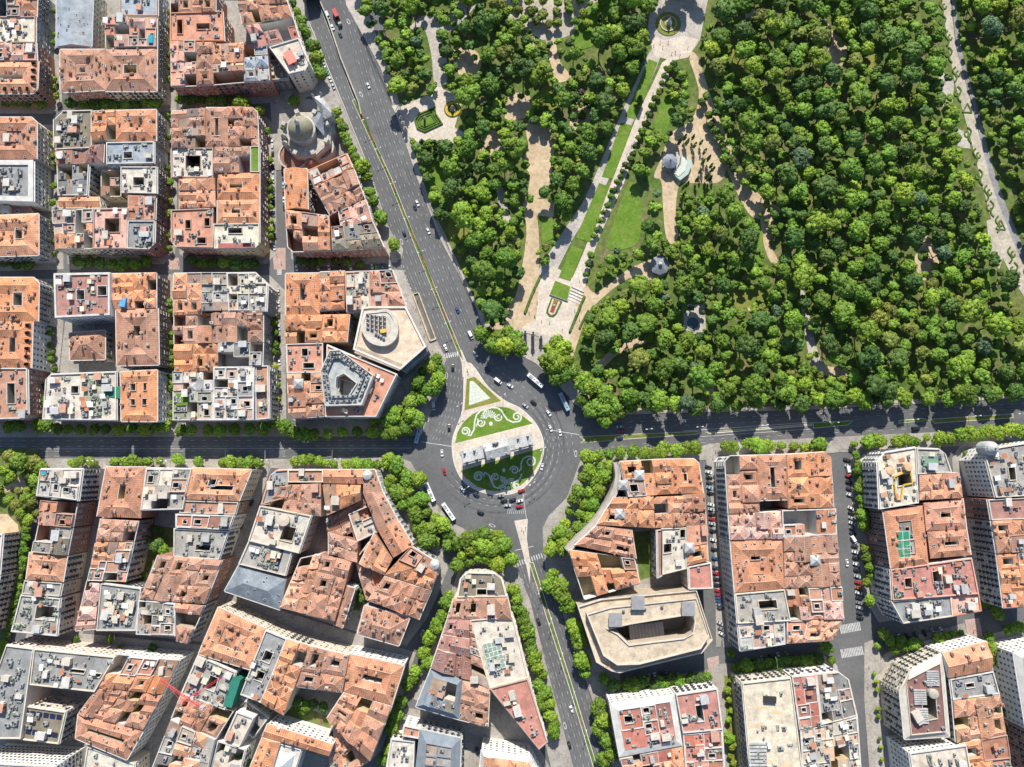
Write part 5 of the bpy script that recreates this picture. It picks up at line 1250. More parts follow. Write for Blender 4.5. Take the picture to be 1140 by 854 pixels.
for sub, px, py in (("round turret where the avenue", 409, 529), ("small round turret on the tree", 484, 629)):
    d = find(sub); b = MB(); x, y = W2(d['root'], px, py, 22); b.lathe([(3, 19), (3, 22), (2.6, 23), (.2, 24.2)], 14, x, y); ext(sub, b, 'turret', M['stone_grey'])
for sub, px, py in (("two grey pyramids", 712, 529), ("grey pyramid dormer facing", 690, 572), ("glass pyramid on the street", 768, 610), ("glass pyramid facing the wide", 908, 624), ("grey pyramid skylight, corner", 332, 427), ("two grey pyramids", 694, 540)):
    d = find(sub); h = d['h']; x, y = W2(d['root'], px, py, h+3); b = MB()
    b.box(x-2.6, y-2.6, h, x+2.6, y+2.6, h+2.6); 
    for i, (s1, s2) in enumerate(((-1, -1), (1, -1), (1, 1), (-1, 1))):
        t1, t2 = ((-1, -1), (1, -1), (1, 1), (-1, 1))[(i+1) % 4]; b.poly([(x+2.9*s1, y+2.9*s2, h+2.6), (x+2.9*t1, y+2.9*t2, h+2.6), (x, y, h+4.4)])
    ext(sub, b, 'pyramid_dormer', M['stone_grey'])

# ------------------------------------------------------------------ the monumental gate
gx, gy = P(555, 495.5, 0)
A_ = Vector(P(518.5, 512, 15)); C_ = Vector(P(590, 492.5, 15)); gang = math.atan2((C_-A_).y, (C_-A_).x)
gx, gy = P(554, 500.5, 0)
gate = thing('triumphal_gate', 'grey stone triumphal gate with five openings standing across the roundabout island', 'monument', (gx, gy, .16), gang)
GL, GD, GH = 43.0, 7.0, 14.8
ops = [(-16.6, 2.6, 6.2, False), (-9.3, 4.6, 10.2, True), (0, 5.0, 10.6, True), (9.3, 4.6, 10.2, True), (16.6, 2.6, 6.2, False)]
b = MB(); x = -GL/2
for c, w_, hh, arch in ops:
    b.box(x, -GD/2, 0, c - w_/2, GD/2, GH); x = c + w_/2
    if arch:
        r_ = w_/2; n = 10; prof = [(c - r_, hh - r_)] + [(c + r_*math.cos(math.pi - math.pi*i/n), hh - r_ + r_*math.sin(math.pi*i/n)) for i in range(1, n)] + [(c + r_, hh - r_)]
        for i in range(n):
            (xa, za), (xb, zb) = prof[i], prof[i+1]
            b.poly([(xa, -GD/2, za), (xb, -GD/2, zb), (xb, -GD/2, GH), (xa, -GD/2, GH)]); b.poly([(xb, GD/2, zb), (xa, GD/2, za), (xa, GD/2, GH), (xb, GD/2, GH)])
            b.poly([(xa, GD/2, za), (xb, GD/2, zb), (xb, -GD/2, zb), (xa, -GD/2, za)]); b.poly([(xa, -GD/2, GH), (xb, -GD/2, GH), (xb, GD/2, GH), (xa, GD/2, GH)])
    else: b.box(c - w_/2, -GD/2, hh, c + w_/2, GD/2, GH, 0, True)
b.box(x, -GD/2, 0, GL/2, GD/2, GH)
b.obj('body', M['stone_grey'], gate)
b = MB(); b.prism([(-GL/2-.7, -GD/2-.7), (GL/2+.7, -GD/2-.7), (GL/2+.7, GD/2+.7), (-GL/2-.7, GD/2+.7)], GH+.01, GH+.9, 0, True)
for x0, x1 in ((-GL/2, -6.8), (6.8, GL/2)): b.box(x0, -GD/2+.4, GH+.9, x1, GD/2-.4, GH+1.5)
b.obj('cornice', M['stone_grey'], gate)
b = MB(); b.box(-6.6, -4.6, 0, -3.2, -3.52, GH); b.box(3.2, -4.6, 0, 6.6, -3.52, GH); b.box(-6.6, 3.52, 0, -3.2, 4.6, GH); b.box(3.2, 3.52, 0, 6.6, 4.6, GH); b.obj('pier', M['stone_grey'], gate)
b = MB(); b.box(-7, -4.7, GH+.95, 7, 4.7, GH+4.2)
b.poly([(-7.4, -5, GH+4.2), (7.4, -5, GH+4.2), (7.4, 0, GH+6), (-7.4, 0, GH+6)]); b.poly([(7.4, 5, GH+4.2), (-7.4, 5, GH+4.2), (-7.4, 0, GH+6), (7.4, 0, GH+6)])
for s1 in (-1, 1): b.poly([(7.4*s1, -5, GH+4.2), (7.4*s1, 5, GH+4.2), (7.4*s1, 0, GH+6)])
b.obj('attic', M['stone_grey'], gate)
for cx_ in (-19.3, -14, -12, -6.2, -3.6, 3.6, 6.2, 12, 14, 19.3):
    for s1 in (-1, 1):
        b = MB(); b.lathe([(.75, 0), (.75, .6), (.55, .8), (.5, GH-1.6), (.7, GH-1.2), (.75, GH)], 10, cx_, s1 * (GD/2 + (1.6 if abs(cx_) < 7 else .3))); b.obj('column', M['stone_grey'], gate)
rs = random.Random(5)
def figure_bits(b, x, y, z, s=1.0):
    b.lathe([(.5*s, z), (.6*s, z+.5*s), (.42*s, z+1.1*s), (.5*s, z+1.5*s), (.2*s, z+1.75*s), (.26*s, z+2.0*s), (.1*s, z+2.3*s)], 7, x, y)
    b.tube((x, y, z+1.5*s), (x + rs.uniform(-1, 1)*s, y + rs.uniform(-.5, .5)*s, z + rs.uniform(1.2, 2.2)*s), .18*s, .1*s)
for x in (-19.4, -13.4, 13.4, 19.4):
    for y in (-2.6, 2.6): b = MB(); b.box(x-.7, y-.5, GH+1.51, x+.7, y+.5, GH+1.8); figure_bits(b, x, y, GH+1.8, 1.0); figure_bits(b, x+.6, y, GH+1.8, .7); b.obj('statue', M['stone'], gate)
b = MB(); figure_bits(b, -1.2, 3.5, GH+4.9, 1.3); figure_bits(b, 1.2, 3.5, GH+4.9, 1.3); b.lathe([(1.2, GH+4.8), (1.1, GH+7), (.5, GH+7.8)], 8, 0, 3.5); b.obj('coat_of_arms', M['stone'], gate)
for x in (-4.6, 4.6): b = MB(); figure_bits(b, x, -4, GH+4.2, 1.1); b.obj('statue', M['stone'], gate)

# flower scrolls on the island lawns
def spiral(c, r0, r1, a0, turns, n=40):
    return [(c[0] + (r0 + (r1-r0)*i/n)*math.cos(R(a0) + turns*2*math.pi*i/n), c[1] + (r0 + (r1-r0)*i/n)*math.sin(R(a0) + turns*2*math.pi*i/n)) for i in range(n+1)]
def zz_(pts): return [P(500 + x/5.338, 400 + y/5.338) for x, y in pts]
def scroll(parts, shell, dots, z, name, label):
    b = MB()
    for i, (p, w0, w1) in enumerate(parts): ribbon(b, zz_(smooth(p, 4) if len(p) < 30 else p), w0, z + i*.004, w1)
    for (cx_, cy_, r0, r1, a0, a1, n) in shell:
        for i in range(n):
            a = R(a0 + (a1-a0)*i/(n-1)); q = zz_([(cx_ + r0*math.cos(a), cy_ + r0*math.sin(a)), (cx_ + r1*math.cos(a), cy_ + r1*math.sin(a))]); ribbon(b, q, .25, z + .03, .85)
    for cx_, cy_, r_ in dots: b.poly([(*q, z+.035) for q in inward(zz_([(cx_ + r_*math.cos(t)*(1 if math.sin(t) < 0 else .85), cy_ + r_*math.sin(t)) for t in [2*math.pi*k_/12 for k_ in range(12)]]))])
    o_ = b.obj(name, M['flower_white']); tag(o_, label, 'flower bed')
zs = zi[0] + .004
scroll([(spiral((97, 428), 27, 7, 60, -1.6)[::-1] + [(128, 452), (148, 418), (152, 370), (163, 330), (190, 303), (222, 298)], 0.75, 1.0),
        ([(222, 298), (205, 320), (212, 352)] , .85, .7), (spiral((188, 378), 24, 6, -30, 1.4), .95, .6),
        ([(222, 298), (250, 287), (285, 288), (312, 306), (325, 330), (345, 358), (378, 374)] + spiral((402, 342), 31, 8, 110, -1.55), 1.0, .8),
        (spiral((294, 344), 25, 6, 200, -1.4), .95, .6), ([(160, 400), (168, 380), (172, 352)], .85, .7)],
       [(236, 352, 10, 50, -175, -15, 11)], [(248, 383, 13)], zs, 'flower_scroll', 'white flower scroll with a shell fan on the sunlit lawn above the gate')
scroll([(spiral((175, 697), 31, 8, 0, -1.6)[::-1] + [(212, 672), (238, 690), (250, 722), (268, 758), (296, 768)], 1.0, 1.0), (spiral((318, 768), 22, 6, 180, 1.4), .95, .6),
        (spiral((275, 700), 25, 6, 120, 1.5), .95, .6), (spiral((388, 660), 27, 6, 180, 1.5), .95, .6),
        ([(414, 668), (428, 650), (428, 620), (440, 590), (465, 577)] + spiral((484, 608), 31, 9, -100, 1.5), 1.0, .8), ([(432, 680), (420, 712), (388, 728)] + spiral((398, 750), 18, 6, 180, -1.3), .95, .7)],
       [(345, 705, 10, 42, 10, 190, 11)], [(325, 660, 12), (352, 765, 11)], zs, 'flower_scroll', "white flower scroll lying in the gate's shadow on the lower lawn")

# ------------------------------------------------------------------ domed church
cx, cy = P(340, 148, 14)
ch = thing('domed_church', 'stone church with a pale green copper dome and corner turrets beside the avenue', 'church', (cx, cy, 0))
b = MB(); b.lathe([(16.5, 0), (16.5, 11), (15.5, 11.6), (15.5, 12)], 8, ph=.39); b.obj('body', M['stone'], ch)
b = MB()
for i in range(8):
    a = .39 + i*math.pi/4; 
    for t in (0,): b.obox(14.6*math.cos(a), 14.6*math.sin(a), a, 2.6, 2.6, 12.01, 16)
b.obj('buttress', M['stone'], ch)
b = MB(); b.lathe([(8.6, 12), (8.6, 17), (9.0, 17.2), (9.0, 18), (7.9, 18.4)], 20, -1.6, .6); b.obj('drum', M['stone'], ch)
b = MB(); b.lathe([(7.8, 18.3)] + [(7.8*math.cos(t), 18.4 + 6.9*math.sin(t)) for t in [math.pi/2*i/8 for i in range(8)]], 28, -1.6, .6); b.obj('dome', M['copper'], ch)
b = MB(); b.lathe([(1.2, 24.6), (1.2, 27.4), (1.5, 27.5), (.9, 28.8), (.3, 29.4), (.12, 31)], 10, -1.6, .6); b.obj('lantern', M['stone_grey'], ch)
for px, py in ((327, 131), (336, 129), (314.5, 150), (316, 158)):
    x, y = W2(ch, px, py, 19); b = MB(); b.lathe([(1.5, 8), (1.5, 17), (1.8, 17.2), (1.1, 18.4), (.2, 20)], 8, x, y); b.obj('turret', M['stone'], ch)
for px, py, r_ in ((327, 173, 8.5), (357, 164, 7.2)):
    x, y = W2(ch, px, py, 7); b = MB(); b.lathe([(r_, 0), (r_, 6.4), (r_+.3, 6.6), (r_*.9, 7), (.4, 9)], 18, x, y); b.obj('apse', M['brick'], ch)
    b = MB()
    for i in range(18):
        a, c_ = 2*math.pi*i/18, 2*math.pi*(i+1)/18
        b.prism([(x + q*math.cos(t), y + q*math.sin(t)) for q, t in ((r_+1.4, a), (r_+1.4, c_), (r_+.35, c_), (r_+.35, a))], 0, 7.6)
    b.obj('apse_wall', M['stone'], ch)
q = [W2(ch, *p, 15) for p in ((344, 133), (354, 122), (366, 133), (360, 150))]
b = MB(); b.prism(q, 0, 14); b.obj('nave', M['stone_grey'], ch)
b = MB(); r1, r2 = (Vector(q[0])+Vector(q[3]))/2, (Vector(q[1])+Vector(q[2]))/2
b.poly([(*q[0], 14), (*q[1], 14), (*r2, 17), (*r1, 17)]); b.poly([(*q[2], 14), (*q[3], 14), (*r1, 17), (*r2, 17)]); b.poly([(*q[1], 14), (*q[2], 14), (*r2, 17)]); b.obj('nave_roof', M['slate'], ch)
q = [W2(ch, *p, 17) for p in ((349, 108), (358, 106), (371, 128), (361, 133))]
b = MB(); b.prism(q, 0, 17)
b.obj('bell_tower', M['stone_grey'], ch)
b = MB(); m_ = (sum(p[0] for p in q)/4, sum(p[1] for p in q)/4)
for i in range(4): b.poly([(*q[i], 17.02), (*q[(i+1) % 4], 17.02), (*m_, 21)])
for p in q: b.lathe([(.8, 17.01), (.8, 19), (.2, 21)], 6, *p)
b.obj('spire', M['stone_grey'], ch)
q = [W2(ch, *p, 9) for p in ((365, 134), (371, 132), (372, 146), (366, 152))]; b = MB(); b.prism(q, 0, 8); b.obj('side_chapel', M['stone_grey'], ch)
q = [W2(ch, *p, 5) for p in ((348, 168), (364, 160), (366, 172), (340, 186), (330, 186))]; b = MB(); b.prism(q, 0, 5); b.obj('sacristy', M['stone'], ch)
b = MB(); 
x, y = W2(ch, 346, 180, 9); b.lathe([(3, 4), (3, 8), (2.2, 10), (.3, 11)], 8, x, y); b.obj('side_turret', M['brick'], ch)

# ------------------------------------------------------------------ tower crane
x, y = P(212, 777, 30)
cr = thing('tower_crane', 'red and white tower crane over the half built grey roof', 'crane', (x, y, 0))
RED = plain('crane_red', (.55, .05, .06), .5)
def lattice(b, p0, p1, w, seg):
    p0, p1 = Vector(p0), Vector(p1); d_ = (p1-p0); u = d_.normalized(); v = Vector((-u.y, u.x, 0)).normalized() if abs(u.z) < .9 else Vector((1, 0, 0)); w2 = u.cross(v)
    cor = [v*a*w/2 + w2*c*w/2 for a, c in ((-1, -1), (1, -1), (1, 1), (-1, 1))]; n = max(1, int(d_.length/seg))
    for c in cor: b.tube(p0+c, p1+c, .09, n=4)
    for i in range(n):
        for k_ in range(4): b.tube(p0 + d_*(i/n) + cor[k_], p0 + d_*((i+1)/n) + cor[(k_+1) % 4], .06, n=4)
b = MB(); lattice(b, (0, 0, 0), (0, 0, 32), 1.3, 1.6); b.obj('mast', RED, cr)
e1 = W2(cr, 178, 757, 33); e2 = W2(cr, 226, 789, 33); e3 = W2(cr, 240, 759, 40)
b = MB(); lattice(b, (0, 0, 32.5), (*e1, 32.5), .9, 1.5); b.obj('jib', RED, cr)
b = MB(); lattice(b, (0, 0, 32.5), (*e2, 32.5), .9, 1.5); b.obj('counter_jib', RED, cr)
b = MB(); b.obox(e2[0]*.9, e2[1]*.9, math.atan2(e2[1], e2[0]), 2.2, 1.6, 30.5, 33.5); b.obj('counterweight', M['stone_grey'], cr)
b = MB(); lattice(b, (0, 0, 32), (0, 0, 39), 1.0, 1.4); b.tube((0, 0, 39), (e1[0]*.7, e1[1]*.7, 33.2), .08, n=4); b.tube((0, 0, 39), (*e2, 33.2), .08, n=4); b.obj('apex', RED, cr)
b = MB(); b.box(.8, -1, 30, 2.4, 1, 32); b.obj('cab', M['white_paint'], cr)
b = MB(); lattice(b, (0, 0, 30.5), (*e3, 30.5), 1.0, 1.5); b.obj('boom', RED, cr)
ZP = .32
# ------------------------------------------------------------------ park furniture
def hedge_line(pts_px, w, hgt, label, wob=.12, closed=False, z=ZP, name='hedge'):
    p = PP(pts_px); p = resample(p + ([p[0]] if closed else []), 1.2); b = MB(); g = random.Random(len(pts_px))
    L_, R_ = ribbon_pts(p, w)
    top = [[(x + g.uniform(-wob, wob), y + g.uniform(-wob, wob), z + hgt*g.uniform(.88, 1.1)) for x, y in s_] for s_ in (L_, R_)]
    for i in range(len(p)-1):
        b.poly([top[0][i], top[1][i], top[1][i+1], top[0][i+1]])
        b.poly([(*L_[i], z-.1), (*L_[i+1], z-.1), top[0][i+1], top[0][i]]); b.poly([(*R_[i+1], z-.1), (*R_[i], z-.1), top[1][i], top[1][i+1]])
    b.poly([(*L_[0], z-.1), top[0][0], top[1][0], (*R_[0], z-.1)]); b.poly([(*L_[-1], z-.1), (*R_[-1], z-.1), top[1][-1], top[0][-1]])
    o = b.obj(name, M['hedge']); return tag(o, label, 'hedge')
hedge_line("584,349 592,328 602,306", 1.4, 1.0, 'clipped hedge between the sandy lane and the paved park entrance')
hedge_line("634,370 642,350 651,329", 1.4, 1.0, 'clipped hedge along the entrance steps side of the paved park entrance')
hedge_line("645,366 650,355 656,344", 1.2, .9, 'short hedge before the dark trees next to the paved entrance')
# fountain circle
fx, fy = P(743.8, 27)
f = thing('fountain', 'round fountain with a statue on its pedestal in a clipped green circle', 'fountain', (fx, fy, ZP))
b = MB(); b.lathe([(8.4, -.1), (8.4, .28), (8.0, .3)], 40); b.obj('lawn_ring', M['drylawn'], f)
b = MB()
for i in range(40):
    a, c = 2*math.pi*i/40, 2*math.pi*(i+1)/40
    b.prism([(r_*math.cos(t), r_*math.sin(t)) for r_, t in ((5.6, a), (5.6, c), (4.9, c), (4.9, a))], .25, .85)
b.obj('rim', M['stone'], f)
b = MB(); b.lathe([(4.9, .3), (4.9, .55)], 32); b.obj('grass_bed', M['drylawn'], f)
b = MB(); b.lathe([(2.4, .5), (2.4, 1.1), (1.6, 1.2), (1.3, 3), (.9, 3.2), (1, 4.4), (.6, 5.4), (.35, 6.2), (.1, 6.6)], 12); b.obj('statue', M['stone_grey'], f)
# entrance lawn box, long bed, entrance steps
b = MB(); q = PP("618,313 634.5,319.5 631.5,335 612,328"); b.prism(q, .2, 1.3); rt = thing('raised_lawn', 'raised square lawn with a white retaining wall at the park entrance', 'lawn bed', (*P(624, 324), 0))
for nm, poly, z0, z1, m_ in (('retaining_wall', grow(q, .25), .2, 1.25, 'kerb'), ('turf', q, 1.0, 1.32, 'lawn')):
    b = MB(); b.prism([(x - rt.location.x, y - rt.location.y) for x, y in inward(poly)], z0, z1); b.obj(nm, M[m_], rt)
rt = thing('flower_bed', 'long flower bed of orange flowers with a small basin inside a rounded green border', 'flower bed', (*P(616, 344), 0))
def rel(s, rt): return [(x - rt.location.x, y - rt.location.y) for x, y in PP(s)]
for nm, s_, z0, z1, m_ in (('border', "613.5,331.5 626,336 619.5,350 616,353 611.5,352.5 608,348 608.5,345", .2, .62, 'hedge'), ('gravel_strip', "615,333 623.5,336.5 617.5,349.5 614,351 610.8,349 610.5,346", .2, .66, 'plaza'), ('flowers', "616.5,333.5 621.5,335.5 616,349 612,347.5", .2, .72, 'flower_red')):
    b = MB(); b.prism(inward(rel(s_, rt)), z0, z1); b.obj(nm, M[m_], rt)
b = MB(); b.lathe([(.8, .7), (.8, .95), (.6, 1), (.1, 1.5)], 12, *rel("616.8,340.5", rt)[0]); b.obj('basin', M['stone_grey'], rt)
st = thing('steps', 'broad stone steps beside the raised square lawn', 'steps', (*P(643, 328), 0))
for i in range(5):
    b = MB(); A = Vector(rel(f"{636.5-i*1.0},{319+i*3.4}", st)[0]); C = Vector(rel(f"{650-i*1.0},{325+i*3.4}", st)[0]); ribbon(b, [tuple(A), tuple(C)], .9, .85 - i*.1, z0=.2); b.obj('step', M['kerb'], st)
# gate pillars with statues and railing
for i, (px, py, lab) in enumerate(((584.5, 371, 'slender stone gate pillar nearest the sandy lane at the park entrance'), (593, 373, 'tall double stone gate pillar at the middle of the park entrance'), (602, 376, 'stone gate pillar carrying iron gates under the big plane tree'))):
    x, y = P(px, py); p_ = thing('gate_pillar', lab, 'pillar', (x, y, .25))
    hh = (6, 9, 5)[i]; b = MB(); b.box(-1, -1, 0, 1, 1, hh); b.box(-1.25, -1.25, hh, 1.25, 1.25, hh+.5, 0, True); b.obj('shaft', M['stone'], p_)
    b = MB(); figure_bits(b, 0, 0, hh+.5, 1.1); b.obj('figure', M['stone'], p_)
def railing(p0, p1, label, z=.25):
    A = Vector(P(*p0)); C = Vector(P(*p1)); rt = thing('iron_railing', label, 'railing', (*((A+C)/2), z)); d_ = (C-A)
    b = MB()
    for z_ in (.3, 1.9): b.tube((*(-d_/2), z_), (*(d_/2), z_), .06, n=4)
    n = int(d_.length/.5)
    for i in range(n+1): b.tube((*(d_*(i/n-.5)), 0), (*(d_*(i/n-.5)), 2.1), .035, n=4)
    b.obj('bars', M['dark'], rt)
railing((584.5, 371), (593, 373), 'iron railing between the slender and the double gate pillars'); railing((593, 373), (602, 376), 'iron railing between the double pillar and the pillar under the plane tree')
railing((541, 366), (582, 371), 'iron railing along the kerb from the sandy lane towards the avenue'); railing((398, 30), (436, 112), 'iron railing between the avenue and the dense trees near the tunnel')
railing((468, 205), (530, 345), 'iron railing between the avenue and the dense trees nearer the roundabout'); railing((700, 457), (1000, 449), 'long iron railing between the park avenue and the wood')
for i, (px, py) in enumerate(((445, 129), (447.5, 135), (450, 141), (452.5, 147))):
    x, y = P(px, py); p_ = thing('gate_pillar', ('first', 'second', 'third', 'last')[i] + ' pillar of the side gate by the hedge parterre, counted from the tunnel end', 'pillar', (x, y, .25), 0, 'side gate pillars')
    b = MB(); b.box(-.8, -.8, 0, .8, .8, 5); b.box(-1, -1, 5, 1, 1, 5.4, 0, True); b.obj('shaft', M['stone'], p_); b = MB(); b.lathe([(.5, 5.4), (.7, 6), (.2, 6.8)], 8); b.obj('urn', M['stone'], p_)
# hedge parterre beside the avenue
x, y = P(473, 134); rt = thing('hedge_parterre', 'clipped green hedge parterre with a statue beside the avenue railing', 'parterre', (x, y, ZP))
q = rel("461,134 466,127 485,119.5 486,127 493.5,138.5 473,148 464,144", rt)
for i in range(3):
    a = grow(inward(q), -i*1.5 - .1); c_ = grow(inward(q), -i*1.5 - .9); b = MB()
    for k_ in range(len(a)): j = (k_+1) % len(a); b.prism([a[k_], a[j], c_[j], c_[k_]], 0, .9 - i*.2)
    b.obj('clipped_hedge', M['hedge'], rt)
b = MB(); b.prism(grow(inward(q), -.1), -.05, .06); b.obj('lawn', M['lawn'], rt)
b = MB(); b.box(-.7, -.7, 0, .7, .7, 2.2); figure_bits(b, 0, 0, 2.2, 1.3); b.obj('statue', M['stone'], rt)
x, y = P(504, 122); rt = thing('round_flower_bed', 'round bed of yellow flowers with a monument, half in tree shade', 'flower bed', (x, y, ZP))
b = MB(); b.lathe([(5.6, -.05), (5.6, .3)], 28); b.obj('bed', M['hedge'], rt); b = MB()
for i in range(28):
    a, c = 2*math.pi*i/28, 2*math.pi*(i+1)/28; b.prism([(r_*math.cos(t), r_*math.sin(t)) for r_, t in ((5.0, a), (5.0, c), (3.4, c), (3.4, a))], .25, .5)
b.obj('flowers', plain('flower_yellow', (.5, .3, .03), .8), rt); b = MB(); b.lathe([(2, .3), (2, .8), (1.2, .9), (1.1, 3), (.5, 4.6), (.15, 5)], 10); b.obj('monument', M['stone'], rt)
# bandstand kiosk, stage and pavilion
x, y = P(743.5, 184); rt = thing('bandstand', 'octagonal bandstand with a faceted grey roof on the sandy clearing', 'bandstand', (x, y, ZP))
b = MB(); b.lathe([(4.6, -.1), (4.6, 1)], 8, ph=.39); b.obj('platform', M['stone'], rt)
for i in range(8): b = MB(); a = .39 + i*math.pi/4; b.tube((4.0*math.cos(a), 4.0*math.sin(a), 1), (4.0*math.cos(a), 4.0*math.sin(a), 5.6), .2, n=8); b.obj('column', M['metal'], rt)
b = MB(); b.lathe([(5.1, 5.5), (5.1, 5.9), (2.6, 7.2), (.5, 8.2), (.3, 9.0)], 8, ph=.39); b.obj('roof', M['slate'], rt)
x, y = P(757, 186); rt = thing('open_air_stage', 'curved white and green stage canopy next to the octagonal bandstand', 'stage', (x, y, ZP))
o1 = rel("751,172 755,172 755.5,180 753,188 751,194 748,194 752,183", rt); o2 = rel("757,176 761,178 768,180 769,185 765,196 756,203 751.5,199 749,195 756,186", rt)
b = MB(); b.prism(inward(o1), 0, 3.4); b.obj('back_screen', M['stone_grey'], rt)
b = MB(); b.prism(inward(o2), 0, 3.0); b.obj('canopy', plain('stage_green', (.33, .42, .38), .6), rt); b = MB(); b.prism(inward(rel("757.5,177 761,179 764,184 761,193 754,199 750,196 757,186", rt)), 3.01, 3.3); b.obj('white_deck', M['flower_white'], rt)
x, y = P(733, 297); rt = thing('park_pavilion', 'small grey octagonal pavilion with a peaked roof at the path bend', 'pavilion', (x, y, ZP))
b = MB(); b.lathe([(4.6, -.1), (4.6, 3.2)], 8); b.obj('wall', M['stone'], rt); b = MB(); b.lathe([(6.4, 3.0), (6.4, 3.3), (3, 4.6), (1.2, 5.2)], 8); b.obj('roof', M['slate'], rt); b = MB(); b.lathe([(1.2, 5.1), (1.2, 6.2), (.2, 7.2)], 8); b.obj('lantern', M['flower_white'], rt)
x, y = P(796, 17); rt = thing('park_kiosk', 'small white roofed kiosk at the wood edge beyond the round fountain', 'kiosk', (x + 36*.0, y, ZP)); rt.location = (*P(834, 18), ZP)
b = MB(); b.box(-2.6, -3, -.1, 2.6, 3, 2.8); b.obj('wall', M['stone'], rt); b = MB(); b.lathe([(4.2, 2.7), (4.2, 3), (.4, 4.4)], 4, ph=.78); b.obj('roof', M['flower_white'], rt)
x, y = P(771, 360); rt = thing('pond', 'small dark green pond in a sandy glade between dense trees', 'pond', (x, y, ZP))
b = MB(); b.lathe([(4.4, 0), (4.4, .35), (3.9, .4)], 20); b.obj('rim', M['stone'], rt); b = MB(); b.lathe([(3.8, .1), (3.8, .42)], 20); b.obj('water', M['water'], rt)
# parterre walk scrolls
g = random.Random(4); n_ = 0
def walk(t):
    pts = ((1046, 0), (1056, 55), (1072, 125), (1092, 200), (1112, 255), (1134, 310)); k_ = t * 5; i = min(4, int(k_)); f_ = k_ - i
    return tuple(pts[i][m]*(1-f_) + pts[i+1][m]*f_ for m in (0, 1))
ords = ('first', 'second', 'third', 'fourth', 'fifth', 'sixth', 'seventh', 'eighth', 'ninth', 'tenth', 'eleventh', 'twelfth', 'thirteenth', 'fourteenth', 'fifteenth', 'sixteenth', 'seventeenth', 'eighteenth', 'nineteenth', 'twentieth')
for i in range(16):
    t = (i + .5)/16; px, py = walk(t)
    if 68 < py < 78 or 118 < py < 132 or 256 < py < 268: continue
    x, y = P(px, py); b = MB(); s_ = 1 if i % 2 else -1
    crv = [(x + s_*(u-.5)*1.6 + 1.5*math.sin(u*6.28)*s_, y + 5.4 - u*10.8) for u in [k_/14 for k_ in range(15)]]
    ribbon(b, crv, .9, ZP + .55, z0=ZP - .05)
    crv2 = [(x - s_*2.1 + 1.2*math.cos(u*5), y + 2.8 - 1.8*math.sin(u*5) - 2.2) for u in [k_/8 for k_ in range(9)]]
    ribbon(b, crv2, .8, ZP + .5, z0=ZP - .05)
    tag(b.obj('scroll_hedge', M['hedge']), f'{ords[n_]} curled box hedge along the white parterre walk, counted from the far end', 'hedge', 'curled hedges of the parterre walk'); n_ += 1
for px, py, lab in ((1076, 122, 'triangular box hedge frame on the parterre walk by the first cross path'), (1113, 252, 'triangular box hedge frame on the parterre walk by the second cross path')):
    x, y = P(px, py); b = MB(); q = [(x-3, y-2), (x+3, y-2.4), (x+.6, y+4)]
    for i in range(3): ribbon(b, [q[i], q[(i+1) % 3]], .7, ZP+.5 + i*.004, z0=ZP-.05)
    tag(b.obj('box_hedge', M['hedge']), lab, 'hedge')
for px, py, r_ in ((1027, 285, 3.4),):
    x, y = P(px, py); b = MB(); b.lathe([(r_, ZP-.1), (r_, ZP+.8), (r_*.8, ZP+1.1)], 16, x, y); tag(b.obj('round_hedge', M['hedge']), 'round clipped bush island in the small sandy clearing deep in the wood', 'hedge')

# ------------------------------------------------------------------ avenue furniture: tunnel mouth, barrier, planters, ramp, lamps
x, y = P(349, 8); rt = thing('tunnel_portal', 'pale concrete tunnel mouth swallowing the avenue lanes at the photo edge', 'tunnel', (x, y, 0))
q = rel("338,-40 352,-40 357,3 341,8", rt); b = MB(); b.prism(inward(q), 7.2, 8.2, 0, True); b.obj('deck', M['sand'], rt)  # deck and parapet raised so their shadow darkens the lanes at the mouth
for a, c in (("338,-40", "341,8"), ("352,-40", "357,3")):
    b = MB(); ribbon(b, [rel(a, rt)[0], rel(c, rt)[0]], .9, 7.19, z0=0); b.obj('side_wall', M['stone_grey'], rt)
b = MB(); ribbon(b, [rel("341,8", rt)[0], rel("357,3", rt)[0]], .6, 9.2, z0=6.8); b.obj('parapet', M['slate'], rt)
b = MB(); ribbon(b, resample(PP("357.5,4 366,24 380,66 400,116 403,130"), 2), .7, 2.6, z0=0); o = b.obj('barrier_wall', M['stone']); tag(o, 'long pale concrete wall dividing tunnel lanes from the open lanes', 'wall')
b = MB(); ribbon(b, resample(PP("344,25 384,121 410,186 428,242"), 2), .35, .9, z0=0); tag(b.obj('kerb_fence', M['kerb']), 'thin white fence between the avenue lanes and the service lane', 'fence')
fl_pts = resample(PP("400,120 436,202 470,285 511,390"), 9.0); cols = (('red', 'flower_red'), ('green', 'hedge'))
for i in range(len(fl_pts)-1):
    a, c = Vector(fl_pts[i]), Vector(fl_pts[i+1]); b = MB(); gg = random.Random(i)
    ribbon(b, [tuple(a.lerp(c, .04)), tuple(a.lerp(c, .5)), tuple(a.lerp(c, .96))], .6, .75 + gg.uniform(-.1, .1), z0=.1)
    nm, m_ = cols[i % 2]
    tag(b.obj('median_planting', M[m_]), f'{"red flower" if i % 2 == 0 else "green hedge"} strip of the avenue median, number {i//2 + 1} of its colour from the tunnel', 'planting', 'strips of the planted median')
x, y = P(473, 352); rt = thing('parking_ramp', 'walled ramp down to an underground car park beside the sandy building', 'ramp', (x, y, .2))
for a, c, w_ in (("460,328", "479,380", .8), ("466,326", "485,377", .8), ("479,380", "485.5,377.5", .8), ("460,328", "466,326", .5)):
    b = MB(); ribbon(b, [rel(a, rt)[0], rel(c, rt)[0]], w_, 1.0, z0=0); b.obj('ramp_wall', M['sand'], rt)
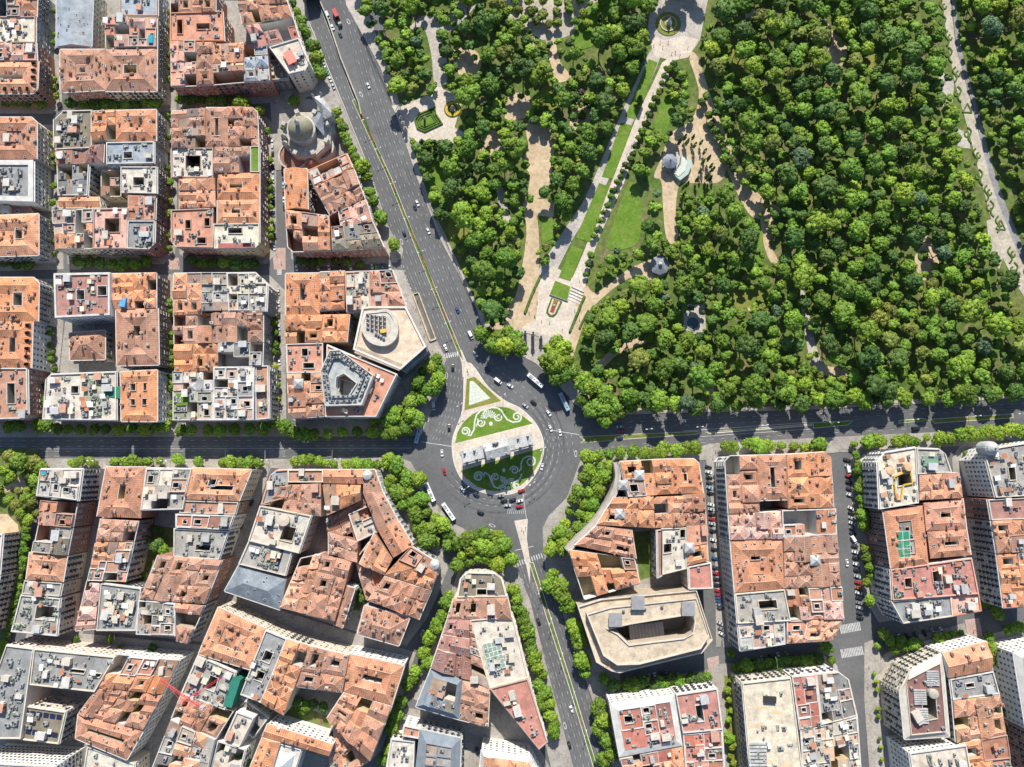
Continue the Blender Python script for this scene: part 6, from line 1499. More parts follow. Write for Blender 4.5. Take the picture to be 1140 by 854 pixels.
b = MB(); b.poly([(*p, .03) for p in inward(rel("461,328 465,327 484,376 480,378", rt))]); b.obj('ramp_floor', M['asphalt'], rt)
def mk_lamp():
    r = bpy.data.objects.new('street_lamp', None); b = MB(); b.tube((0, 0, 0), (0, 0, 9), .12, .07, 6); b.tube((-1.6, 0, 9), (1.6, 0, 9), .06, n=5)
    p = bpy.data.objects.new('pole', b.mesh('pole', M['metal'])); b = MB()
    for s_ in (-1, 1): b.box(s_*1.6-.55, -.22, 8.95, s_*1.6+.55, .22, 9.2, 0, True)
    h = bpy.data.objects.new('lamp_head', b.mesh('lamp_head', M['frame'])); return r, [p, h]
lr, lk = mk_lamp()
ORD = lambda n: ords[n] if n < 20 else f'number {n+1}'
lampsets = [([(719.5, 478.5), (775, 476), (846, 474), (923, 471.5), (1010, 468), (1078, 464), (1126, 461.5)], 0.1, 'street lamp along the park avenue median, counted from the roundabout'),
            ([(600, 655), (612, 688), (624, 726), (637, 768), (650, 810)], 1.2, 'street lamp on the tree avenue median, counted from the roundabout'),
            ([(410, 140), (424, 172), (440, 210), (455, 248), (470, 285), (485, 325), (500, 362)], .4, 'street lamp on the planted median, counted from the tunnel'),
            ([(30, 513), (110, 513), (190, 513), (300, 512), (380, 511)], 0, 'street lamp on the shaded avenue pavement, counted from the garden end'),
            ([(513, 452), (604, 500), (520, 543), (592, 538), (560, 442)], .6, 'street lamp round the roundabout island, counted clockwise from the flower panel')]
for pts, rz, lab in lampsets:
    for i, (px, py) in enumerate(pts):
        o = copy_thing(lr, lk, (*P(px, py), .12), rz); tag(o, f'{ORD(i)} {lab}', 'street lamp', 'double headed street lamps')
# bus shelters
for px, py, a, lab in ((469, 478, 75, 'bus shelter by the bus stopped at the tree clump before the octagon'), (470, 545, -60, 'bus shelter beside the upper parked white bus'), (490, 578, -55, 'bus shelter beside the lower parked white bus'), (612, 420, -45, 'bus shelter under the big plane tree by the park entrance')):
    rt = thing('bus_shelter', lab, 'bus shelter', (*P(px, py), .2), R(a)); b = MB(); b.box(-2.2, -.8, 2.4, 2.2, .8, 2.55, 0, True); b.obj('canopy', M['stone_grey'], rt); b = MB(); b.box(-2.1, .6, 0, 2.1, .68, 2.39); b.obj('glass_wall', M['glass'], rt); b = MB(); b.box(-1.5, .1, .4, 1.5, .5, .5, 0, True); b.box(-1.3, .2, 0, -1.2, .4, .4); b.box(1.2, .2, 0, 1.3, .4, .4); b.obj('bench', M['metal'], rt)

# ------------------------------------------------------------------ people on the park paths
def mk_person(seed):
    g_ = random.Random(seed); st_ = g_.uniform(.12, .3)
    J = [((0, 0, .95), .15), ((0, 0, 1.2), .14), ((0, 0, 1.42), .16), ((.01, 0, 1.52), .06), ((.02, 0, 1.66), .105), ((0, .2, 1.40), .07), ((-.05, .27, 1.12), .05), ((.1, .26, .88), .04), ((0, -.2, 1.40), .07), ((.08, -.27, 1.12), .05), ((.2, -.25, .90), .04),
         ((0, .1, .88), .1), ((st_*.6, .1, .48), .075), ((st_, .1, .06), .05), ((st_ + .14, .1, .04), .045), ((0, -.1, .88), .1), ((-st_*.3, -.1, .48), .075), ((-st_, -.1, .08), .05), ((-st_ + .13, -.1, .04), .045)]
    E = [(0, 1), (1, 2), (2, 3), (3, 4), (2, 5), (5, 6), (6, 7), (2, 8), (8, 9), (9, 10), (0, 11), (11, 12), (12, 13), (13, 14), (0, 15), (15, 16), (16, 17), (17, 18)]
    me = bpy.data.meshes.new('person_base'); me.from_pydata([j[0] for j in J], E, []); o = bpy.data.objects.new('person_base', me); COL.objects.link(o)
    md = o.modifiers.new('skin', 'SKIN'); sk = me.skin_vertices[0].data if me.skin_vertices else None
    if sk is None:
        bm = bmesh.new(); bm.from_mesh(me); bm.verts.layers.skin.verify(); bm.to_mesh(me); bm.free(); sk = me.skin_vertices[0].data
    for i, (_, r_) in enumerate(J): sk[i].radius = (r_, r_); sk[i].use_root = (i == 0)
    ev = o.evaluated_get(bpy.context.evaluated_depsgraph_get()); m2 = bpy.data.meshes.new_from_object(ev); bpy.data.objects.remove(o); m2.materials.clear(); m2.materials.append(M['obj']); m2.name = 'person'
    return m2
PM = [mk_person(i) for i in range(4)]
HB = MB(); HB.lathe([(.115, 1.62), (.12, 1.7), (.09, 1.77), (.02, 1.79)], 10, .01, 0); HM = HB.mesh('hair', plain('hair', (.03, .02, .015)))
gp = random.Random(31)
TOPS = dict(white=(.6, .6, .58), red=(.4, .05, .05), blue=(.06, .12, .3), black=(.03, .03, .03), grey=(.25, .25, .26), yellow=(.5, .38, .06), beige=(.45, .38, .28))
def people(spots, lab, grp):
    for i, (px, py) in enumerate(spots):
        c = gp.choice(list(TOPS)); x, y = P(px, py, 1); o = link('person', gp.choice(PM), None, (x, y, ZP + .05), TOPS[c]); o.rotation_euler = (0, 0, gp.random()*6.28); h_ = link('hair', HM, o)
        tag(o, f'{ORD(i)} person {lab}, dressed in {c}', 'person', grp)
people([(748, 59), (752, 58), (766, 53), (735, 47), (738, 52), (757, 62), (744, 47), (728, 50)], 'standing near the round fountain', 'people at the fountain')
people([(712, 145), (706, 158), (703, 162), (698, 172), (692, 186), (718, 128), (727, 104), (672, 232), (664, 256), (655, 283), (684, 208), (645, 312)], 'walking along the promenade from the fountain', 'people on the promenade')
people([(595, 351), (596, 353), (603, 357), (598, 336), (626, 367), (612, 358), (589, 348), (645, 355), (633, 380), (640, 345)], 'on the paved park entrance', 'people at the park entrance')
people([(463, 344), (468, 358), (472, 372), (481, 390), (488, 392), (476, 384), (465, 335)], 'on the pavement beside the parking ramp', 'people by the parking ramp')
people([(581, 588), (583, 591), (585, 587), (520, 411), (521, 414)], 'waiting on a traffic island of the roundabout', 'people on the traffic islands')
people([(640, 470), (797, 502), (794, 509), (787, 746), (790, 752), (968, 742), (966, 765), (940, 722), (1085, 702), (313, 292), (308, 284), (198, 292)], 'on a street corner pavement', 'people on street corners')
# ------------------------------------------------------------------ vehicles
def loft(b, st, mi=0):
    base = len(b.v); k = 6
    for x, wb, wt, z0, zm, z1 in st:
        b.v += [(x, -wb, z0), (x, -wb, zm), (x, -wt, z1), (x, wt, z1), (x, wb, zm), (x, wb, z0)]
    for i in range(len(st)-1):
        for j in range(k-1): a = base + i*k + j; b.f.append((a, a+1, a+k+1, a+k)); b.m.append(mi); b.t.append(None)
    for e, rev in ((0, False), (len(st)-1, True)):
        f = tuple(base + e*k + j for j in range(k)); b.f.append(f[::-1] if rev else f); b.m.append(mi); b.t.append(None)
def wheels(xs, w, r=.33, wd=.24):
    out = []
    b = MB(); b.tube((0, -wd/2, r), (0, wd/2, r), r, n=12); b.tube((0, -wd/2-.012, r), (0, wd/2+.012, r), r*.55, n=8, mi=1)
    me = b.mesh('wheel', [M['tyre'], M['metal']])
    for x in xs:
        for s_ in (-1, 1): o = bpy.data.objects.new('wheel', me); o.location = (x, s_*w, 0); out.append(o)
    return out
def kid(name, b, m): return bpy.data.objects.new(name, b.mesh(name, m))
def mk_car():
    b = MB(); loft(b, [(-2.12, .72, .62, .35, .6, .72), (-2.0, .84, .74, .25, .72, .92), (-1.2, .89, .8, .22, .78, .98), (.75, .89, .8, .22, .78, .98), (1.7, .86, .74, .22, .66, .84), (2.08, .76, .62, .3, .52, .68)])
    body = kid('body', b, M['paint'])
    b = MB(); loft(b, [(-1.75, .76, .7, .93, .95, .97), (-1.25, .78, .60, .93, .98, 1.40), (.05, .78, .60, .93, .98, 1.42), (.95, .77, .7, .93, .95, .97)]); win = kid('window', b, M['glass'])
    b = MB(); loft(b, [(-1.22, .60, .52, 1.405, 1.43, 1.46), (-.6, .62, .55, 1.41, 1.46, 1.5), (.05, .60, .52, 1.425, 1.44, 1.46)]); roof = kid('roof', b, M['paint'])
    b = MB()
    for s_ in (-1, 1): b.box(1.93, s_*.6-.16, .55, 2.1, s_*.6+.16, .70, 0, True)
    hl = kid('headlight', b, M['frame'])
    return bpy.data.objects.new('parked_car', None), [body, win, roof] + wheels((-1.3, 1.3), .78)
def mk_van():
    b = MB(); loft(b, [(-2.6, .9, .84, .3, 1.2, 2.0), (-2.5, .95, .86, .25, 1.3, 2.12), (1.0, .95, .86, .25, 1.3, 2.12), (1.25, .95, .84, .25, 1.2, 1.7)]); loft(b, [(1.251, .95, .86, .25, .8, 1.05), (2.3, .92, .8, .25, .75, .98), (2.6, .84, .7, .3, .6, .8)])
    body = kid('body', b, M['paint']); b = MB(); loft(b, [(1.0, .88, .8, 1.04, 1.3, 2.06), (1.26, .88, .78, 1.04, 1.3, 1.85), (1.9, .86, .8, 1.0, 1.02, 1.06)]); win = kid('windscreen', b, M['glass'])
    return bpy.data.objects.new('van', None), [body, win] + wheels((-1.6, 1.6), .85, .36)
def mk_bus():
    b = MB(); loft(b, [(-6, 1.2, 1.1, .4, 2.6, 3.0), (-5.85, 1.27, 1.15, .3, 2.8, 3.1), (5.85, 1.27, 1.15, .3, 2.8, 3.1), (6, 1.2, 1.1, .4, 2.6, 3.0)]); body = kid('body', b, M['paint'])
    b = MB()
    for s_ in (-1, 1): b.box(-5.5, s_*1.28-.02, 1.3, 5.4, s_*1.28+.02, 2.3, 0, True)
    b.box(5.99, -1.1, 1.2, 6.03, 1.1, 2.6, 0, True); win = kid('window', b, M['glass'])
    b = MB(); b.box(-4.8, -.8, 3.05, -2.2, .8, 3.35); b.box(.6, -.7, 3.05, 2.8, .7, 3.3); ac = kid('roof_unit', b, M['metal'])
    b = MB(); b.box(-1.5, -.4, 3.08, -.7, .4, 3.16); b.box(3.6, -.4, 3.08, 4.4, .4, 3.16); ht = kid('roof_hatch', b, M['dark'])
    return bpy.data.objects.new('bus', None), [body, win, ac, ht] + wheels((-3.4, 3.7), 1.12, .48, .3)
def mk_truck():
    b = MB(); loft(b, [(-6, 1.2, 1.15, .9, 2.4, 3.3), (-5.95, 1.24, 1.2, .85, 3.2, 3.6), (-.2, 1.24, 1.2, .85, 3.2, 3.6), (-.15, 1.2, 1.15, .9, 2.4, 3.3)]); cargo = kid('cargo_box', b, M['paint'])
    b = MB(); b.box(-.1, -1.1, .8, 3.4, 1.1, 1.1, 0, True); 
    for i in range(4): b.box(.1+i*.8, -1.2, 1.1, .35+i*.8, 1.2, 2.2)
    bed = kid('flat_bed', b, M['tyre']); b = MB(); loft(b, [(3.5, 1.15, 1.05, .5, 1.8, 2.7), (4.9, 1.15, 1.0, .5, 1.6, 2.6), (5.4, 1.1, 1.0, .5, 1.3, 1.5)]); cab = kid('cab', b, M['stone']); b = MB(); loft(b, [(4.85, 1.0, .9, 1.5, 1.9, 2.5), (5.35, 1.0, .95, 1.45, 1.5, 1.56)]); ws = kid('windscreen', b, M['glass'])
    return bpy.data.objects.new('truck', None), [cargo, bed, cab, ws] + wheels((-4.5, -3.2, 1.8, 4.5), 1.08, .5, .3)
CARP, VANP, BUSP, TRUP = mk_car(), mk_van(), mk_bus(), mk_truck()
CC = dict(white=(.72, .73, .73), black=(.015, .016, .018), dark=(.05, .055, .065), grey=(.22, .23, .24), silver=(.45, .46, .47), red=(.42, .02, .025), blue=(.03, .08, .22), navy=(.02, .03, .07), green=(.02, .3, .05), orange=(.5, .12, .02), lightblue=(.25, .4, .5), yellow=(.5, .35, .03))
def vehicle(proto, name, px, py, d, col, label, cat, group=None, z=.004, body_only=None):
    x, y = P(px, py, 1.0); a = math.atan2(-d[1], d[0]); o = copy_thing(proto[0], [], (x, y, z), a); o.name = name
    for k_ in proto[1]:
        c = k_.copy(); COL.objects.link(c); c.parent = o; c.color = (*CC[col], 1)
    return tag(o, label, cat, group)
G1 = 'cars driving on the avenues'
cars = [(409.8, 95, (1, 2.4), 'white', 'white car alone in the middle of the avenue between tunnel and side gate'),
 (370, 30, (1, 2.3), 'white', 'white car closest to the red truck, on its wall side'), (378.6, 38, (1, 2.3), 'dark', 'dark car just ahead of the red truck'),
 (464.6, 226, (1, 2.4), 'white', 'white car driving beside a dark car on the avenue'), (461.7, 230, (1, 2.4), 'dark', 'dark car driving beside a white car on the avenue'),
 (476.7, 257, (1, 2.4), 'white', 'white car alone near the park side of the avenue, past the pair of cars'), (449.6, 259, (-1, -2.4), 'navy', 'navy car on the building side of the planted median'),
 (509, 345, (1, 2.4), 'blue', 'blue car with a pale roof near the railing before the park entrance'), (496, 387, (-1, -2.4), 'white', 'white car stopped near the parking ramp end'),
 (529.5, 394, (1, 1.7), 'white', 'white car entering the roundabout in plane tree shade'), (504, 409, (0, -1), 'black', 'black car leaving the roundabout towards the parking ramp'),
 (542.6, 411, (1, 1.2), 'navy', 'navy car in the tree shade beside the triangular flower panel'), (568, 429.5, (1, .55), 'white', 'white car behind the long bus near the park entrance'),
 (585, 451.7, (1, .8), 'silver', 'silver car at the island edge above the lawn scroll'), (594, 448, (1, .9), 'black', 'black car next to the silver one above the island'),
 (611, 460, (.7, 1), 'white', 'white car alone facing the second bus'), (613, 477, (.35, 1), 'white', 'white car waiting beside another at the lane lines towards the park avenue'), (623.5, 481.7, (.2, 1), 'white', 'outer white car of the waiting pair by the park avenue median'),
 (603.6, 519.7, (-.25, 1), 'white', 'white car at the sunny lower edge of the island'), (500, 476, (0, -1), 'black', 'black car on the lanes between the octagon side and the lawn scroll'),
 (492, 504.5, (.1, 1), 'white', 'white car crossing the shaded avenue mouth'), (494.5, 525, (.25, 1), 'red', 'dark red car alone on the roundabout near the shaded avenue'),
 (515, 545, (.8, 1), 'silver', "silver car by the shadow tip of the gate's corner"), (530, 551, (1, .7), 'navy', "navy car at the island kerb below the gate's shadow"),
 (535, 571, (1, .45), 'black', 'black car alone between the buses and the island'), (557.5, 552, (1, -.1), 'grey', 'grey car first of the queue touching the gate shadow'), (561, 557.6, (1, .05), 'black', 'black car in the queue beside the grey car'),
 (570.7, 556.5, (1, -.2), 'black', 'black car in the queue behind the bright red one'), (578.6, 557.6, (1, -.25), 'white', 'white car between two red cars in the queue'), (565, 562.7, (1, 0), 'silver', 'silver taxi at the outer side of the queue'),
 (580.5, 546.4, (1, -.3), 'red', 'bright red car at the island kerb heading the queue'), (578, 564, (1, -.1), 'red', 'red car nearest to the splitter island'),
 (690, 475, (-1, .08), 'lightblue', 'pale blue car in shade on the park avenue above a red one'), (692, 480, (-1, .08), 'red', 'red car in shade against the park avenue median'), (667, 501.6, (1, -.1), 'grey', 'grey car entering the park avenue past the row of trees'),
 (1123, 472.5, (1, -.1), 'white', 'white car ahead of the other two white cars on the park avenue'), (1111.5, 478, (1, -.1), 'white', 'white car nearest the kerb trees opposite the domed turret'), (1122, 477.2, (1, -.1), 'silver', 'silver car side by side with the leading white car'),
 (599.5, 692, (-.4, -1), 'black', 'black car on the tree avenue beside the wedge block'), (636.4, 790, (-.35, -1), 'white', 'white car on the tree avenue near the red colonnaded terraces'), (633.7, 829.6, (-.35, -1), 'black', 'black car lowest on the tree avenue'),
 (943.4, 627, (.05, 1), 'white', 'white car driving alone on the wide cross street'), (690, 487.5, (1, -.05), 'navy', 'navy car on the near lanes of the park avenue in shade'),
 (418.5, 297, (.1, 1), 'green', 'bright green car parked in the shaded side street mouth'), (186, 852, (.5, -1), 'white', 'white car in the deep side street below the crane'), (164, 842, (.5, -1), 'silver', 'silver car in the narrow street beside the hipped orange roof'),
 (470, 705, (.4, -1), 'silver', 'silver car beside the round trees of the lower tree street'), (340, 491.5, (1, 0), 'silver', 'silver car in the shaded avenue close to the long orange block')]
for px, py, d, c, lab in cars: vehicle(CARP, 'car', px, py, d, c, lab, 'car', G1)
vehicle(VANP, 'van', 364.5, 17, (1, 2.3), 'white', 'white van beside the tunnel mouth wall', 'van'); vehicle(VANP, 'van', 524, 373, (1, 2.2), 'white', 'white box van near the park entrance kerb', 'van'); vehicle(VANP, 'van', 554.7, 424, (1, .8), 'white', 'white van passing the triangular flower panel', 'van')
vehicle(VANP, 'van', 482.5, 452, (.1, 1), 'silver', 'pale van parked at the pavement below the octagon trees', 'van'); vehicle(VANP, 'van', 1020, 476.8, (1, -.05), 'black', 'black van in tree shade on the park avenue', 'van')
vehicle(VANP, 'van', 944.5, 524, (.15, 1), 'white', 'white delivery van among cars parked nearest the white stone corner', 'van'); vehicle(VANP, 'van', 950.8, 601, (.6, 1), 'white', 'white delivery van parked slanting opposite the small blue pools', 'van')
for px, py, d, c, lab in ((596, 424, (1, .85), 'white', 'white bus with roof units near the park entrance plane trees'), (628, 447.5, (.45, 1), 'lightblue', 'pale blue bus half under the plane tree edge'), (466, 483, (-.25, 1), 'lightblue', 'pale blue bus pulling out of the shaded avenue'), (479, 548, (.45, 1), 'white', 'white bus parked at the kerb, the one nearer the shaded avenue'), (499.5, 569.5, (.7, 1), 'white', 'white bus parked at the kerb, the one nearer the big round tree clump')): vehicle(BUSP, 'bus', px, py, d, c, lab, 'bus', 'city buses')
vehicle(TRUP, 'truck', 376, 21, (1, 2.35), 'red', 'long red truck driving out beside the tunnel', 'truck')
# rows of parked cars
g = random.Random(21)
def row(pts, lab, cols, ang, n=None, z=.004):
    n = n or len(cols); P0 = pts
    for i in range(n):
        t = i/max(1, n-1); k_ = t*(len(P0)-1); j = min(len(P0)-2, int(k_)); f_ = k_ - j
        px, py = (P0[j][m]*(1-f_) + P0[j+1][m]*f_ for m in (0, 1)); c = cols[i % len(cols)]
        vehicle(CARP, 'parked_car', px, py, ang, c, f'{c} car parked {ORD(i)} {lab}', 'car', 'parked cars ' + lab, z)
row([(789, 520), (791, 549)], 'along the curved block, counted from the park avenue corner', ['black', 'white', 'black', 'dark', 'lightblue', 'black'], (1, .35))
row([(792, 562), (793.5, 586), (797, 632), (800, 661), (802, 677)], 'of the long line beside the curved block, after the gap', 'white silver black red silver black white black blue dark red black black red red blue blue grey dark'.split(), (1, .25))
row([(802, 694), (804, 706)], 'next to the zebra crossing of the parked car street', ['silver', 'grey', 'white'], (1, .5), z=.24)
row([(943, 512), (944.5, 519)], 'in the angled row by the white stone corner', ['black', 'silver'], (1, .3))
row([(945, 530), (946.5, 551)], 'of the angled row between the two delivery vans', ['red', 'black', 'dark', 'white'], (1, .35))
row([(948, 566), (950, 594)], 'of the angled row facing the small pools', ['white', 'black', 'silver', 'white', 'grey', 'black'], (1, .5))
row([(952, 608), (956, 652), (958, 688)], 'of the angled row ending at the zebra crossing trees', 'dark white black white black silver red orange white black grey silver dark black'.split(), (1, .3))
row([(303, 158), (304, 200), (305.5, 275)], 'in the line along the roof lawn street front', 'white silver black white dark silver white grey black white silver dark white'.split(), (.03, 1))
row([(317, 186), (317.5, 198)], 'in front of the domed church', ['red', 'red', 'silver'], (1, .3), z=.2)
row([(315.5, 206), (316.5, 230)], 'by the plain orange gable opposite the roof lawn', ['silver', 'red', 'white', 'dark'], (.03, 1), z=.2)
row([(330, 298), (414, 296)], 'in the shaded side street below the dark olive roof', 'white dark silver white black white dark silver'.split(), (.15, 1))
row([(426, 297), (434, 297)], 'beside the bright green car', ['blue', 'silver'], (.15, 1))
row([(354, 56), (371, 96)], 'on the service lane under the avenue trees', 'red silver white lightblue white silver'.split(), (1, 2.3), z=.24)
row([(710, 758), (742, 750)], 'in the shade between the sandy ring and the red terraces', 'dark silver white white black grey'.split(), (.2, 1), z=.24)
row([(830, 738), (876, 729)], 'under the trees above the huge cream roof', 'white dark silver black white grey'.split(), (.3, 1), z=.24)
row([(1002, 710), (1048, 702)], 'under the trees above the blue skylights', 'white dark dark black silver white'.split(), (.4, 1), z=.24)
row([(310, 325), (311.5, 455)], 'on the villa side street below the white machinery corner', 'silver white dark white black silver white grey white dark silver'.split(), (.04, 1))
row([(482, 788), (508, 797)], 'in the lane below the slate mansard', 'white silver white dark'.split(), (.25, 1), z=.24)
row([(515, 830), (531, 836)], 'beside the orange roof with white balconies', 'black dark'.split(), (.1, 1), z=.24)
row([(196, 548), (190, 580)], 'deep in the street', ['dark'], (.4, -1), n=1) if False else None
row([(280, 560), (262, 600), (246, 640)], 'in the deep street beside the wide cream roof', 'dark black blue dark'.split(), (.45, -1))
# ------------------------------------------------------------------ trees
def ico():
    bm = bmesh.new(); bmesh.ops.create_icosphere(bm, subdivisions=2, radius=1.0); v = np.array([q.co[:] for q in bm.verts]); f = np.array([[q.index for q in p.verts] for p in bm.faces]); bm.free(); return v, f
IV, IF = ico()
bm_ = bmesh.new(); bmesh.ops.create_icosphere(bm_, subdivisions=1, radius=1.0); IV1 = np.array([q.co[:] for q in bm_.verts]); IF1 = np.array([[q.index for q in p.verts] for p in bm_.faces]); bm_.free()
def crown_arrays(seed, kind='round', nc=34, leaves=420, low=False):
    """unit crown: radius about 1, base z 0, top about its height ratio; returns verts, tri list, per face tint"""
    rs = np.random.RandomState(seed); V, F, T = [], [], []; off = 0
    iv, if_ = (IV1, IF1) if low else (IV, IF)
    hz = dict(round=1.25, broad=1.0, cone=2.6, poplar=4.2, fluffy=1.2)[kind]
    lob = [(rs.uniform(-.45, .45), rs.uniform(-.45, .45), rs.uniform(-.1, .25)) for _ in range(4)]
    cl = []
    for i in range(nc):
        if kind in ('cone', 'poplar'):
            t = rs.rand()**.8; rr = (1 - t)*.85 + .12 if kind == 'cone' else .75*math.sin(math.pi*(.12+.85*t))+.1
            a = rs.rand()*6.283; c = np.array([rr*.7*math.cos(a), rr*.7*math.sin(a), .15*hz + t*hz*.82]); r = (.34 if kind == 'cone' else .42)*(1.1-.6*t)*rs.uniform(.8, 1.2)
        else:
            l = lob[rs.randint(4)]; u = rs.randn(3); u /= np.linalg.norm(u); u[2] = abs(u[2])*.9 + .05*(rs.rand()-.5)
            k_ = rs.uniform(.55, .78); c = np.array([u[0]*k_*.82 + l[0]*.6, u[1]*k_*.82 + l[1]*.6, .38*hz + u[2]*hz*.40 + l[2]*.5]); r = rs.uniform(.15, .29) if kind != 'fluffy' else rs.uniform(.12, .22)
        cl.append((c, r))
    if kind not in ('cone', 'poplar'):
        for l in lob: cl.append((np.array([l[0]*.8, l[1]*.8, .45*hz + l[2]*.4]), .55))
    for c, r in cl:
        n = rs.uniform(.62, 1.28, (len(iv), 1)); sq = np.array([1, 1, .82]); tt = rs.uniform(.78, 1.22); w = rs.uniform(-.08, .08)
        V.append(iv*n*r*sq + c); F.append(if_ + off); off += len(iv); T.append(np.tile([[tt*(1+w), tt, tt*(1-w)]], (len(if_), 1)))
    # loose leaf sprays round the clumps
    idx = rs.randint(len(cl), size=leaves); L_ = []
    for i in idx:
        c, r = cl[i]; u = rs.randn(3); u /= np.linalg.norm(u); p = c + u*r*rs.uniform(.9, 1.35); s_ = rs.uniform(.045, .10); a, d = rs.randn(3), rs.randn(3)
        a /= np.linalg.norm(a); d -= a*d.dot(a); d /= np.linalg.norm(d); L_.append(np.array([p - a*s_ - d*s_*.6, p + a*s_ - d*s_*.5, p + d*s_]))
    if L_:
        V.append(np.concatenate(L_)); k_ = len(L_); F.append(np.arange(3*k_).reshape(k_, 3) + off); tt = rs.uniform(.75, 1.35, (k_, 1)); T.append(np.tile(tt, (1, 3)))
    return np.concatenate(V), np.concatenate(F), np.concatenate(T)
def np_mesh(name, V, F, T, attr, m):
    me = bpy.data.meshes.new(name); me.vertices.add(len(V)); me.vertices.foreach_set('co', V.astype(np.float32).ravel()); me.loops.add(len(F)*3); me.loops.foreach_set('vertex_index', F.astype(np.int32).ravel())
    me.polygons.add(len(F)); me.polygons.foreach_set('loop_start', np.arange(0, len(F)*3, 3, dtype=np.int32)); me.polygons.foreach_set('loop_total', np.full(len(F), 3, dtype=np.int32))
    me.materials.append(m)
    if attr == 'leafcol':
        at = me.attributes.new(attr, 'FLOAT_COLOR', 'FACE'); at.data.foreach_set('color', np.concatenate([T, np.ones((len(T), 1))], 1).astype(np.float32).ravel())
    else:
        at = me.attributes.new(attr, 'FLOAT_VECTOR', 'FACE'); at.data.foreach_set('vector', T.astype(np.float32).ravel())
    me.update(); me.validate(); return me
def trunk_mesh(seed, hgt=.55):
    g_ = random.Random(seed); b = MB(); b.tube((0, 0, -.02), (0, 0, hgt*.7), .07, .05, 7)
    for i in range(5):
        a = i*1.26 + g_.random(); b.tube((0, 0, hgt*g_.uniform(.45, .7)), (.5*math.cos(a), .5*math.sin(a), hgt*g_.uniform(1.0, 1.3)), .035, .015, 5)
    return b.mesh('trunk', M['bark'])
CR = {}
for kd, n in (('round', 7), ('broad', 6), ('fluffy', 4), ('cone', 3), ('poplar', 2)):
    CR[kd] = []
    for s_ in range(n):
        V, F, T = crown_arrays(s_*13 + len(kd)*101, kd, dict(round=56, broad=70, fluffy=80, cone=46, poplar=40)[kd], 1000)
        CR[kd].append(np_mesh('crown', V, F, T, 'tint', M['leaf']))
TR = [trunk_mesh(i) for i in range(4)]
gt = random.Random(77)
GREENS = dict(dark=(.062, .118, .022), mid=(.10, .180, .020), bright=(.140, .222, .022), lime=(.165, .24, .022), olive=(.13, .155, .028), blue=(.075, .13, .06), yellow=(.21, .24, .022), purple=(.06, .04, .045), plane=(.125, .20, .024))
def tree(name, px, py, rad, kind, shade, label, group=None, cat='tree', ph=None, z=.2):
    """rad in metres; px,py is where the crown's middle is seen"""
    hf = dict(round=1.25, broad=1.0, cone=2.6, poplar=4.2, fluffy=1.2)[kind]; tr = dict(round=.85, broad=.8, fluffy=.8, cone=.15, poplar=.4)[kind]
    if name == 'plane_tree': tr += .45
    if name == 'park_tree': tr += .75
    zs_ = 1.9 if kind == 'poplar' else 1.0; hf *= zs_
    zc = z + rad*(tr + hf*.6); x, y = P(px, py, zc)
    o = bpy.data.objects.new(name, None); COL.objects.link(o); o.location = (x, y, z)
    c = link('crown', gt.choice(CR[kind]), o, (0, 0, rad*tr)); k_ = gt.uniform(.93, 1.07); c.scale = (rad*k_, rad/k_, rad*zs_*gt.uniform(.9, 1.15)); c.rotation_euler = (0, 0, gt.random()*6.28)
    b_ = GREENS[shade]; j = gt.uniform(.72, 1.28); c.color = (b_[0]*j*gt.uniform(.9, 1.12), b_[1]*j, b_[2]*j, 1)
    t = link('trunk', gt.choice(TR), o); t.scale = (rad*.9, rad*.9, rad*(tr + .55))
    return tag(o, label, cat, group)
def trow(name, pts, rad, kind, shade, lab, group, z=.2):
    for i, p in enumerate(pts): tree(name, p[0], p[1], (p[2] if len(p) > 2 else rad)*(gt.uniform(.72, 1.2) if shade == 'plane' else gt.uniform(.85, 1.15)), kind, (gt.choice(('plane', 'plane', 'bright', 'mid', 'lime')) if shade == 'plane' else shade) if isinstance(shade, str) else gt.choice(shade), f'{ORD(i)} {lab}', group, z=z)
def Q(s): return [tuple(map(float, q.split(','))) for q in s.split()]
STREET = "street_tree"
trow(STREET, Q("60,12 60.5,38 60,46 61,88 61,97 62,107"), 2.3, 'round', 'bright', 'small tree beside the long zinc hall, counted from the photo edge', 'trees of the zinc hall street')
trow(STREET, Q("56,150 57,163 57,175 58,182 60,206 58,225 59,238 60,247 59,259 59,268 59,283"), 2.4, 'round', 'bright', 'small tree beside the modern white block, counted from the octagon roof', 'trees beside the modern white block')
trow(STREET, Q("56,320 55,330 55.5,340 56,351 56,361 55.5,370 56,384 56,393 56,401 60,411 50,445,3.2 52,430"), 2.5, 'round', 'mid', 'small tree in the shaded villa side street, counted from the upper crossing', 'trees of the villa side street')
trow(STREET, Q("189,14 189,30 187,48 188,60 189,75 189,88"), 2.2, 'round', 'bright', 'small tree beside the large pink flat roof, counted from the photo edge', 'trees beside the large pink flat roof')
trow(STREET, Q("186,128 188,152 188,187 188,202,3 190,223 189,237,3 188,262 189,276"), 2.4, 'round', 'bright', 'small tree in the shaded street by the pergola terraces, counted from the upper crossing', 'trees by the pergola terraces')
trow(STREET, Q("188,337 190,348 190,373 190,383 191,391 190,399 190,406 191,419 190,426 190,433 190,449 191,459 191,466"), 2.4, 'round', ('mid', 'bright'), 'small tree behind the brown roof next to the villa, counted from above', 'trees behind the villa block')
trow(STREET, Q("298,146 300,178 300.5,202 300,210 301,220 301.5,230 302,247 301,256 302,264"), 2.5, 'round', ('mid', 'bright'), 'small tree in the parked car street beside the roof lawn, counted from the church', 'trees beside the roof lawn')
trow(STREET, Q("305,352,2.8 305.5,360 306,371 306,384 307,391 306,408 307,419 308,428 308,443"), 2.5, 'round', ('mid', 'yellow'), 'small tree below the white machinery corner, counted towards the shaded avenue', 'trees below the machinery corner')
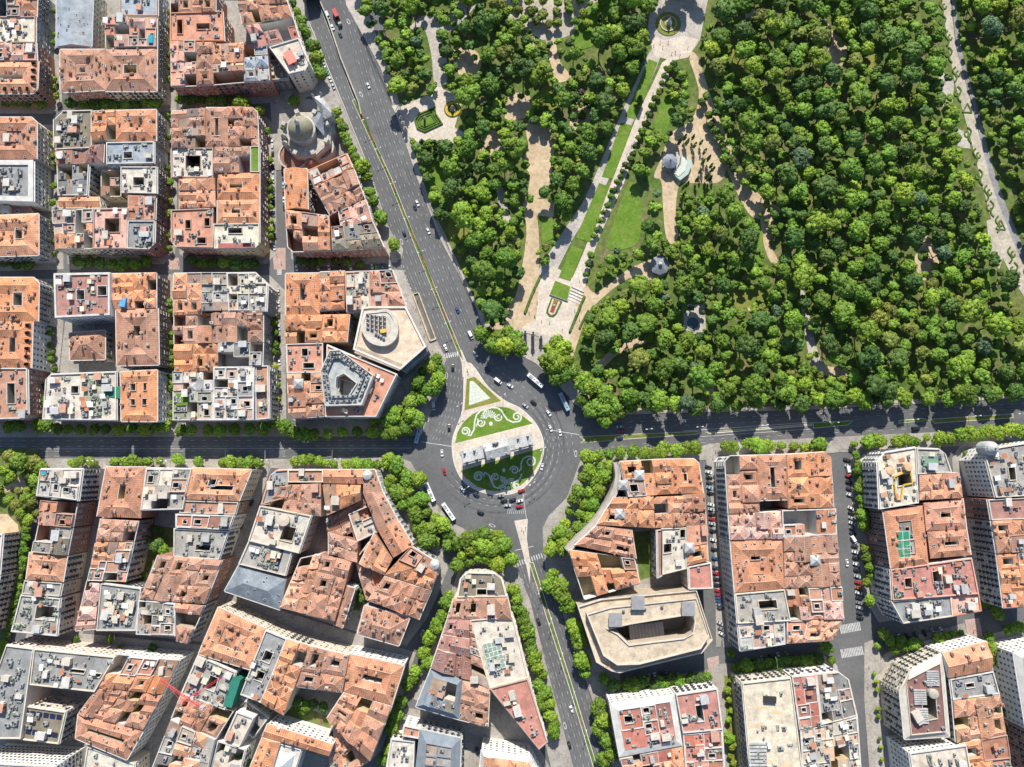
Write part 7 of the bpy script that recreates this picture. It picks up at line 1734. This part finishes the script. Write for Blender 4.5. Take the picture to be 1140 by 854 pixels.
trow('avenue_tree', Q("325,3 331,13 335,23 337,32 341,38 346,48 350,53 352,63 353,71 358,80"), 4.6, 'broad', ('mid', 'bright'), 'leafy tree between the raspberry roofs and the avenue, counted from the tunnel', 'avenue trees near the tunnel')
trow('avenue_tree', Q("375,126 378,134 381,142 384,150 387,158 391,167 395,176 404,187,5.4 408,195 411,212 417,222,5 424,241,4.6 437,272,5.2"), 4.0, 'broad', ('mid', 'bright'), 'tree between the church garden and the avenue, counted from the church', 'avenue trees by the church')
trow(STREET, Q("316,143,2.6 321,178,2.2 328,112,4.5 268,114,5.6 288,122,4"), 3, 'round', 'bright', 'tree round the domed church square, counted from the dome', 'trees of the church square')
trow('plane_tree', Q("484,401 489,413 478,407 472,414 464,424 470,434 486,424 480,432 462,440 470,446 455,448 447,456 438,462 431,472 440,480,5.5 452,476 462,466 446,468 430,482 455,462"), 5.2, 'broad', 'plane', 'plane tree of the clump between octagon and roundabout, counted from the parking ramp', 'plane trees by the octagon')
trow(STREET, Q("400,519 410,516 420,516 431,513 440,517 447,526 437,534 430,542 441,550 455,535 464,533 452,548 459,560 470,557 448,563,5.8 461,573 473,571 484,578 467,586 479,590 491,584 499,595 486,602 497,607 475,600"), 5.2, 'broad', 'plane', 'plane tree in front of the concave wing, counted from the avenue turret', 'plane trees by the concave wing')
trow('plane_tree', Q("509,606 519,599 530,595 541,594 552,598 562,604 515,617 526,610 538,607 549,610 561,615 522,626 535,622 548,624 568,622 556,629 510,628"), 5.6, 'broad', 'plane', 'plane tree at the beige wedge nose, counted from the buses', 'plane trees at the wedge nose')
trow('plane_tree', Q("655,509 666,509 677,506 679,518 668,521 656,523 650,533 662,535 673,532 645,545 657,548 668,546 640,557 652,560 662,560 635,569 647,573 655,576 630,582 641,586 650,588 622,592 633,598 644,600 616,602 626,608 612,610"), 4.8, 'broad', 'plane', 'plane tree along the white gutter arc, counted from the park avenue', 'plane trees along the gutter arc')
trow('avenue_tree', Q("692,504 703,502 716,503.5 728,504 740,501 752,502.5 764,498.5 773,498"), 4.7, 'broad', 'bright', 'round tree in the row above the two grey pyramids, counted from the roundabout', 'park avenue row by the grey pyramids')
trow('avenue_tree', Q("808,498,4.5 818,497 833,494,4 845,495,5.4 857,495,5 871,497,3 884,496,3.4 897,497,4 911,494,6.2"), 4.4, 'broad', 'bright', 'round tree in the row between the parked car street and the cross street', 'park avenue row by the orange roofs')
trow('avenue_tree', Q("951,494,2.6 966,490,5.2 980,489,5.2 1001,491,4.2 1010,489,4 1019,491,3.6 1033,487,3.6 1048,488,5.8 1058,489,4"), 4.6, 'broad', 'bright', 'round tree in the row before the white stone corner and the green glass rectangle', 'park avenue row by the white stone corner')
trow('avenue_tree', Q("1072,484 1083,482 1094,482 1104,481 1114,483 1126,480 1138,480 1150,479"), 4.6, 'broad', 'bright', 'round tree in the row before the domed turret building', 'park avenue row by the domed turret')
trow('avenue_tree', Q("80,515,3.6 90,514,4 99,514,3.6 106,516,2.6 128,515,3.6 138,514,3.6 148,513.5,4 156,515,3.4 166,514,3.8 177,514,3.4 198,512.5,4 220,515,4 246,515,3.2 258,515,4 268,514.5,4 277,515,4 287,516,4"), 3.6, 'broad', ('bright', 'plane'), 'tree in the sun strip of the shaded avenue, counted from the garden', 'shaded avenue row by the square courtyard')
trow(STREET, Q("327,514,3.4 336,513,4 345,512,4 354,514,4 361,516,3.2 371,516,3.4 384,517,2.8 394,516,4 405,516,4"), 3.6, 'broad', 'bright', 'tree in front of the planted terrace roofs, counted from the narrow street', 'shaded avenue row by the planted terraces')
trow('avenue_tree', Q("8,476 20,475 42,475,5 52,474,5 62,477,4 74,478 90,477 104,478 118,478 132,477 146,478 160,477 172,476,3.5 184,475,4.5 200,479 214,479 230,479 246,479 260,479 276,478 292,478 305,470,4.5 316,475,5 326,480,4.5 337,483,5 350,484,4.5 366,482 382,482 398,482 414,480 418,468,5"), 4.3, 'broad', ('mid', 'bright'), 'tree under the north blocks of the shaded avenue, counted from its far end', 'shaded avenue row under the roof terraces')
trow(STREET, Q("499,664 495,672 490,686 486,697 478,712 472,727 476,738 461,754 454,762 463,746 446,782 440,796 436,809 443,831 432,836 426,846 440,818"), 4.4, 'broad', ('mid', 'bright'), 'tree of the lower tree street beside the wedge block, counted from the roundabout', 'trees of the lower tree street')
trow('avenue_tree', Q("571,656 574,668 579,678 583,688 586,697 588,706 591,715 593,724 597,735 600,742 603,752 601,762 607,774 611,784 614,796 617,806 616,815 602,783"), 4.5, 'broad', ('mid', 'bright'), 'tree between the wedge block and the tree avenue, counted from the roundabout', 'tree avenue row by the wedge block')
trow('avenue_tree', Q("616,643 622,655,6.5 628,664,6 632,675 637,694,5.4 642,704 645,714 648,738,5.4 651,747,4 667,788,5.4 672,800,6 668,812 674,826,6.4 680,838,6 672,846 612,652"), 5.2, 'broad', ('plane', 'bright'), 'tree between the tree avenue and the sandy ring building, counted from the roundabout', 'tree avenue row by the sandy ring')
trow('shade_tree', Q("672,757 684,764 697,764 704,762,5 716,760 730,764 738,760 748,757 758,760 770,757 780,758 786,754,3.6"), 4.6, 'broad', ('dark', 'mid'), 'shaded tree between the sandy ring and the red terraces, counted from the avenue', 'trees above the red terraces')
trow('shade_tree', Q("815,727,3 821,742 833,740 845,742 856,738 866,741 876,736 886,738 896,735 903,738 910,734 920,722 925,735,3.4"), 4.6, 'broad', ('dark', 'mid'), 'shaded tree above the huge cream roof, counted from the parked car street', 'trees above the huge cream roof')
trow(STREET, Q("814,758 810,768 812,780 815,792 812,802 811,822,3.6 815,830,3.4 813,842 817,850"), 2.2, 'fluffy', ('bright', 'lime'), 'garden shrub tree in the pedestrian lane, counted from the zebra crossing', 'shrubs of the pedestrian lane')
trow(STREET, Q("954,507 956,518 955,525 958,535 957,543 960,548 960,556 960,565 961,575,4.4 962,582,4.4 965,587,4.2 963,611 964,620 967,632 970,640 965,650,3.4 970,669,4"), 3.2, 'round', ('mid', 'bright'), 'tree in front of the tall white facade, counted from the park avenue', 'trees before the white stone corner')
trow(STREET, Q("977,720,2.6 984,704,5 990,714,4.6 997,721 1005,718,5 1015,717,4.4 1022,716 1030,722 1045,713,5 1052,710 1060,708 1068,707,4"), 4.0, 'broad', ('bright', 'plane'), 'tree above the blue skylight roof, counted from the zebra crossing', 'trees above the blue skylight roof')
trow(STREET, Q("1098,672,4.4 1107,676 1112,684 1124,700,4 1133,699 1140,698 1101,710,4 1106,722,5 1110,733,5 1111,748,2.6 1116,764,4 1118,777 1123,808,5 1117,790"), 4.0, 'broad', ('mid', 'bright'), 'tree of the narrow street at the photo edge, counted from the shaded upper end', 'trees of the edge street')
trow(STREET, Q("974,750 976,759 977,768 978,789 979,798 980,822 981,832 982,846"), 1.6, 'round', ('lime', 'bright'), 'little round bush on the pavement strip by the tall facade, counted from the crossing', 'pavement bushes')
trow(STREET, Q("1076,505 1083,520 1088,545 1094,560 840,505,2"), 2.4, 'round', 'mid', 'small tree in the narrow shaded street by the terracotta roof', 'trees of the narrow shaded street')
trow(STREET, Q("29,590 27,598 26,606 25,614 24,624 25,632 20,642 17,650 22,655 12,660 17,664 14,672 13,682 11,690 8,698 6,708 4,716 2,725 30,578"), 3.4, 'broad', ('mid', 'bright'), 'tree of the long narrow row beside the pink stone block, counted from the garden', 'trees beside the pink stone block')
trow('garden_tree', Q("8,508,5 22,512,6.5 36,514,6 46,520,5 5,524,5 12,532,3.5 32,527,4 38,536,4.5 42,546,4 28,556,4 18,562,5 8,556,4.5 34,560,4 22,570,4.4 40,572,3 -4,545,4 30,545,2.4 20,547,2.6"), 4.5, 'broad', ('plane', 'bright', 'olive'), 'tree of the small garden with the curved path, counted from the avenue corner', 'trees of the small garden')
trow('courtyard_tree', Q("172,590,3.4 178,604,3.4 170,610,4 162,600,3 182,612,3.4 160,640,2.4"), 3, 'fluffy', ('mid', 'dark'), 'tree in the green courtyard behind the large brown tiled roof', 'trees of the green courtyard')
trow('courtyard_tree', Q("398,664,3 404,668,3 400,658,2.4 330,782,4 340,786,4 350,784,4 360,788,3.4 336,792,3.4 266,850,5 275,854,4 84,712,3 122,712,3 168,722,3 134,722,3"), 3, 'fluffy', ('mid', 'dark'), 'courtyard or lane tree among the orange roofs between crane and slate roof', 'trees in the courtyards and back lanes')
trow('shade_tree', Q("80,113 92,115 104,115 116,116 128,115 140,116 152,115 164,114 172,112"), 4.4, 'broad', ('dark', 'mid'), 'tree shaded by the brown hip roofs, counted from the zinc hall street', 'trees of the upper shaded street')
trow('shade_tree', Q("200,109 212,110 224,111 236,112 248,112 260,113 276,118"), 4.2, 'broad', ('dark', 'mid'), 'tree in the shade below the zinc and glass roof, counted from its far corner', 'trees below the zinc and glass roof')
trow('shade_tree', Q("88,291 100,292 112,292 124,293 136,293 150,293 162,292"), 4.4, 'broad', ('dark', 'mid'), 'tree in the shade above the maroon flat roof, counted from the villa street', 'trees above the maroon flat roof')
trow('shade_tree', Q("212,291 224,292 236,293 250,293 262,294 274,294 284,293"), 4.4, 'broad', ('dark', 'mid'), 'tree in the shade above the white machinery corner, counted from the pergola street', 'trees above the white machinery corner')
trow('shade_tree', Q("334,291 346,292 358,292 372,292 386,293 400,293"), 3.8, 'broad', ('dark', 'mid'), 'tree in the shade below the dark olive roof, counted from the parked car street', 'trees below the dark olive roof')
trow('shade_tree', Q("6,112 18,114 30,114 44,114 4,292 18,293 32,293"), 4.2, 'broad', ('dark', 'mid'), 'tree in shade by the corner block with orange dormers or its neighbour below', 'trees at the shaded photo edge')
# park entrance planes
trow('plane_tree', Q("534,372 545,370 555,376 566,371 573,377 560,387 549,383 578,384"), 5.6, 'broad', 'plane', 'plane tree between avenue railing and park gate, counted from the avenue', 'planes by the park gate')
trow('plane_tree', Q("612,388,6 620,382,6 628,390,6.4 608,400,6.4 618,402,7 629,404,6.4 612,413,6 622,418,6.4 636,414,5"), 6, 'broad', 'plane', 'plane tree of the big clump over the pale blue bus, counted from the gate', 'planes over the pale blue bus')
trow('plane_tree', Q("648,424 656,434 650,446 662,428 664,442 672,452 660,455 676,440 684,450 668,466 680,462 690,460 676,470 698,446,5"), 6.2, 'broad', 'plane', 'plane tree at the corner of park and park avenue, counted from the bus', 'planes at the park corner')
trow('plane_tree', Q("706,22,8 716,42,7.4 700,46,7 722,6,7 690,14,6.4 711,60,6 694,32,6 728,-8,7 745,-16,6.5 762,-18,7 778,-14,6.5 756,-30,7 772,-30,7"), 7, 'broad', ('mid', 'bright', 'dark'), 'tall plane tree shading the round fountain plaza, counted from the promenade side', 'tall planes at the fountain')
# lines of young trees along the park promenade
trow('promenade_tree', Q("742,76 739,84 736,92 733,102 729,110 725,118 722,128 718,137 714,146 711,153 707,163 704,172 701,176 697,184 693,190 690,196 687,203 683,212 680,219 676,228 672,237 668,246 665,255 661,262 657,284 654,294 652,306"), 2.4, 'round', ('mid', 'dark'), 'young tree along the promenade lawns, counted from the fountain', 'young trees along the promenade')
trow('poplar', Q("757,157 763,152 765,158 772,152 774,161 781,158 785,168 789,176 792,184 783,180 794,188 780,190 787,196 776,200 761,208 765,205 760,218 791,198"), 1.15, 'poplar', ('mid', 'dark'), 'slender poplar on the sandy clearing by the bandstand, counted from the fountain', 'poplars by the bandstand', z=.3)
trow('glade_tree', [(548 + (i % 8)*14 + gt.uniform(-3, 3) + (i//8)*3, 2 + (i//8)*11 + gt.uniform(-3, 3)) for i in range(26)], 3.6, 'fluffy', ('olive', 'lime', 'plane'), 'pale loose tree of the gravel glade, counted row by row', 'pale trees of the gravel glade', z=.3)
trow('path_tree', Q("781,114 789,129 791,138 796,146 800,153 804,161 807,168 812,178 806,175 817,186 760,82 763,94 751,72 747,78 755,80"), 3.2, 'round', ('mid', 'dark'), 'small tree beside the long sandy path, counted from the fountain', 'small trees beside the sandy path', z=.3)
trow('cypress', Q("462,160,2 470,158,2.4 476,164,2.4 484,160,3 486,172,2.4 468,172,2 610,52,2.4 586,50,2.4 586,53,2.6 668,18,3 672,38,2.6 712,110,3 660,116,3 652,112,3 648,126,3 1006,170,2.6 590,36,2.6"), 2.4, 'cone', ('dark', 'blue'), 'dark narrow cypress of the park, counted from the hedge parterre', 'cypresses of the park', z=.3)
trow('plane_tree', [(704 + i*23.5, 451.5 - .1*i - .032*i*i) for i in range(19)], 5.6, 'broad', ('mid', 'dark', 'bright'), 'tall tree of the wood edge along the park avenue railing, counted from the roundabout', 'tall trees along the park avenue')
# ---- the wood of the park
PARK = PP("392,-60 410,30 428,72 446,120 467,180 488,240 514,296 536,344 546,362 584,360 596,330 604,300 634,240 652,206 688,128 720,60 704,-4 668,-60")
PARK2 = PP("788,-60 1260,-60 1260,432 900,449 720,455 690,448 662,420 646,388 652,346 664,300 690,276 716,268 724,200 700,196 726,140 744,92 756,90 770,104 800,120 780,60")
CLEAR = [PP(s_) for s_ in ("502,62 520,54 534,68 528,82 512,84", "538,152 552,148 558,166 546,176", "638,122 652,112 658,128 646,144","723,58 737,58 712,133 674,230 640,310 612,314 634,250 688,130", "735,66 755,62 745,92 700,196 660,300 640,344 626,330 668,240 708,132",
 "570,316 600,294 656,314 653,340 640,392 568,384", "714,284 752,284 752,312 714,312", "722,164 770,160 776,210 724,206", "690,-60 830,-60 800,0 779,45 766,66 726,64 716,20", "763,60 790,110 812,168 830,198 854,232 838,246 812,205 800,206 790,214 757,214 757,264 746,276 739,262 736,202 726,196 745,152 772,128",
 "842,240 862,246 868,290 856,296", "700,292 742,288 742,306 704,310 668,336 652,352 640,350 652,322", "436,116 484,103 488,92 510,105 519,150 470,158 452,150", "461,10 484,18 494,96 486,98 474,62", "540,-30 664,-30 654,14 636,40 600,44 566,20",
 "608,46 619,44 636,88 618,92", "562,106 588,104 588,132 562,134", "586,140 602,138 617,150 614,200 594,222 586,214", "582,222 618,222 620,262 600,272 600,346 582,352", "552,208 562,212 568,244 560,242",
 "918,22 944,52 938,78 918,68", "1022,250 1044,290 1036,304 1020,300", "902,396 944,410 944,418 914,416", "762,344 784,340 786,372 762,370", "1040,-60 1060,-60 1080,60 1098,120 1120,190 1140,250 1165,330 1140,352 1112,296 1088,220 1070,140 1048,60",
 "1046,78 1060,92 1060,116 1050,112", "1066,142 1080,150 1082,164 1068,162", "700,200 714,222 712,268 676,278 684,240", "722,132 744,98 756,112 738,156", "480,180 492,178 498,214 486,222", "782,286 802,286 802,304 784,306", "812,322 848,318 850,334 820,344", "640,24 668,2 678,0 674,38 644,54", "962,68 976,64 978,76", "838,104 850,102 846,146 838,152", "786,420 794,420 798,446 790,446", "892,332 900,340 914,408 904,408", "664,404 722,376 724,382 668,412")]
LM = [("the round fountain", P(744, 27)), ("the octagonal bandstand", P(744, 184)), ("the small pavilion", P(733, 297)), ("the hedge parterre", P(473, 134)), ("the round flower bed", P(504, 122)), ("the raised square lawn", P(624, 324)), ("the park gate", P(593, 373)),
      ("the small green pond", P(771, 360)), ("the lone sandy clearing", P(930, 55)), ("the clipped bush island", P(1027, 285)), ("the upper parterre crossing", P(1062, 124)), ("the lower parterre crossing", P(1108, 265)), ("the parterre walk head", P(1048, 6)), ("the white roofed kiosk", P(834, 18)),
      ("the sandy path fork", P(856, 240)), ("the gravel glade", P(612, 20)), ("the pink roundish clearing", P(604, 232)), ("the sandy glade", P(600, 180)), ("the tunnel mouth", P(349, 8)), ("the white stone corner", P(990, 510)), ("the domed turret", P(1104, 500)), ("the cross street end", P(930, 495)), ("the parked car street", P(795, 500)), ("the roundabout", P(640, 450)), ("the last parterre hedge", P(1140, 325)), ("the triangular sand patch", P(925, 408)), ("the long promenade lawn", P(698, 240)), ("the long sandy path", P(820, 190)), ("the narrow grey path", P(556, 225)), ("the far wood corner", P(1130, 60))]
rs = random.Random(5)
cand = []
grid = {}
def ok(x, y, r):
    gi, gj = int(x//12), int(y//12)
    for a in range(gi-1, gi+2):
        for b_ in range(gj-1, gj+2):
            for (u, v, q) in grid.get((a, b_), ()):
                if (x-u)**2 + (y-v)**2 < (.73*(r+q))**2: return False
    return True
x0, x1 = min(p[0] for p in PARK+PARK2), max(p[0] for p in PARK+PARK2); y0, y1 = min(p[1] for p in PARK+PARK2), max(p[1] for p in PARK+PARK2)
for rmin, rmax, tries in ((7.0, 8.6, 260), (5.4, 7.0, 1300), (4.4, 5.6, 6000), (3.2, 4.6, 30000), (2.0, 3.2, 60000)):
    for _ in range(tries):
        x, y = rs.uniform(x0, x1), rs.uniform(y0, y1)
        ax, ay = x*1.02, y*1.02
        if not (inside((x, y), PARK) or inside((x, y), PARK2)): continue
        if any(inside((ax, ay), c) for c in CLEAR): continue
        r = rs.uniform(rmin, rmax)
        if r > 3.4 and any(inside((ax + r*.7*math.cos(a), ay + r*.7*math.sin(a)), c) for c in CLEAR for a in (0, 1.57, 3.14, 4.71)): continue
        if not ok(x, y, r): continue
        # sparser where the photo shows glades
        if mnoise.noise((x*.018, y*.018, 3.1)) > (.31 if x > 75 else .12) and rs.random() < .85: continue
        grid.setdefault((int(x//12), int(y//12)), []).append((x, y, r)); cand.append((x, y, r))
print('park trees', len(cand))
def to_px(x, y, z=0):
    yw = y; zw = z - CAM_H; yc = yw*CT + zw*ST; zc = -yw*ST + zw*CT
    return CX + F_PX * x / -zc, CY - F_PX * yc / -zc
inview = [c for c in cand if -10 < to_px(c[0], c[1], 9)[0] < 1150 and -10 < to_px(c[0], c[1], 9)[1] < 860]
inview.sort(key=lambda c: -c[2]); solo = inview[:300]; ss = set(solo); rest = [c for c in cand if c not in ss]
def shade_at(x, y, g_):
    t = mnoise.noise((x*.03, y*.03, 9)); q = g_.random()
    if t > .22: return g_.choice(('bright', 'olive', 'mid', 'bright'))
    if t < -.2: return g_.choice(('dark', 'dark', 'mid', 'mid', 'bright'))
    return 'lime' if q < .05 else 'mid' if q < .45 else 'dark' if q < .66 else 'bright' if q < .9 else 'olive' if q < .97 else 'purple' if q > .996 else 'blue'
WORD = dict(dark='dark green', mid='green', bright='bright green', olive='olive', blue='bluish', purple='purple', lime='lime', yellow='yellow', plane='green')
ranks = {}; items = []
for (x, y, r) in solo:
    ds = sorted((math.dist((x, y), p), n) for n, p in LM); items.append((x, y, r, ds[0], ds[1]))
items.sort(key=lambda t: t[3][0])
for x, y, r, a, b_ in items:
    sh = shade_at(x, y, rs); kd = rs.choice(('round', 'round', 'broad', 'broad', 'fluffy', 'fluffy', 'cone') if r < 6 else ('round', 'broad', 'fluffy', 'fluffy')); key = (WORD[sh], a[1], b_[1]); n = ranks.get(key, 0); ranks[key] = n+1
    lab = f"{ORD(n)} {WORD[sh]} park tree from {a[1]} towards {b_[1]}"
    r = r*.62 if kd == 'cone' else r; hf = dict(round=1.25, broad=1.0, fluffy=1.2, cone=2.6)[kd]; px, py = to_px(x, y, .3 + r*((.9 if kd == 'cone' else 1.58) + hf*.6))
    tree('park_tree', px, py, r, kd, sh, lab, 'large trees of the park wood', z=.3)
# the rest of the wood in one piece
LOW = [crown_arrays(500+i, ('round', 'broad', 'fluffy', 'round', 'broad')[i % 5], 30, 160) for i in range(7)]
Vs, Fs, Cs = [], [], []; off = 0
for (x, y, r) in rest:
    V, F, T = rs.choice(LOW); a = rs.random()*6.28; c, s_ = math.cos(a), math.sin(a); kx = r*rs.uniform(.93, 1.08)
    Vn = np.stack([(V[:, 0]*c - V[:, 1]*s_)*kx + x, (V[:, 0]*s_ + V[:, 1]*c)*kx + y, V[:, 2]*r*rs.uniform(.9, 1.2) + r*rs.uniform(.9, 1.9) + .3], 1)
    b_ = np.array(GREENS[shade_at(x, y, rs)])*rs.uniform(.7, 1.3); Vs.append(Vn); Fs.append(F + off); Cs.append(T*b_[None, :]); off += len(V)
o = link('park_wood', np_mesh('park_wood', np.concatenate(Vs), np.concatenate(Fs), np.concatenate(Cs), 'leafcol', M['leafmass'])); tag(o, 'mass of smaller trees filling the park wood between the large trees', 'wood', kind='stuff')
# ------------------------------------------------------------------ light, sky, camera
W_ = bpy.data.worlds.new('World'); sc.world = W_; W_.use_nodes = True; nt = W_.node_tree
ELEV = 41.0
sky = nt.nodes.new('ShaderNodeTexSky'); sky.sky_type = 'NISHITA'; sky.sun_disc = False; sky.sun_elevation = R(ELEV); sky.sun_rotation = R(0); sky.altitude = 650; sky.air_density = 1.0; sky.dust_density = .8; sky.ozone_density = 1.2
bg = nt.nodes['Background']; bg.inputs['Strength'].default_value = .115; nt.links.new(sky.outputs[0], bg.inputs['Color'])
sun = bpy.data.lights.new('sun', 'SUN'); sun.energy = 5.0; sun.angle = R(.53); sun.color = (1.0, .945, .845)
so = bpy.data.objects.new('sun', sun); COL.objects.link(so); so.rotation_euler = (-R(90 - ELEV), 0, R(0)); so.location = (0, 200, 300)
cam = bpy.data.cameras.new('camera'); cam.sensor_width = 36; cam.lens = F_PX/1140*36; cam.clip_start = 1; cam.clip_end = 5000
co = bpy.data.objects.new('camera', cam); COL.objects.link(co); co.location = (0, 0, CAM_H); co.rotation_euler = (TILT, 0, 0); sc.camera = co
vs = sc.view_settings; vs.view_transform = 'Standard'; vs.look = 'None'; vs.exposure = 0.56; vs.gamma = 1; vs.use_curve_mapping = False
sc.render.engine = 'CYCLES'; sc.cycles.max_bounces = 5; sc.cycles.diffuse_bounces = 3
